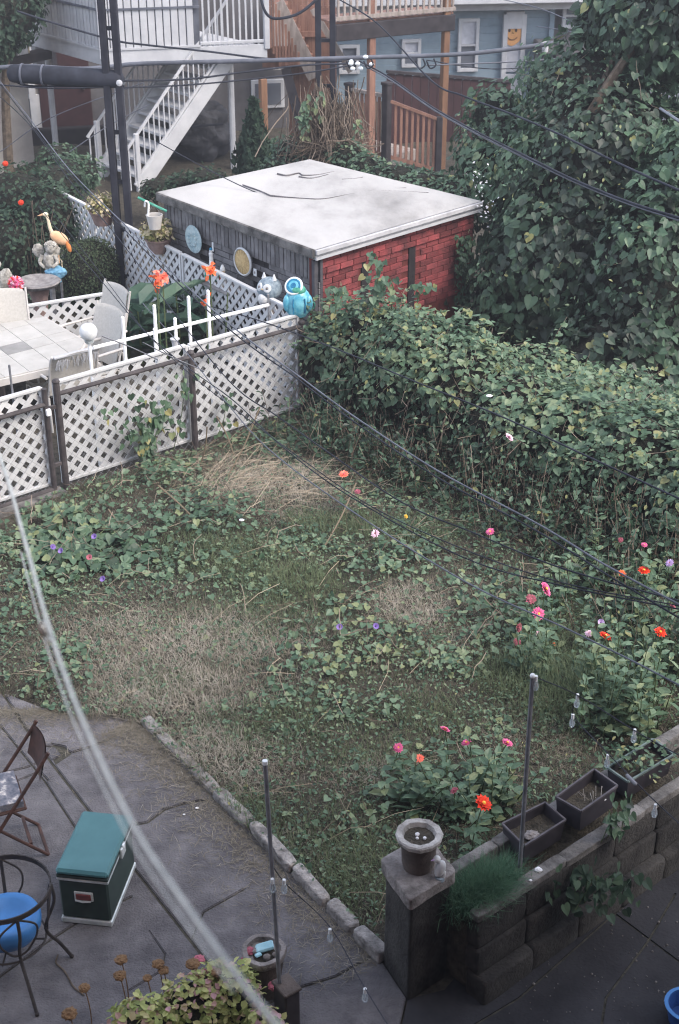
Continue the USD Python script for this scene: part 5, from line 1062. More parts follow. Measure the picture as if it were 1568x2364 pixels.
# dry and green blades
p, q, g_ = scatter(300000, 201)
dn = meshkit.fbm(p * 1.6 + 3, 3, 21); wd = np.clip(field(q, DRY) + .40 + (dn - .5) * 1.1, .1, 1) * (1 - .8 * field(q, BARE)) * (1 - .55 * field(q, GREEN)); s_ = g_.random(len(p)) < wd * .8
pd_, dd_ = p[s_], meshkit.fbm(p[s_] * 5 + 3, 3, 29); k = len(pd_); an = g_.uniform(0, 2 * PI, k) + .8 * meshkit.noise(pd_ * 3.2, 4) * PI; ln = g_.uniform(.55, .97, k)[:, None] * np.stack([np.cos(an), np.sin(an), 0 * an], 1)
w_ = field(q[s_], DRY)
MB().add(*blades(pd_ - UP * .01, ln, g_.uniform(.035, .11, k) * (.7 + .6 * w_), g_.uniform(.0028, .005, k), np.clip(.15 + .66 * w_ + g_.normal(size=k) * .16 + (dd_ - .5) * .8, 0, 1))).top('dry_grass', 'matted dry tan grass over the lawn', 'dry grass', 'dry', kind='stuff', tint=True)
p, q, g_ = scatter(230000, 202)
gn = meshkit.fbm(p * 1.9 + 13, 3, 22); wg = np.clip(field(q, GREEN) * 1.0 + .34 + (gn - .5) * .8, .08, 1) * (1 - .8 * field(q, BARE)) * (1 - .5 * field(q, DRY) * (1 - field(q, GREEN))); s_ = g_.random(len(p)) < wg * .75
pg_ = p[s_]; k = len(pg_); an = g_.uniform(0, 2 * PI, k); wq = field(q[s_], GREEN); ln = g_.uniform(.2, .85, k)[:, None] * np.stack([np.cos(an), np.sin(an), 0 * an], 1)
MB().add(*blades(pg_ - UP * .01, ln, g_.uniform(.04, .11, k) * (.8 + 1.1 * wq), g_.uniform(.003, .006, k), np.clip(.42 + .34 * wq + .6 * (meshkit.fbm(pg_ * 4, 2, 77) - .5) + g_.normal(size=k) * .2, 0, 1))).top('green_grass', 'green grass tufts scattered through the dry lawn', 'grass', 'grass', kind='stuff', tint=True)
# low weeds (clover size) and creeping vine leaves
p, q, g_ = scatter(110000, 203)
wn = meshkit.fbm(p * 2.6 + 23, 3, 23); ww = np.clip(.46 + (wn - .5) * 1.3 + .3 * field(q, VINES), 0, 1) * (1 - .85 * field(q, BARE)) * (1 - .35 * field(q, DRY)); s_ = g_.random(len(p)) < ww * .55
pw_ = p[s_]; k = len(pw_); pw_[:, 2] += g_.uniform(.02, .07, k); N2 = unit(UP + g_.normal(size=(k, 3)) * .5); D = unit(g_.normal(size=(k, 3)) * [1, 1, .3])
MB().add(*leafmesh(pw_, N2, D, g_.uniform(.016, .044, k), np.clip(g_.normal(.70, .2, k) + .5 * (meshkit.fbm(pw_ * 1.7 + 9, 2, 41) - .5), 0, .9) + (g_.random(k) < .04) * .08, OX, OF)).top('low_weeds', 'small leafy weeds spread over the lawn', 'weeds', 'vine', kind='stuff', tint=True)
p, q, g_ = scatter(62000, 204)
wv = field(q, VINES); vn = meshkit.fbm(p * 2.3 + 33, 3, 24); s_ = g_.random(len(p)) < np.clip(wv * (.35 + 1.7 * (vn - .28)), 0, 1) * .30 + .03 * (vn > .5)
pv = p[s_]; k = len(pv); wv = wv[s_]; hh = wv * (.04 + .20 * meshkit.fbm(pv * 3.1, 2, 5)); pv[:, 2] += .03 + hh * g_.uniform(.45, 1, k)
N2 = unit(UP * 1.2 + np.array([0, -.35, 0]) + g_.normal(size=(k, 3)) * .42); D = unit(np.array([0, -.5, -.2]) + g_.normal(size=(k, 3)) * [1, 1, .3]); qv = q[s_]; big = np.exp(-((qv[:, 0] - 210) / 180) ** 2 - ((qv[:, 1] - 1290) / 90) ** 2)
vs = g_.uniform(.028, .066, k) * (1 + .8 * big); gc = thing('creeping_vine', 'creeping morning glory leaves spreading over the lawn', 'ground vine', (0, 10, 0), kind='stuff')
leafy(gc, pv, N2, D, vs, np.clip(tints(pv, g_, .68, .18, 1.7, .35, .05) + .16 * field(q[s_], [(800, 1460, 150, 90, 1)]), 0, .93), 'vine', pick=300, mass='ground_foliage')
runners(gc, pv, np.tile(UP, (k, 1)), g_, 500, .3, .003, 'deadvine', 'runner', .1)
# tall weeds in front of the hedge: slim leaves on upright stems
def band(n, a_, b_, w, seed):
    g_ = np.random.default_rng(seed); t = g_.random(n)[:, None]; p = np.array(a_) + (np.array(b_) - np.array(a_)) * t + g_.normal(size=(n, 2)) * w; return np.column_stack([p, gz(p[:, 0], p[:, 1])]), g_
hw_ = thing('hedge_weeds', 'tangled dark weeds and dead stems at the foot of the vine hedge', 'weeds', (1.2, 12.6, 0), kind='stuff')
mst, P_, N_, S_ = MB(), [], [], []
for a_, b_, n_, h_ in (((-.5, 13.7), (1.0, 12.6), 260, .45), ((1.0, 12.6), (2.6, 11.2), 340, .55), ((2.4, 11.1), (4.0, 9.8), 260, .6), ((1.6, 11.6), (3.2, 10.2), 160, .4), ((2.2, 9.8), (3.4, 8.8), 170, .5)):
    p, g_ = band(n_, a_, b_, .26, int(n_ + h_ * 100))
    for x in p:
        h = h_ * g_.uniform(.5, 1.3); tip = x + UP * h + g_.normal(size=3) * [.16, .16, 0]; mst.tube([x, (x + tip) / 2 + g_.normal(size=3) * .03, tip], .003, 3, g_.random(), False)
        k = g_.integers(5, 11); f = g_.uniform(.15, 1, k)[:, None]; P_.append(x + (tip - x) * f + g_.normal(size=(k, 3)) * .015)
P_ = np.vstack(P_); k = len(P_); N2 = unit(UP + g_.normal(size=(k, 3)) * .6); D = unit(g_.normal(size=(k, 3)) * [1, 1, .4])
mst.obj(hw_, 'dead_stem', 'deadvine', kind='stuff', tint=True)
m = MB(); m.add(*leafmesh(P_, N2, D, g_.uniform(.035, .085, k), np.clip(tints(P_, g_, .38, .2, 2, .3, .02), 0, 1), OX, OF)); m.obj(hw_, 'weed_foliage', 'vine', kind='stuff', tint=True)
# straw heap and loose stalks below the fence corner
p, q, g_ = scatter(9000, 205); s_ = g_.random(len(p)) < np.clip(np.exp(-((q[:, 0] - 590) / 190) ** 2 - ((q[:, 1] - 1110) / 55) ** 2), 0, 1) * .8 + .012; m = MB()
for x in p[s_][:430]:
    a_ = g_.uniform(-.9, .9) + (PI * .15); L = g_.uniform(.12, .5); d = np.array([math.cos(a_), math.sin(a_), g_.uniform(-.02, .22)]); m.tube([x + UP * .04, x + UP * .06 + d * L * .5 + g_.normal(size=3) * .012, x + UP * .04 + d * L], g_.uniform(.0014, .003), 3, g_.random(), False)
sh = m.top('straw', 'pale dead stalks lying in a heap below the lattice corner', 'straw', 'straw', kind='stuff', tint=True)
for i, (a_, b_, za, zb_, lab) in enumerate((((735, 1285), (822, 1115), .02, .45, 'pale cane leaning upright beside the coral zinnia'), ((630, 1325), (775, 1240), .05, .08, 'long pale stick lying on the green grass mid lawn'), ((540, 1050), (500, 960), .1, .5, 'bare cane leaning against the lattice fence'), ((520, 1110), (600, 940), .05, .7, 'tall tan cane leaning towards the fence corner'), ((460, 1080), (478, 985), .05, .55, 'short upright tan cane near the middle fence post'), ((250, 1175), (300, 1260), .2, .05, 'pale split cane slanting through the left vine patch'), ((155, 1200), (175, 1150), .05, .3, 'short pale peg by the gate post'), ((365, 1120), (460, 1210), .35, .05, 'dry stalk with a seed tip slanting above the straw'))):
    A_, B_ = G(*a_, za), G(*b_, zb_); MB().tube(catmull([A_, (A_ + B_) / 2 + np.array([.02, .01, -.01]), B_], 4), .0075, 6).top('garden_cane', lab, 'cane', 'straw')
# spiky clump at the corner of lattice and hedge
g_ = np.random.default_rng(77); sc0 = G(745, 1035); n_ = 46; an = g_.uniform(0, 2 * PI, n_); MB().add(*blades(sc0 + g_.normal(size=(n_, 3)) * [.07, .07, 0], g_.uniform(.05, .5, n_)[:, None] * np.stack([np.cos(an), np.sin(an), 0 * an], 1), g_.uniform(.3, .55, n_), .014, g_.uniform(.4, .8, n_))).top('iris_clump', 'spiky blue-green leaf clump at the foot of the lattice corner', 'plant', 'canna', tint=True)

# ---- plants behind the fence
def conifer(c, h, r, lab, n=2600, seed=0):
    T = thing('conifer', lab, 'conifer', V3(c, 0)); g_ = np.random.default_rng(seed); t = g_.random(n) ** .8; an = g_.uniform(0, 2 * PI, n); rr = r * np.sin(np.clip((1 - t) * 1.9, 0, PI / 2)) * (1 + .2 * np.sin(an * 5 + t * 9)) * g_.uniform(.8, 1.05, n)
    P = np.stack([c[0] + rr * np.cos(an), c[1] + rr * np.sin(an), .08 + t * h], 1); N = np.stack([np.cos(an), np.sin(an), .3 + 0 * an], 1); N2, D = orient(P, N, g_, .1, .5, -1.2)
    m = MB(); m.add(*leafmesh(P, N2, D, g_.uniform(.07, .13, n), np.clip(g_.normal(.35, .2, n), 0, 1), OX, OF)); m.obj(T, 'foliage', 'dark_leaf', kind='stuff', tint=True); MB().lathe([(0, .03), (r * .75, .1), (r * .82, h * .3), (r * .5, h * .7), (0, h * .97)], V3(c, 0), 16, wob=.05).obj(T, 'inner_boughs', 'tangle'); MB().tube([V3(c, -.05), V3(c, h * .8)], .05, 6).obj(T, 'trunk', 'twig')
conifer(np.array([atY(590, 400, 21.8)[0], 21.8, 0]), 1.75, .33, 'dark cone shaped evergreen behind the shed roof', seed=5)
def shrub(name, lab, cat, blobs, n, sz, seed, mt='vine', base=.42, X=OX, Fc=OF, pick=0, ck=.75, up=.4, jit=.1, stem=True):
    c = blobs[0][0]; T = thing(name, lab, cat, V3(c, 0)); g_ = np.random.default_rng(seed); core(T, blobs, ck, seed, zmin=.0)
    P, N = shell(blobs, n, jit, seed, .04, 3, .3); N2, D = orient(P, N, g_, up, .5, .4)
    leafy(T, P, N2, D, g_.uniform(*sz, len(P)), np.clip(tints(P, g_, base, .18, 2.2, .3, .01), 0, 1), mt, X, Fc, pick=pick)
    if stem: MB().tube([V3(c, -.05), V3(c, max(.2, c[2]))], .025, 6).obj(T, 'stem', 'twig')
    return T
shrub('shrub', 'dense green shrub between the cone evergreen and the dead vine', 'shrub', [blob(668, 365, 21, 48, 48, .4), blob(640, 390, 20.6, 40, 30, .3), blob(710, 385, 20.4, 40, 30, .3)], 1500, (.05, .1), 41, base=.35)
shrub('shrub', 'leafy shrub with yellow-green tips right of the dead vine', 'shrub', [blob(800, 370, 20.2, 50, 45, .35), blob(850, 385, 19.6, 50, 28, .3)], 1300, (.05, .1), 42, base=.5)
shrub('ivy_bank', 'low ivy bank running behind the shed roof towards the tree', 'ivy', [blob(905, 405, 18.6, 70, 26, .35), blob(985, 425, 18.0, 70, 28, .35), blob(1050, 450, 17.6, 60, 34, .35)], 2200, (.05, .10), 43, base=.45)
shrub('shrub', 'dark weeds in the shade below the white stair stringer', 'shrub', [blob(360, 432, 21.5, 40, 22, .3), blob(480, 405, 20.5, 50, 14, .3), blob(420, 415, 20.8, 40, 14, .3)], 800, (.05, .09), 44, mt='dark_leaf', base=.5)
rb = shrub('rose_bush', 'large dark rose bush with red blooms at the left edge', 'rose bush', [blob(40, 470, 19.3, 120, 80, .7), blob(110, 500, 19.0, 85, 70, .6), blob(20, 570, 18.6, 100, 80, .6), blob(130, 420, 19.8, 70, 40, .5), blob(150, 400, 20.2, 50, 36, .4)], 3600, (.05, .10), 45, mt='dark_leaf', base=.55, pick=120)
g = np.random.default_rng(9)
for x, y in ((48, 467), (12, 377)):
    c = G(x, y, 1.0) if False else atY(x, y, 18.45); MB().ball(c, (.038, .038, .034), 2, noise=.35, nscale=3).obj(rb, 'rose', 'fl_red')
m = MB()
for i in range(10):
    a_ = atY(60 + i * 9, 560 + g.uniform(-10, 20), 18.3); b_ = atY(30 + i * 14 + g.uniform(-20, 20), 480 + g.uniform(-20, 30), 18.5); m.tube(catmull([V3(a_, .05), a_, b_], 5), .006, 4)
m.obj(rb, 'cane', 'twig')
shrub('shrub', 'light green shrub at the foot of the white staircase', 'shrub', [blob(178, 400, 21.5, 60, 40, .4), blob(130, 360, 22.0, 40, 26, .4)], 1300, (.05, .1), 46, base=.5)
dtr = [blob(20, 20, 24.0, 75, 75, .8), blob(-30, 60, 23.6, 60, 80, .7), blob(60, -20, 24.2, 50, 60, .6)]
T = shrub('dark_tree', 'dark leafed tree in the upper left corner', 'tree', dtr, 1800, (.07, .14), 47, mt='dark_leaf', base=.3, stem=False); c = dtr[0][0]; MB().tube(catmull([V3(c, -.1) + [-.3, 0, 0], V3(c, 1.5) + [-.2, 0, 0], c], 5), np.linspace(.09, .05, 11), 8).obj(T, 'trunk', 'twig')
# clipped box ball
c = G(208, 700); c = V3(G(206, 628, .52), 0); bxs = [(V3(c, .50), np.array([.39, .39, .46]))]
shrub('boxwood', 'round clipped boxwood between the crane ornament and the utility pole', 'shrub', bxs, 6500, (.022, .045), 48, mt='bud', base=.5, ck=.93, jit=.03, up=.2)
shrub('low_plants', 'small grey-green plants around the bird bath', 'plants', [(V3(G(48, 705, .15), .15), np.array([.35, .25, .18])), (V3(G(120, 690, .15), .12), np.array([.3, .2, .16]))], 520, (.04, .08), 49, base=.45, stem=False)
# canna bed
cn = thing('canna_clump', 'broad leaved canna lilies with orange flower spikes behind the pipe trellis', 'canna', V3(G(390, 800), 0)); g = np.random.default_rng(50); P, N, D, Sz = [], [], [], []
spots = [G(x, y, .0) for x, y in ((330, 850), (372, 850), (420, 838), (470, 825), (520, 805), (575, 790), (350, 810), (440, 800), (500, 780), (555, 770), (400, 815), (610, 775), (300, 840))]
ms = MB()
for s in spots:
    h = g.uniform(.55, .85); ms.tube([s, V3(s, h) + g.normal(size=3) * [.04, .04, 0]], [.018, .010], 6)
    for j in range(9):
        z = h * (.2 + .8 * j / 8); a_ = j * 2.4 + g.uniform(0, 1); o = np.array([math.cos(a_), math.sin(a_), 0]); d = unit(o + UP * g.uniform(.15, .9)); P.append(V3(s, z) + o * .02); D.append(d); N.append(unit(UP - o * .35 + g.normal(size=3) * .2)); Sz.append(g.uniform(.38, .58))
CX_ = OX * [.85, 1, 1.6]; 
leafy(cn, np.array(P), np.array(N), np.array(D), np.array(Sz), np.clip(g.normal(.5, .22, len(P)), 0, 1), 'canna', CX_, OF, pick=200, mass='rest'); ms.obj(cn, 'stalk', 'stem')
def flowerspike(parent, c, r, h, mt, n, seed, stalk_to=None):
    g_ = np.random.default_rng(seed); pp = c + g_.normal(size=(n, 3)) * [r * .5, r * .5, h * .35]; m = MB(); m.add(*leafmesh(pp, unit(g_.normal(size=(n, 3)) + [0, -.4, .5]), unit(g_.normal(size=(n, 3)) + UP * .4), g_.uniform(.05, .085, n), .5, OX * [1.3, 1, 1], OF)[:2]); m.obj(parent, 'flower', mt)
    if stalk_to is not None: MB().tube([stalk_to, c - UP * h * .3], .008, 5).obj(parent, 'flower_stalk', 'stem')
for x, y, r, h, k, mt in ((375, 640, .045, .14, 26, 'fl_coral'), (362, 655, .04, .10, 16, 'fl_orange'), (485, 628, .055, .06, 22, 'fl_orange'), (475, 696, .025, .13, 12, 'fl_orange')):
    c = online(x, y, yb - FN * .55, FD); flowerspike(cn, c, r, h, mt, k, int(x), V3(c, .5))
for x, y, yt in ((520, 790, 675), (362, 800, 690)): MB().tube([online(x, y, yb - FN * .4, FD), online(x + 6, yt, yb - FN * .4, FD)], [.010, .006], 6).obj(cn, 'seed_stalk', 'stem')
# dead vine heap on the second pole
dv = thing('dead_vine', 'bleached dead vine tangle hanging on the far utility pole', 'dead vine', V3(PB2, 0) * [1, 0, 1] + np.array([0, 20.5, 0])); g = np.random.default_rng(60); m = MB()
for i in range(330):
    f_ = g.random(); y0 = 160 + 100 * g.random() + 60 * f_; x0_ = 750 + g.normal() * 34; p = atY(x0_, y0, 20.5 + g.normal() * .15); d = unit(np.array([g.normal() * .35, g.normal() * .2, -1])); pts = [p]
    for _ in range(5): d = unit(d + g.normal(size=3) * .24 - UP * .22); pts.append(pts[-1] + d * g.uniform(.06, .30))
    pts = np.array(pts); pts[:, 2] = np.maximum(pts[:, 2], .03); m.tube(pts, g.uniform(.004, .009), 3, g.random(), False)
for i in range(120):
    p = atY(715 + g.uniform(0, 110), 350 + g.normal() * 14, 20.2); d = unit(g.normal(size=3) * [1, .4, .3]); m.tube([p, p + d * .2, p + d * .4 + g.normal(size=3) * .05], .006, 3, g.random(), False)
m.obj(dv, 'tangled_stem', 'deadvine', kind='stuff', tint=True)
for x, y, k in ((705, 265, 26), (712, 240, 10), (735, 235, 10), (700, 300, 8), (830, 290, 10)):
    pp = np.array([atY(x + g.normal() * 7, y + g.normal() * 14, 20.25) for _ in range(k)]); N2, D = orient(pp, np.tile([0, -1, .3], (k, 1)), g, .3, .4); leafy(dv, pp, N2, D, g.uniform(.07, .13, k), np.clip(g.normal(.8, .12, k), 0, .93), 'vine', OX, OF, pick=k, mass='rest')

# ---- zinnias and other blooms of the lawn
def petals(c, n, r, k, seed, cup=.25):
    g_ = np.random.default_rng(seed); n = unit(n); a0 = unit(np.cross(n, [.3, .1, 1.])); b0 = np.cross(n, a0); P, N, D, S = [], [], [], []
    for ring, (m_, rr, tilt) in enumerate(((k, 1.0, cup), (k - 2, .78, cup + .3), (max(5, k - 5), .52, cup + .65))):
        for j in range(m_):
            a_ = 2 * PI * (j + .5 * ring) / m_ + g_.normal() * .06; o = a0 * math.cos(a_) + b0 * math.sin(a_); P.append(c + n * .004 * ring); D.append(unit(o + n * tilt)); N.append(unit(n - o * tilt)); S.append(r * rr * g_.uniform(.9, 1.08))
    return leafmesh(np.array(P), np.array(N), np.array(D), np.array(S), .5, OX * [1.1, 1, 1], OF)
Z = [(794, 1095, 11, .46, 'fl_coral', 'coral zinnia standing alone near the leaning cane'), (826, 1135, 7, .32, 'fl_dull', 'small faded pink zinnia right of the leaning cane'), (867, 1232, 10, .25, 'fl_pale', 'pale pink bloom alone in mid lawn'), (1132, 1228, 10, .35, 'fl_pink', 'pink zinnia below the hedge, away from the other flowers'),
     (1175, 1010, 11, 1.0, 'fl_pale', 'pale pink bloom nestled in the vine hedge'), (1487, 1318, 13, .55, 'fl_red', 'bright orange-red zinnia beside a small orange one, high at the right'), (1436, 1324, 9, .5, 'fl_orange', 'small orange zinnia left of the bright orange-red one'), (1433, 1246, 6, .5, 'fl_dull', 'tiny dull red bud high among the right hand weeds'), (1488, 1258, 7, .5, 'fl_pink', 'tiny pink bloom above the bright orange-red zinnia'),
     (1547, 1300, 9, .55, 'fl_lilac', 'lilac bloom at the right edge of the lawn'), (1258, 1360, 17, .50, 'fl_pink', 'largest magenta zinnia, topmost of the pink trio'), (1226, 1383, 12, .45, 'fl_dull', 'faded magenta zinnia left of the largest pink one'), (1243, 1417, 14, .42, 'fl_pink', 'bright pink zinnia lowest of the trio'), (1244, 1460, 11, .35, 'fl_pale', 'pale pink bloom seen side-on below the pink trio'), (1360, 1463, 9, .4, 'fl_pale', 'small pale bloom left of the deep red-orange zinnia'),
     (1197, 1448, 10, .3, 'fl_dull', 'faded rose zinnia left of the pale side-on bloom'), (1194, 1481, 9, .25, 'fl_dull', 'faded rose zinnia lowest beside the vine patch'), (1397, 1470, 15, .45, 'fl_red', 'deep red-orange zinnia with yellow centre, alone on dark ground'), (1524, 1460, 14, .5, 'fl_red', 'red ball shaped zinnia near the right edge'), (1278, 1487, 5, .3, 'fl_orange', 'tiny orange bud below the pale side-on bloom'), (1553, 1402, 9, .5, 'fl_dull', 'dull magenta bloom by the cables at the right edge'),
     (1027, 1685, 12, .42, 'fl_pink', 'round pink zinnia tallest of the lower group'), (1078, 1715, 11, .36, 'fl_pink', 'pink zinnia in the middle of the lower group'), (1171, 1716, 13, .36, 'fl_pink', 'magenta zinnia with yellow centre near the right rod'), (920, 1726, 11, .34, 'fl_pink', 'pink zinnia leftmost of the lower group'), (969, 1751, 10, .32, 'fl_coral', 'rose red zinnia lower left of the group'), (1115, 1856, 20, .46, 'fl_red', 'large orange-red zinnia nearest the planter boxes'), (1050, 1826, 10, .3, 'fl_dull', 'faded pink zinnia left of the large orange one'), (1094, 1103, 6, .2, 'fl_dull', 'tiny rust red bloom under the hedge'), (937, 1192, 5, .2, 'fl_yellow', 'tiny yellow bloom in the mid lawn weeds')]
g = np.random.default_rng(71)
for i, (x, y, r, z, mt, lab) in enumerate(Z):
    c = G(x, y, z); s_ = np.linalg.norm(c - EYE) / F; R_ = r * s_ * 1.15; n = unit(np.array([g.normal() * .4, -.5 + g.normal() * .35, 1]) if 'side-on' not in lab else np.array([.5, -.5, .15]))
    T = thing('zinnia', lab, 'zinnia', V3(c, 0)); ground = V3(c, 0) + np.array([g.normal() * .05, g.uniform(.0, .08), 0]); m = MB(); m.add(*petals(c, n, R_, 13, i)[:2]); m.obj(T, 'petals', mt); MB().ball(c + n * R_ * .22, (R_ * .22,) * 3, 1).obj(T, 'centre', 'fl_yellow' if mt in ('fl_pink', 'fl_red') else 'fl_dull')
    if z < .9:
        MB().tube(catmull([ground, (ground + c) / 2 + g.normal(size=3) * .015, c], 4), .0042, 5).obj(T, 'stem', 'stem'); k = 9 if r > 9 else 5
        for j in range(k):
            zz = z * (.12 + .7 * j / k); a_ = (j % 2) * PI + (j // 2) * 1.4 + g.uniform(0, .6); o = np.array([math.cos(a_), math.sin(a_), 0]); v, f, t_ = leafmesh(ground + (c - ground) * zz / z, unit(UP - o * .3), unit(o + UP * .35), g.uniform(.07, .11), g.uniform(.5, .8), OX, OF); mm = MB(); mm.add(v, f, t_); mm.obj(T, 'leaf', 'vine', tint=True)
# leafy stands without a bloom at the top
STANDS = [(1060, 1800, .40, 'leafy zinnia stems between the lower pink blooms'), (1150, 1790, .42, 'leafy zinnia stems just left of the right rod'), (1110, 1830, .38, 'leafy zinnia stems behind the large orange bloom'), (950, 1790, .3, 'short leafy stems below the leftmost pink zinnia'), (1420, 1600, .62, 'tall leafy stems beside the string lights'), (1390, 1640, .55, 'leafy stems behind the planter boxes'), (1470, 1560, .6, 'leafy stems high at the right beside the hanging bulbs'), (1450, 1650, .5, 'leafy stems above the third planter box'), (1370, 1290, .5, 'leafy stems below the hedge at right'), (1450, 1370, .55, 'leafy stems under the bright orange-red zinnia'), (1500, 1430, .55, 'leafy stems beneath the red ball zinnia'), (1540, 1500, .5, 'leafy stems at the right edge below the cables'), (1240, 1500, .45, 'leafy stems below the pink trio'), (1300, 1330, .45, 'leafy stems right of the largest magenta zinnia'), (1490, 1620, .7, 'tallest leafy stems near the right edge above the planter boxes'), (1350, 1540, .5, 'leafy stems between the feathery plant and the tall stems'), (1410, 1470, .5, 'leafy stems under the deep red-orange zinnia'), (1530, 1350, .6, 'leafy stems below the lilac bloom at the right edge'), (1260, 1420, .42, 'leafy stems carrying the pink trio')]
for i, (x, y, h, lab) in enumerate(STANDS):
    b_ = G(x, y + 60, 0.03); T = thing('leafy_stems', lab, 'plant', b_); P, N, D, S = [], [], [], []; m = MB()
    for s in range(9):
        o_ = b_ + g.normal(size=3) * [.11, .11, 0]; tip = o_ + UP * h * g.uniform(.7, 1.1) + g.normal(size=3) * [.09, .09, 0]; m.tube([o_, tip], [.005, .003], 4)
        for j in range(9):
            f_ = .12 + .86 * j / 8; a_ = (j % 2) * PI + (j // 2) * 1.5 + s; o = np.array([math.cos(a_), math.sin(a_), 0]); P.append(o_ + (tip - o_) * f_); D.append(unit(o + UP * g.uniform(-.1, .6))); N.append(unit(UP - o * .3 + g.normal(size=3) * .25)); S.append(g.uniform(.075, .14) * (1.1 - .4 * f_))
    m.obj(T, 'stem', 'stem'); leafy(T, np.array(P), np.array(N), np.array(D), np.array(S), np.clip(g.normal(.74, .16, len(P)), 0, .92), 'vine', OX, OF, pick=30, mass='foliage')
# feathery plant right of centre
b_ = G(1290, 1640); n_ = 2600; g = np.random.default_rng(81); pp = b_ + UP * .05 + g.normal(size=(n_, 3)) * [.22, .22, 0] + UP * (g.random((n_, 1)) ** 1.2 * .5); an = g.uniform(0, 2 * PI, n_)
MB().add(*blades(pp, g.uniform(.1, .9, n_)[:, None] * np.stack([np.cos(an), np.sin(an), 0 * an], 1), g.uniform(.04, .10, n_), .0028, g.uniform(.3, .8, n_))).top('feathery_plant', 'soft feathery green plant behind the top of the right rod', 'plant', 'grass', tint=True)
# morning glory blooms in the ground vines
for x, y, z, mt, lab in ((217, 1238, .16, 'fl_violet', 'violet morning glory highest in the left vine patch'), (122, 1262, .16, 'fl_violet', 'violet morning glory left of its twin in the vine patch'), (140, 1271, .16, 'fl_violet', 'violet morning glory right of its twin in the vine patch'), (237, 1336, .14, 'fl_violet', 'violet morning glory lowest in the left vine patch'), (206, 1286, .14, 'fl_dull', 'tiny pinkish bloom in the middle of the left vine patch'), (784, 1447, .12, 'fl_violet', 'violet bloom in the central vine patch'), (868, 1445, .12, 'fl_violet', 'violet bloom at the right of the central vine patch'), (1388, 1436, .35, 'fl_lilac', 'small lilac bloom above the deep red-orange zinnia')):
    c = G(x, y, z + .06); n = unit(np.array([g.normal() * .3, -.7, .8])); r_ = unit(np.cross(UP, n)); u_ = np.cross(n, r_); s_ = .026; T = thing('morning_glory', lab, 'morning glory', V3(c, 0)); MB().lathe([(.003, -.02), (.010, -.004), (.026, .006), (.027, .004), (.011, -.008), (.003, -.024)], c, 12, ax=np.stack([r_, u_, n])).obj(T, 'trumpet', mt, smooth=40); MB().tube([c - n * .02, V3(c, .05)], .002, 4).obj(T, 'stem', 'stem')
# scraps on the ground
for i, (x, y, z, r, lab) in enumerate(((558, 1200, .16, .025, 'pale leaf shining at the right of the left vine patch'), (1130, 913, 1.05, .03, 'white scrap caught in the vine hedge'), (455, 1865, .01, .012, 'white scrap on the patio by the edging'), (425, 1880, .01, .009, 'small pale shard on the patio near the cooler'), (1225, 2032, .62, .010, 'tiny white pebble on the planter wall rim'))):
    MB().ball(G(x, y, z), (r, r * .8, r * .35), 2, noise=.3, seed=i).top('litter_scrap', lab, 'scrap', 'litter')
# ================================================================ the patio's things and the planter wall's
def axr(ang): d = dirv(ang); return np.stack([d, np.cross(UP, d), UP])
# picnic cooler
q_ = [G(x, y, .42) for x, y in ((128, 2010), (240, 2026), (190, 1877))]
cl_ = unit(V3(q_[2] - q_[0], 0)); cw_ = -np.cross(UP, cl_); cL, cW = .555, .325; c0 = V3(q_[0], 0) + cl_ * cL / 2 + cw_ * cW / 2; axc = np.stack([cw_, cl_, UP])
co = thing('cooler', 'dark green steel picnic cooler with teal lid and silver trim', 'cooler', c0)
MB().box(c0 + UP * .195, (cW - .012, cL - .012, .31), axc, .012).obj(co, 'body', 'darkgreen'); MB().box(c0 + UP * .022, (cW, cL, .042), axc, .006).obj(co, 'base_band', 'silver'); MB().box(c0 + UP * .356, (cW, cL, .022), axc, .004).obj(co, 'upper_band', 'silver')
MB().box(c0 + UP * .378, (cW + .004, cL + .004, .022), axc, .005).obj(co, 'lid_rim', 'darkgreen')
lid = trimesh.creation.box((cW + .010, cL + .010, .05)); MB().box(c0 + UP * .412, (cW + .008, cL + .008, .046), axc, .016).obj(co, 'lid', 'teal')
e = c0 - cl_ * (cL / 2)
MB().box(e + UP * .235 + cl_ * .0, (.12, .014, .07), axc, .004).obj(co, 'handle_plate', 'silver'); MB().box(e + UP * .235 - cl_ * .008, (.094, .012, .046), axc, .004).obj(co, 'handle_recess', 'redplate'); MB().tube([e + UP * .215 - cl_ * .02 - cw_ * .05, e + UP * .212 - cl_ * .026, e + UP * .215 - cl_ * .02 + cw_ * .05], .006, 6).obj(co, 'handle', 'silver')
f = c0 + cw_ * (cW / 2) + cl_ * .02; MB().box(f + UP * .365 + cw_ * .008, (.018, .085, .075), axc, .005).obj(co, 'latch', 'silver'); MB().box(f + UP * .40 + cw_ * .014, (.014, .03, .03), axc, .004).obj(co, 'latch_tongue', 'bulbcap')
for s in (-.22, .22): MB().box(c0 - cw_ * (cW / 2 + .004) + cl_ * s + UP * .385, (.012, .06, .035), axc, .003).obj(co, 'hinge', 'silver')

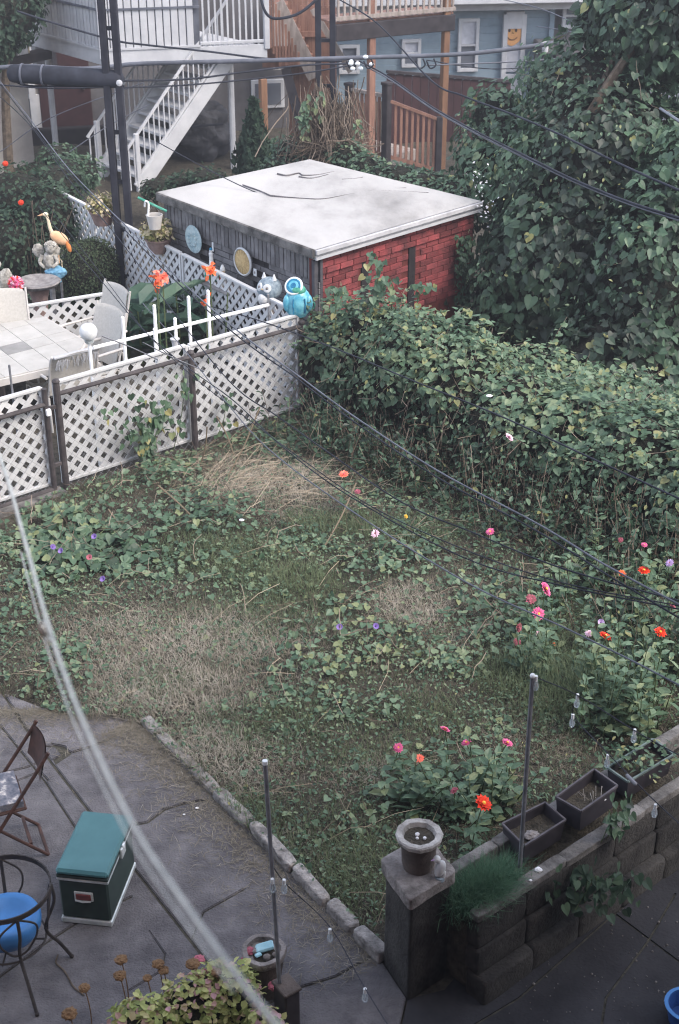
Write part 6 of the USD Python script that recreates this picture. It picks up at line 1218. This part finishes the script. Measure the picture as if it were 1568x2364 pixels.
# folding chair
R1, R2 = G(88, 1901), G(113, 1976); cs = unit(V3(R2 - R1, 0)); cf = np.cross(cs, UP); cf = cf if cf[0] < 0 else -cf; wv = np.linalg.norm(R2 - R1); mid = (R1 + R2) / 2
fc = thing('folding_chair', 'rusty brown folding chair with worn cushion at the left edge', 'chair', mid)
B1, B2 = G(83, 1697, .80), G(117, 1775, .80); hb_ = (B1 + B2) / 2; W2 = np.linalg.norm((B2 - B1)[:2]) / 2
for s, bp in ((-1, B1), (1, B2)):
    foot = mid + cs * s * (wv / 2 + .02) + cf * .52; top = mid + cs * s * W2 * .96 + V3(hb_ - mid, 0) @ cf * cf + UP * .80
    MB().tube(catmull([foot, foot + (top - foot) * .5, top, top + UP * .02 - cf * .005], 4), .0125, 8).obj(fc, 'front_leg', 'rust')
    rf = mid + cs * s * wv * .46; st_ = mid + cs * s * wv * .44 + cf * .42 + UP * .43; MB().tube([rf, st_], .0115, 8).obj(fc, 'rear_leg', 'rust')
MB().tube([mid - cs * wv * .46, mid + cs * wv * .46], .0115, 8).obj(fc, 'floor_bar', 'rust')
MB().bar(mid - cs * wv * .40 + cf * .10 + UP * .11, mid + cs * wv * .40 + cf * .10 + UP * .11, .02, .02, cf).obj(fc, 'stretcher', 'rust')
hm = mid + (V3(hb_ - mid, 0) @ cf) * cf; m = MB(); v = []
for zi, z in enumerate(np.linspace(.60, .81, 6)):
    off = cf * (.105 * (.80 - z) / .38)
    for qx in np.linspace(-1, 1, 9): v.append(hm + cs * qx * W2 * .95 + off + UP * (z + (.012 * (1 - qx * qx) if zi == 5 else 0) + (-.05 * (qx * qx) * 0 if zi == 0 else 0)) - cf * .03 * (1 - qx * qx))
v = np.array(v); f_ = []
for zi in range(5):
    for k in range(8): a_ = zi * 9 + k; f_ += [[a_, a_ + 1, a_ + 10], [a_, a_ + 10, a_ + 9]]
f2_ = [[a + len(v), c + len(v), b + len(v)] for a, b, c in f_]; m.add(np.vstack([v, v + cf * .008]), np.array(f_ + f2_)).obj(fc, 'backrest', 'rust', smooth=40)
sc_ = mid + cf * .30 + UP * .435; MB().box(sc_, (.40, .37, .022), np.stack([cf, cs, UP]), .008).obj(fc, 'seat_frame', 'rust')
cu = trimesh.creation.box((.37, .34, .05)).subdivide().subdivide().subdivide(); v = np.array(cu.vertices); v = v * (1 + .12 * (meshkit.fbm(v * 9 + 4, 3, 2)[:, None] - .5)); v[:, 2] += .012 * np.cos(v[:, 0] * 8) * np.cos(v[:, 1] * 8); MB().add(sc_ + UP * .035 + v @ np.stack([cf, cs, UP]), cu.faces).obj(fc, 'cushion', 'cushion', smooth=50)

# wire plant stand with a blue bowl
RZ = .60; rc = G(6, 2052, RZ); rr = .275
ps = thing('plant_stand', 'dark wrought iron stand with a large open ring at the lower left', 'plant stand', V3(rc, 0))
an = np.linspace(0, 2 * PI, 41)
def ringp(a_, r, z): return V3(rc, 0) + np.array([r * math.cos(a_), r * math.sin(a_), z])
m = MB()
for k in range(40): m.bar(ringp(an[k] - .01, rr, RZ), ringp(an[k + 1] + .01, rr, RZ), .008, .034, None)
m.obj(ps, 'ring', 'iron')
foots = [G(166, 2210), G(86, 2345), V3(rc, 0) + np.array([-.36, -.12, 0]), V3(rc, 0) + np.array([-.1, .38, 0])]
for p in foots:
    a_ = math.atan2(p[1] - rc[1], p[0] - rc[0]); mdp = ringp(a_, rr * .78, .26); R_ = np.linalg.norm((p - rc)[:2])
    MB().tube(catmull([ringp(a_, rr, RZ - .01), ringp(a_, rr * 1.02, .46), mdp, ringp(a_, (rr + R_) * .46, .13), V3(p, .012)], 6), .0105, 7).ball(V3(p, .012), .014, 1).obj(ps, 'leg', 'iron')
    for s in (-.42, .42): MB().tube(catmull([ringp(a_, rr, RZ - .01), ringp(a_ + s * .9, rr, .50), ringp(a_ + s, rr * .95, .40), ringp(a_ + s * .5, rr * .85, .30), mdp], 6), .0065, 6).obj(ps, 'scroll', 'iron')
m = MB()
for k in range(40): m.tube([ringp(an[k], rr * .78, .22), ringp(an[k + 1], rr * .78, .22)], .007, 5, cap=False)
m.obj(ps, 'lower_ring', 'iron')
for a_ in (0, PI / 2): MB().tube([ringp(a_, rr * .78, .21), ringp(a_ + PI, rr * .78, .21)], .006, 5).obj(ps, 'cross_bar', 'iron')
bl_ = thing('blue_bowl', 'bright blue round plastic bowl sitting inside the iron stand', 'bowl', V3(rc, .22))
MB().lathe([(0, .0), (.10, .004), (.165, .04), (.195, .10), (.20, .15), (.188, .178), (.165, .188), (.13, .184), (.10, .15), (0, .14)], V3(rc, .222), 36).obj(bl_, 'bowl', 'bluebowl', smooth=60)

# pot on the patio with blue glass, dark stump beside it
pc = V3(G(612, 2285), 0); po = thing('patio_pot', 'weathered concrete pot holding blue glass, standing on the patio', 'flower pot', pc)
prof = [(0, 0), (.088, 0), (.098, .12), (.118, .27), (.128, .285), (.132, .31), (.126, .325), (.100, .325), (.094, .29), (0, .285)]
MB().lathe(prof[:4], pc, 26, wob=.012).obj(po, 'body', 'potdark', smooth=40); MB().lathe(prof[3:], pc, 26, wob=.02).obj(po, 'rim', 'pot', smooth=40); MB().lathe([(0, .29), (.097, .288)], pc, 20).obj(po, 'soil', 'soil')
gl_ = thing('blue_glass', 'broken blue glass shard lying in the concrete patio pot', 'glass shard', pc + UP * .30)
MB().box(pc + UP * .322 + np.array([.005, .02, 0]), (.105, .055, .026), np.stack([unit([1, .25, .15]), unit([-.25, 1, .35]), unit([0, -.3, 1])]), .008).obj(gl_, 'shard', 'glassblue'); MB().box(pc + UP * .31 + np.array([-.03, -.03, 0]), (.04, .03, .015), axr(30), .006).obj(gl_, 'shard', 'glassblue')
for i, (dx, dy, s) in enumerate(((.02, -.045, .022), (-.05, .0, .016), (.065, -.02, .015))): MB().ball(pc + UP * .305 + np.array([dx, dy, 0]), s, 1, noise=.3, seed=i).obj(po, 'pebble', 'pot')
sp0 = G(664, 2372); stp = thing('dark_post', 'short dark wooden post beside the concrete pot at the bottom edge', 'post', V3(sp0, 0)); MB().box(V3(sp0, .15), (.10, .13, .34), axr(35), .01).obj(stp, 'post', 'darkwood'); MB().box(V3(sp0, .33), (.115, .145, .02), axr(35), .005).obj(stp, 'cap', 'potdark')

# pot on the pier, figurine beside it
pt = V3(PC, .812); up_ = thing('pier_pot', 'pale rimmed concrete pot standing on the wall pier', 'flower pot', pt)
MB().lathe([(0, 0), (.090, 0), (.096, .03), (.100, .12), (.112, .19)], pt, 28, wob=.008).obj(up_, 'body', 'potdark', smooth=40); MB().lathe([(.112, .19), (.132, .20), (.137, .225), (.130, .235), (.098, .232), (.088, .20), (.0, .195)], pt, 12, wob=.01).obj(up_, 'rim', 'palerim', smooth=30); MB().lathe([(0, .205), (.09, .203)], pt, 16).obj(up_, 'soil', 'soil')
for i, (dx, dy, s) in enumerate(((-.01, .01, .013), (.03, -.02, .010), (-.012, -.02, .009))): MB().ball(pt + UP * .215 + np.array([dx, dy, 0]), s, 1, noise=.3, seed=i).obj(up_, 'shell', 'litter')
fgc = G(1016, 2010, .86); fb = V3(fgc, .80); fg = thing('small_figurine', 'small white bird figurine leaning beside the pot on the pier', 'figurine', V3(fb, .8))
axf = np.stack([unit([1, 0, -.25]), [0, 1, 0], unit([.25, 0, 1])])
MB().ball(V3(fb, .875), (.03, .028, .06), 2, axf).obj(fg, 'body', 'ceramicwhite', smooth=True); MB().ball(V3(fb, .945) + [-.02, 0, 0], .022, 2).obj(fg, 'head', 'ceramicwhite'); MB().tube([V3(fb, .95) + [-.035, -.01, 0], V3(fb, .945) + [-.055, -.015, 0]], [.007, .002], 6).obj(fg, 'beak', 'fl_lilac'); MB().ball(V3(fb, .825) + [.015, 0, 0], (.018, .012, .04), 2, axf).obj(fg, 'tail', 'ceramicwhite'); MB().lathe([(0, 0), (.03, 0), (.025, .02), (0, .025)], V3(fb, .80) - UP * .005, 12).obj(fg, 'base', 'ceramicgrey')
MB().ball(WALL0 + WN * .36 + WD * .42 + UP * .62, (.022, .02, .014), 2, noise=.3, seed=1).top('pebble', 'pale stone lying on the wall rim below the figurine', 'stone', 'litter')

# planter boxes on the wall
def tray(c4, h, lab, fill=None, rimmat='plasticrim'):
    z = c4[0][2]; p = [V3(c, z) for c in c4]; T = thing('planter_box', lab, 'planter box', V3(sum(p) / 4, z - h))
    cc = sum(p) / 4
    for i in range(4):
        a_, b_ = p[i], p[(i + 1) % 4]; ia_, ib_ = cc + (a_ - cc) * .90 - UP * h, cc + (b_ - cc) * .90 - UP * h; n = unit(np.cross(b_ - a_, UP)); 
        v = np.array([a_, b_, ib_, ia_]); v2 = cc + (v - cc) * [.95, .95, 1]; MB().add(np.vstack([v, v2]), [[0, 2, 1], [0, 3, 2], [4, 5, 6], [4, 6, 7], [0, 1, 5], [0, 5, 4]]).obj(T, 'side_wall', 'plastic'); MB().bar(a_, b_, .014, .012, UP).obj(T, 'rim', rimmat)
    sl_ = [cc + (V3(c, z) - cc) * .93 - UP * h * .45 for c in p]; pl = MB(); gsl = np.array([(sl_[0] * (1 - u) + sl_[1] * u) * (1 - w) + (sl_[3] * (1 - u) + sl_[2] * u) * w for u in np.linspace(0, 1, 10) for w in np.linspace(0, 1, 8)]); gsl[:, 2] += .02 * (meshkit.fbm(gsl * 14, 2, 3) - .5)
    f = [[i * 8 + j, (i + 1) * 8 + j, (i + 1) * 8 + j + 1] for i in range(9) for j in range(7)] + [[i * 8 + j, (i + 1) * 8 + j + 1, i * 8 + j + 1] for i in range(9) for j in range(7)]
    pl.add(gsl, f).obj(T, 'soil', 'soil'); return T, cc
T1, c1_ = tray([G(x, y, .70) for x, y in ((1160, 1902), (1211, 1953), (1306, 1893), (1259, 1853))], .15, 'dark planter box nearest the grass tuft, with a dry root'); MB().ball(c1_ + np.array([-.02, -.06, -.05]), (.05, .04, .03), 2, noise=.4, seed=3).obj(T1, 'dry_root', 'pot')
T2, c2_ = tray([G(x, y, .76) for x, y in ((1284, 1840), (1342, 1873), (1426, 1814), (1372, 1776))], .17, 'dark planter box in the middle, raised above its neighbours'); MB().ball(c2_ + np.array([.09, -.02, -.05]), (.03, .016, .012), 1).obj(T2, 'pale_chip', 'litter')
g = np.random.default_rng(5); m = MB()
for i in range(14): p = c2_ + np.array([g.uniform(-.08, .1), g.uniform(-.06, .06), -.07]); m.tube([p, p + UP * .05 + g.normal(size=3) * .02], .002, 3)
m.obj(T2, 'dry_stalk', 'tableframe', kind='stuff')
T3, c3_ = tray([G(x, y, .70) for x, y in ((1403, 1772), (1450, 1805), (1556, 1742), (1508, 1706))], .15, 'dark planter box with greenish rim and weeds, farthest along the wall', rimmat='greenrim')
n_ = 160; pp = c3_ + g.normal(size=(n_, 3)) * [.13, .09, 0] + UP * g.uniform(-.06, .10, (n_, 1)); m = MB(); m.add(*leafmesh(pp, unit(UP + g.normal(size=(n_, 3)) * .6), unit(g.normal(size=(n_, 3))), g.uniform(.03, .06, n_), np.clip(g.normal(.7, .2, n_), 0, 1), OX, OF)); m.obj(T3, 'weeds', 'vine', kind='stuff', tint=True)
# grass tuft spilling over the wall
n_ = 6000; g = np.random.default_rng(91); t0 = V3(online(1120, 2015, WALL0 + WN * .24, WD), .52); a_ = g.normal(size=(n_, 2)); pp = t0 + WD * (a_[:, :1] * .10) + WN * (a_[:, 1:] * .05); dirs = WD * g.normal(size=(n_, 1)) * .35 + WN * g.uniform(-.35, .75, (n_, 1)); dirs = dirs / np.maximum(1.02, np.linalg.norm(dirs, axis=1, keepdims=True))
MB().add(*blades(pp, dirs, g.uniform(.12, .26, n_), .0038, np.clip(g.normal(.65, .2, n_), 0, 1))).top('grass_tuft', 'bright green grass tuft spilling over the planter wall', 'ornamental grass', 'tuft', tint=True)
# ivy hanging on the wall face and weed at its foot
for (x, y, n_, sp_, lab, z0_, mt) in ((1420, 1885, 34, (.05, .05, .10), 'ivy trail hanging over the wall front below the middle planter box', .5, 'vine'), (1370, 2045, 120, (.13, .07, .07), 'dark weed growing at the foot of the planter wall', .10, 'dark_leaf')):
    c = online(x, y, WALL0 + WN * (TH + (.03 if z0_ > .3 else .16)), WD); T = thing('wall_weed', lab, 'plant', c); pp = c + g.normal(size=(n_, 3)) * sp_; pp[:, 2] = np.maximum(pp[:, 2], .02); off = (pp - (WALL0 + WN * (TH + .03))) @ WN; pp = pp + WN * np.maximum(0, .02 - off)[:, None]; N2, D = orient(pp, np.tile(WN, (n_, 1)), g, .5, .45); leafy(T, pp, N2, D, g.uniform(.04, .075, n_), np.clip(g.normal(.5, .2, n_), 0, .9), mt, pick=40, mass='foliage')
    m = MB()
    for k in range(5): m.tube([V3(c + WD * g.normal() * .05, c[2] + sp_[2]), V3(c + WD * g.normal() * .08, max(.02, c[2] - sp_[2] * 1.4))], .003, 4)
    m.obj(T, 'stem', 'stem')
# the last dry leaves on the court
for i, (x, y, lab) in enumerate(((1322, 2128, 'rusty dead leaf at the foot of the planter wall'), (1535, 1965, 'reddish dead leaf on the courtyard near the right edge'))): c = G(x, y, .02); m = MB(); m.add(*leafmesh(np.array([c, c + [.02, .01, .003]]), unit(np.array([[.1, -.2, 1], [-.2, 0, 1.]])), np.array([[1, .3, 0], [-.4, 1, 0.]]), .045, .5, OX, OF)[:2]); m.top('dead_leaf', lab, 'leaf', 'seedhead')
# grit and pale flecks on the court
g = np.random.default_rng(131); m = MB()
for i in range(150):
    c = G(g.uniform(1020, 1568), g.uniform(2080, 2363), 0)
    if court_poly.buffer(-.25).contains(Point(c[0], c[1])): m.ball(c - UP * .010, (.004 + .006 * g.random() ** 3,) * 3, 0)
m.top('grit', 'pale grit scattered on the dark courtyard', 'grit', 'rim', kind='stuff')
# blue tub in the corner
c = G(1585, 2345, .02); bt = thing('blue_tub', 'blue plastic tub with a light rim in the lower right corner', 'tub', V3(c, 0)); MB().lathe([(0, .0), (.10, 0), (.12, .12), (.115, .12), (.096, .01), (0, .012)], V3(c, -.01), 28).obj(bt, 'tub', 'bluetub', smooth=40); MB().lathe([(.112, .112), (.132, .115), (.134, .122), (.112, .124)], V3(c, -.01), 28).obj(bt, 'rim', 'bluebowl', smooth=40)

# steel rods and the string lights
rb1 = online(1202, 1992, WALL0 + WN * (TH - .12), WD); rt1 = atY(1230, 1560, rb1[1]); ro = thing('steel_rod', 'tall grey steel rod rising from the planter wall', 'rod', V3(rb1, .45)); MB().tube([V3(rb1, .45), rt1], .0125, 8).obj(ro, 'rod', 'rod'); MB().ball(rt1, .016, 1).obj(ro, 'rod_tip', 'bulbcap')
rb2 = G(652, 2368); rt2 = atY(612, 1760, rb2[1]); ro2 = thing('steel_rod', 'grey steel rod standing by the concrete pot on the patio', 'rod', V3(rb2, 0)); MB().tube([V3(rb2, -.02), rt2], .0115, 8).obj(ro2, 'rod', 'rod'); MB().tube([rt2 - UP * .01, rt2 + UP * .012], .014, 8).obj(ro2, 'rod_tip', 'bulbcap')
def bulbs(T, pts, drop=.05, r=.017):
    for p in pts:
        MB().tube([p + UP * .005, p - UP * .028], .0095, 8).obj(T, 'socket', 'bulbcap'); b = MB().lathe([(.008, -.024), (.012, -.035), (r, -.055), (r * 1.05, -.068), (r * .8, -.085), (0, -.094)], p, 14).obj(T, 'bulb', 'bulb', smooth=60); MB().tube([p - UP * .04, p - UP * .075], .003, 5).obj(b, 'filament', 'silver')
def wireline(pts, r, name, lab, mt='cable', cat='cable', group=None, top=True, sag=None):
    return MB().tube(catmull(pts, 8), r, 6).top(name, lab, cat, mt, group, smooth=60)
Yv = rt1[1]
s1 = thing('string_lights', 'string of clear bulbs running from the right rod over the planter boxes', 'string lights', rt1)
L1_ = [rt1, G(1338, 1607, 1.55), G(1480, 1695, 1.45), G(1600, 1760, 1.5)]; MB().tube(catmull(L1_, 8), .0035, 5).obj(s1, 'cord', 'cable')
L2_ = [G(1325, 1652, 1.3), G(1400, 1735, 1.2), G(1475, 1812, 1.15), G(1508, 1845, 1.12), G(1600, 1930, 1.15)]; L2_ = [L1_[1]] + L2_; MB().tube(catmull(L2_, 8), .0035, 5).obj(s1, 'cord', 'cable')
bulbs(s1, [rt1 + np.array([.02, -.0, -.005]), G(1334, 1604, 1.55), G(1323, 1650, 1.31), G(1466, 1685, 1.45), G(1404, 1743, 1.19), G(1514, 1858, 1.11)])
MB().box(G(1458, 1800, 1.16), (.09, .022, .022), np.stack([unit(L2_[3] - L2_[2]), unit(np.cross(UP, L2_[3] - L2_[2])), UP]), .006).obj(s1, 'clamp', 'rod')
s2 = thing('string_lights', 'string of clear bulbs hanging from the left rod across the patio', 'string lights', rt2)
a_ = atY(621, 1985, rb2[1]); L3_ = [a_, G(660, 2040, .75), G(762, 2140, .55), G(842, 2280, .6), G(930, 2420, .9)]; MB().tube(catmull(L3_, 8), .003, 5).obj(s2, 'cord', 'cable'); bulbs(s2, [atY(629, 2030, rb2[1] - .02), atY(656, 2032, rb2[1]), G(762, 2146, .55), G(843, 2284, .6)])
MB().tube(catmull([atY(617, 1930, rb2[1]), atY(680, 2055, rb2[1] + .05), atY(690, 2062, rb2[1] + .06)], 6), .0025, 5).obj(s2, 'loose_wire', 'wire')

# sedum in the foreground
sd_b = [(V3(G(x, y, z), z), np.array(r)) for x, y, z, r in ((330, 2370, .16, (.20, .16, .20)), (450, 2330, .18, (.22, .18, .22)), (545, 2310, .18, (.16, .15, .22)), (250, 2440, .14, (.2, .15, .16)), (610, 2390, .16, (.12, .12, .18)), (420, 2450, .16, (.3, .15, .2)), (500, 2290, .2, (.12, .12, .2)))]
sdm = thing('sedum_clump', 'yellow-green sedum clump with brown and pink heads at the bottom edge', 'sedum', V3(sd_b[0][0], 0)); g = np.random.default_rng(95); core(sdm, sd_b, .72, 3, zmin=.0)
P, N = shell(sd_b, 5200, .06, 33, .03, 5, .35); N2, D = orient(P, N, g, .8, .6, -.6); leafy(sdm, P, N2, D, g.uniform(.028, .055, len(P)), np.clip(g.beta(2.6, 1.9, len(P)) + .25 * (meshkit.fbm(P * 5, 2, 3) - .5) * 2, 0, 1), 'sedum', OX * [1.4, 1, 1], OF, pick=200, mass='foliage')
for x, y, z, r in ((280, 2225, .40, 20), (365, 2235, .40, 19), (378, 2250, .38, 17), (445, 2235, .40, 22), (277, 2262, .36, 20), (500, 2255, .40, 17), (540, 2262, .38, 16), (195, 2290, .33, 18), (340, 2268, .36, 14), (455, 2268, .36, 14), (160, 2350, .30, 24), (590, 2330, .3, 12)):
    c = G(x, y - 10, z); s_ = np.linalg.norm(c - EYE) / F * r * .62; MB().ball(c, (s_ * 1.1, s_ * 1.1, s_ * .55), 2, noise=.5, nscale=5, seed=int(x)).obj(sdm, 'seed_head', 'seedhead'); b_ = V3(c, .06) + np.array([.03, -.06, 0]); MB().tube(catmull([b_, (b_ + c) / 2 + [.01, 0, 0], c], 4), .0035, 5).obj(sdm, 'flower_stem', 'seedhead')
for x, y, z, r in ((575, 2195, .30, 11), (565, 2215, .26, 8), (460, 2215, .3, 12), (635, 2275, .2, 14), (470, 2245, .28, 10)): c = G(x, y, z); s_ = np.linalg.norm(c - EYE) / F * r; MB().ball(c, (s_, s_, s_ * .6), 2, noise=.5, nscale=5, seed=int(x)).obj(sdm, 'pink_head', 'fl_dull')
# dry blades and crumbs drifted over the paving beside the lawn
g = np.random.default_rng(120); n_ = 5200; t_ = g.random(n_); off = np.abs(g.normal(size=n_)) ** 1.3 * .16; dk3 = np.array([*dk, 0]); nk = -np.cross(UP, dk3)
pp = np.array([*K0, 0]) + dk3 * (t_ ** 1.7 * Lk * 1.0)[:, None] + nk * (.05 + off)[:, None]; tp2 = np.array([G(x, 1640 + g.normal() ** 2 * 16) for x in g.uniform(-20, 340, 2600)]); pp = np.vstack([pp, tp2])
pp = pp[shapely.contains_xy(patio_poly, pp[:, 0], pp[:, 1])]; n_ = len(pp); an = g.uniform(0, 2 * PI, n_); pp[:, 2] = .004
MB().add(*blades(pp, np.stack([np.cos(an), np.sin(an), 0 * an], 1) * .985, g.uniform(.03, .10, n_), g.uniform(.002, .004, n_), np.clip(g.normal(.3, .2, n_), 0, 1))).top('grass_litter', 'dry blades drifted onto the paving along the lawn edging', 'dry litter', 'dry', kind='stuff', tint=True)
# snapped twig on the patio
MB().tube(catmull([G(134, 2206), G(130, 2225), G(150, 2245), G(170, 2280), G(195, 2300, .0)], 6) + [0, 0, .008], .005, 5).top('twig', 'thin dark twig lying on the patio beside the plant stand', 'twig', 'twig')

# ================================================================ lines and cables
def along(pts, d0, d1, r, name, lab, mt='cable', cat='cable', group=None, sides=6):
    """pts: places in the picture; d0, d1: distances of the two ends (straight in between apart from sag)"""
    p = np.array(pts, float); L = np.concatenate([[0], np.cumsum(np.linalg.norm(np.diff(p, axis=0), axis=1))]); L /= L[-1]; out = []
    for (x, y), l in zip(p, L): d = ray(x, y); out.append(EYE + d * (1 / ((1 - l) / d0 + l / d1)))
    return MB().tube(catmull(out, 8), r, sides).top(name, lab, cat, mt, group, smooth=60)
c_ = 'cable'
along([(-40, 158), (60, 152), (180, 158), (268, 152), (330, 146), (600, 139), (800, 133), (1050, 125), (1180, 112), (1290, 97)], 18.6, 19.2, .030, c_, 'thick main cable crossing the whole top of the view', 'cablegrey')
bx_ = thing('splice_case', 'thick black cable splice case hanging left of the utility pole', 'splice case', atY(150, 172, 17.9)); a_, b_ = atY(18, 168, 17.9), atY(286, 182, 17.75)
MB().tube([a_ + (b_ - a_) * f for f in (0, .02, .06, .5, .94, .98, 1)], [.05, .095, .11, .115, .105, .08, .03], 14).obj(bx_, 'case', 'cable', smooth=50)
for f in (.12, .3): MB().tube([a_ + (b_ - a_) * f, a_ + (b_ - a_) * (f + .015)], .128, 14).obj(bx_, 'clamp_band', 'cablegrey', smooth=50)
MB().tube(catmull([a_ + UP * .02, a_ + (b_ - a_) * .12 - UP * .13, a_ + (b_ - a_) * .5 - UP * .12, b_ - UP * .08], 6), .012, 6).obj(bx_, 'tail_cable', 'cable', smooth=50)
along([(40, 25), (150, 60), (268, 93), (330, 102), (480, 118), (610, 134), (700, 139), (790, 140)], 19, 18.9, .014, c_, 'upper drooping cable meeting the main cable near the brown stairs')
along([(270, 186), (430, 182), (560, 166), (700, 150), (800, 146)], 17.7, 18.9, .013, c_, 'cable looping just below the main cable between the poles')
along([(270, 202), (420, 196), (560, 184), (700, 168), (810, 150)], 17.7, 18.9, .011, c_, 'lower slack cable between the two utility poles')
along([(0, 195), (120, 203), (280, 200)], 18, 17.8, .010, c_, 'thin cable running under the splice case')
along([(600, -10), (615, 30), (640, 42), (690, 30), (735, -5)], 18.9, 18.9, .020, c_, 'hanging cable loop at the top beside the brown stairs')
jn = thing('cable_junction', 'cluster of pale clamps and loops where the cables meet', 'cable junction', atY(815, 150, 18.7)); g = np.random.default_rng(99)
for i in range(7): c = atY(790 + g.uniform(0, 70), 133 + g.uniform(-4, 26), 18.6 + g.normal() * .04); MB().ball(c, (.035, .03, .025), 1).obj(jn, 'clamp', 'bulbcap')
for x in (800, 840, 960, 985): c = atY(x, 140, 18.6); MB().tube(catmull([c, c + [.05, 0, -.09], c + [.12, 0, -.05], c + [.09, 0, .03]], 5), .010, 5).obj(jn, 'loop', 'cable')
along([(830, 140), (900, 178), (998, 246), (1100, 303), (1215, 360), (1320, 412), (1450, 465), (1600, 512)], 18.8, 9.5, .010, c_, 'thick pair of service cables falling right across the vines', 'cable')
along([(832, 146), (902, 184), (1000, 252), (1102, 309), (1217, 366), (1322, 417), (1452, 470), (1600, 518)], 18.8, 9.5, .008, c_, 'thinner cable hugging the thick pair that crosses the vines', 'cablegrey')
along([(770, -10), (870, 52), (995, 184), (1068, 220), (1180, 262), (1287, 307), (1382, 354), (1480, 400), (1600, 452)], 19, 9.5, .009, c_, 'cable from the brown deck falling across the upper vines')
along([(985, 150), (1180, 142), (1320, 132)], 18.8, 19.5, .010, c_, 'cable running right towards the blue house', 'cablegrey'); along([(985, 138), (1130, 158), (1290, 150)], 18.8, 19.5, .007, c_, 'thin slack cable before the blue house wall')
along([(1240, 60), (1330, 75), (1420, 110)], 19, 17, .006, c_, 'short thin cable before the blue house door', 'cablegrey')
along([(1150, -5), (1250, 20), (1345, 60)], 20, 18, .006, c_, 'thin cable in front of the blue house eaves', 'cablegrey'); along([(1525, 250), (1600, 300)], 12, 9, .012, c_, 'grey pipe-like cable at the right edge of the vines', 'cablegrey')
# service drops that fall from the left over the lawn to the right
along([(-30, 150), (60, 262), (164, 395), (290, 520), (420, 650), (560, 772), (689, 867), (812, 957), (1010, 1086), (1240, 1208), (1400, 1305), (1600, 1412)], 18.5, 7.6, .0062, c_, 'upper cable of the close pair sagging over the lawn', 'cablegrey')
along([(-30, 156), (60, 270), (160, 400), (284, 526), (414, 656), (552, 778), (684, 872), (808, 966), (1004, 1098), (1234, 1222), (1400, 1325), (1600, 1445)], 18.5, 7.6, .0054, c_, 'lower cable of the close pair sagging over the lawn')
along([(-20, 205), (68, 287), (164, 420), (270, 545), (420, 745), (540, 890), (640, 960), (760, 1045), (930, 1160), (1100, 1232), (1300, 1312), (1600, 1395)], 18, 7.8, .0048, c_, 'single cable crossing just under the close pair over the lawn')
along([(88, 475), (230, 643), (330, 760), (430, 845), (540, 925), (656, 1034), (809, 1146), (1072, 1287), (1300, 1352), (1600, 1412)], 17, 7.8, .0044, c_, 'cable from behind the splice case sweeping low over the mid lawn')
along([(100, 460), (240, 640), (340, 770), (450, 872), (570, 965), (700, 1062), (860, 1170), (1072, 1268), (1300, 1345), (1600, 1404)], 17, 7.8, .0036, c_, 'thin companion cable above the low sweeping one')
along([(330, 700), (420, 800), (520, 925), (618, 1034), (799, 1170), (1072, 1341), (1300, 1447), (1450, 1520), (1600, 1598)], 15.5, 7.2, .0050, c_, 'lowest cable crossing the lawn to the right edge', 'cablegrey')
along([(430, 690), (600, 740), (777, 805), (953, 878), (1149, 957), (1350, 1050), (1600, 1165)], 17, 8, .006, c_, 'cable drawn across the vine hedge')
along([(0, 350), (120, 270), (330, 190)], 19, 18, .006, c_, 'thin wire rising from the left edge to the utility pole', 'cablegrey'); along([(160, 350), (250, 290), (345, 240)], 19, 19, .006, c_, 'thin pale wire slanting behind the utility pole', 'cablegrey'); along([(360, 325), (470, 385), (560, 430), (615, 452)], 17.5, 17.2, .006, c_, 'wire drooping from the pole onto the shed roof', 'cable')
along([(235, 775), (300, 800), (365, 830)], 12.6, 12.9, .006, c_, 'short dark wire hooked on the white trellis, left part', 'rod'); along([(330, 790), (400, 825), (470, 855)], 12.7, 13.2, .006, c_, 'short dark wire hooked on the white trellis, right part', 'rod')
# clothesline near the window, with its pulley knot
cpts = [(-60, 900), (8, 1080), (60, 1260), (110, 1440), (180, 1640), (300, 1895), (420, 2080), (560, 2272), (700, 2440)]
along(cpts, 4.4, 1.35, .0042, 'clothesline', 'thick pale clothesline sweeping down across the left of the view', 'line', 'clothesline', sides=8)
along([(x - 12 - 1.5 * i, y + 14) for i, (x, y) in enumerate(cpts[2:8])], 3.8, 1.6, .0019, 'clothesline', 'thinner return line running just left of the thick clothesline', 'line', 'clothesline', sides=8)
d = ray(103, 1452); kc = EYE + d * 3.0; kn = thing('line_clip', 'small grey pulley clip on the clothesline', 'pulley clip', kc); MB().ball(kc, (.011, .011, .015), 2, noise=.2).obj(kn, 'knot', 'silver'); MB().tube(catmull([kc + UP * .02, kc + [-.012, 0, .005], kc - UP * .02, kc + [.008, 0, -.028]], 5), .0032, 6).obj(kn, 'hook', 'silver')

# faint autumn air
if HAZE > 0:
    hm_ = usdkit.material(stage, '/World/Looks/haze_air', {'v': ('principled_volume', {'color': (.92, .94, 1.0), 'density': HAZE, 'anisotropy': .3})}, [], volume='v.volume')
    hz = UsdGeom.Mesh.Define(stage, '/World/haze'); v = S8 * np.array([402., 352., 6.6]) + np.array([0, 50., 5.4])
    hz.CreatePointsAttr(Vt.Vec3fArray.FromNumpy(v.astype(np.float32))); hz.CreateFaceVertexCountsAttr(Vt.IntArray.FromNumpy(np.full(12, 3, np.int32))); hz.CreateFaceVertexIndicesAttr(Vt.IntArray.FromNumpy(PLAINF.astype(np.int32).ravel())); hz.CreateSubdivisionSchemeAttr('none')
    UsdShade.MaterialBindingAPI.Apply(hz.GetPrim()).Bind(hm_); tag(hz.GetPrim(), kind='stuff')
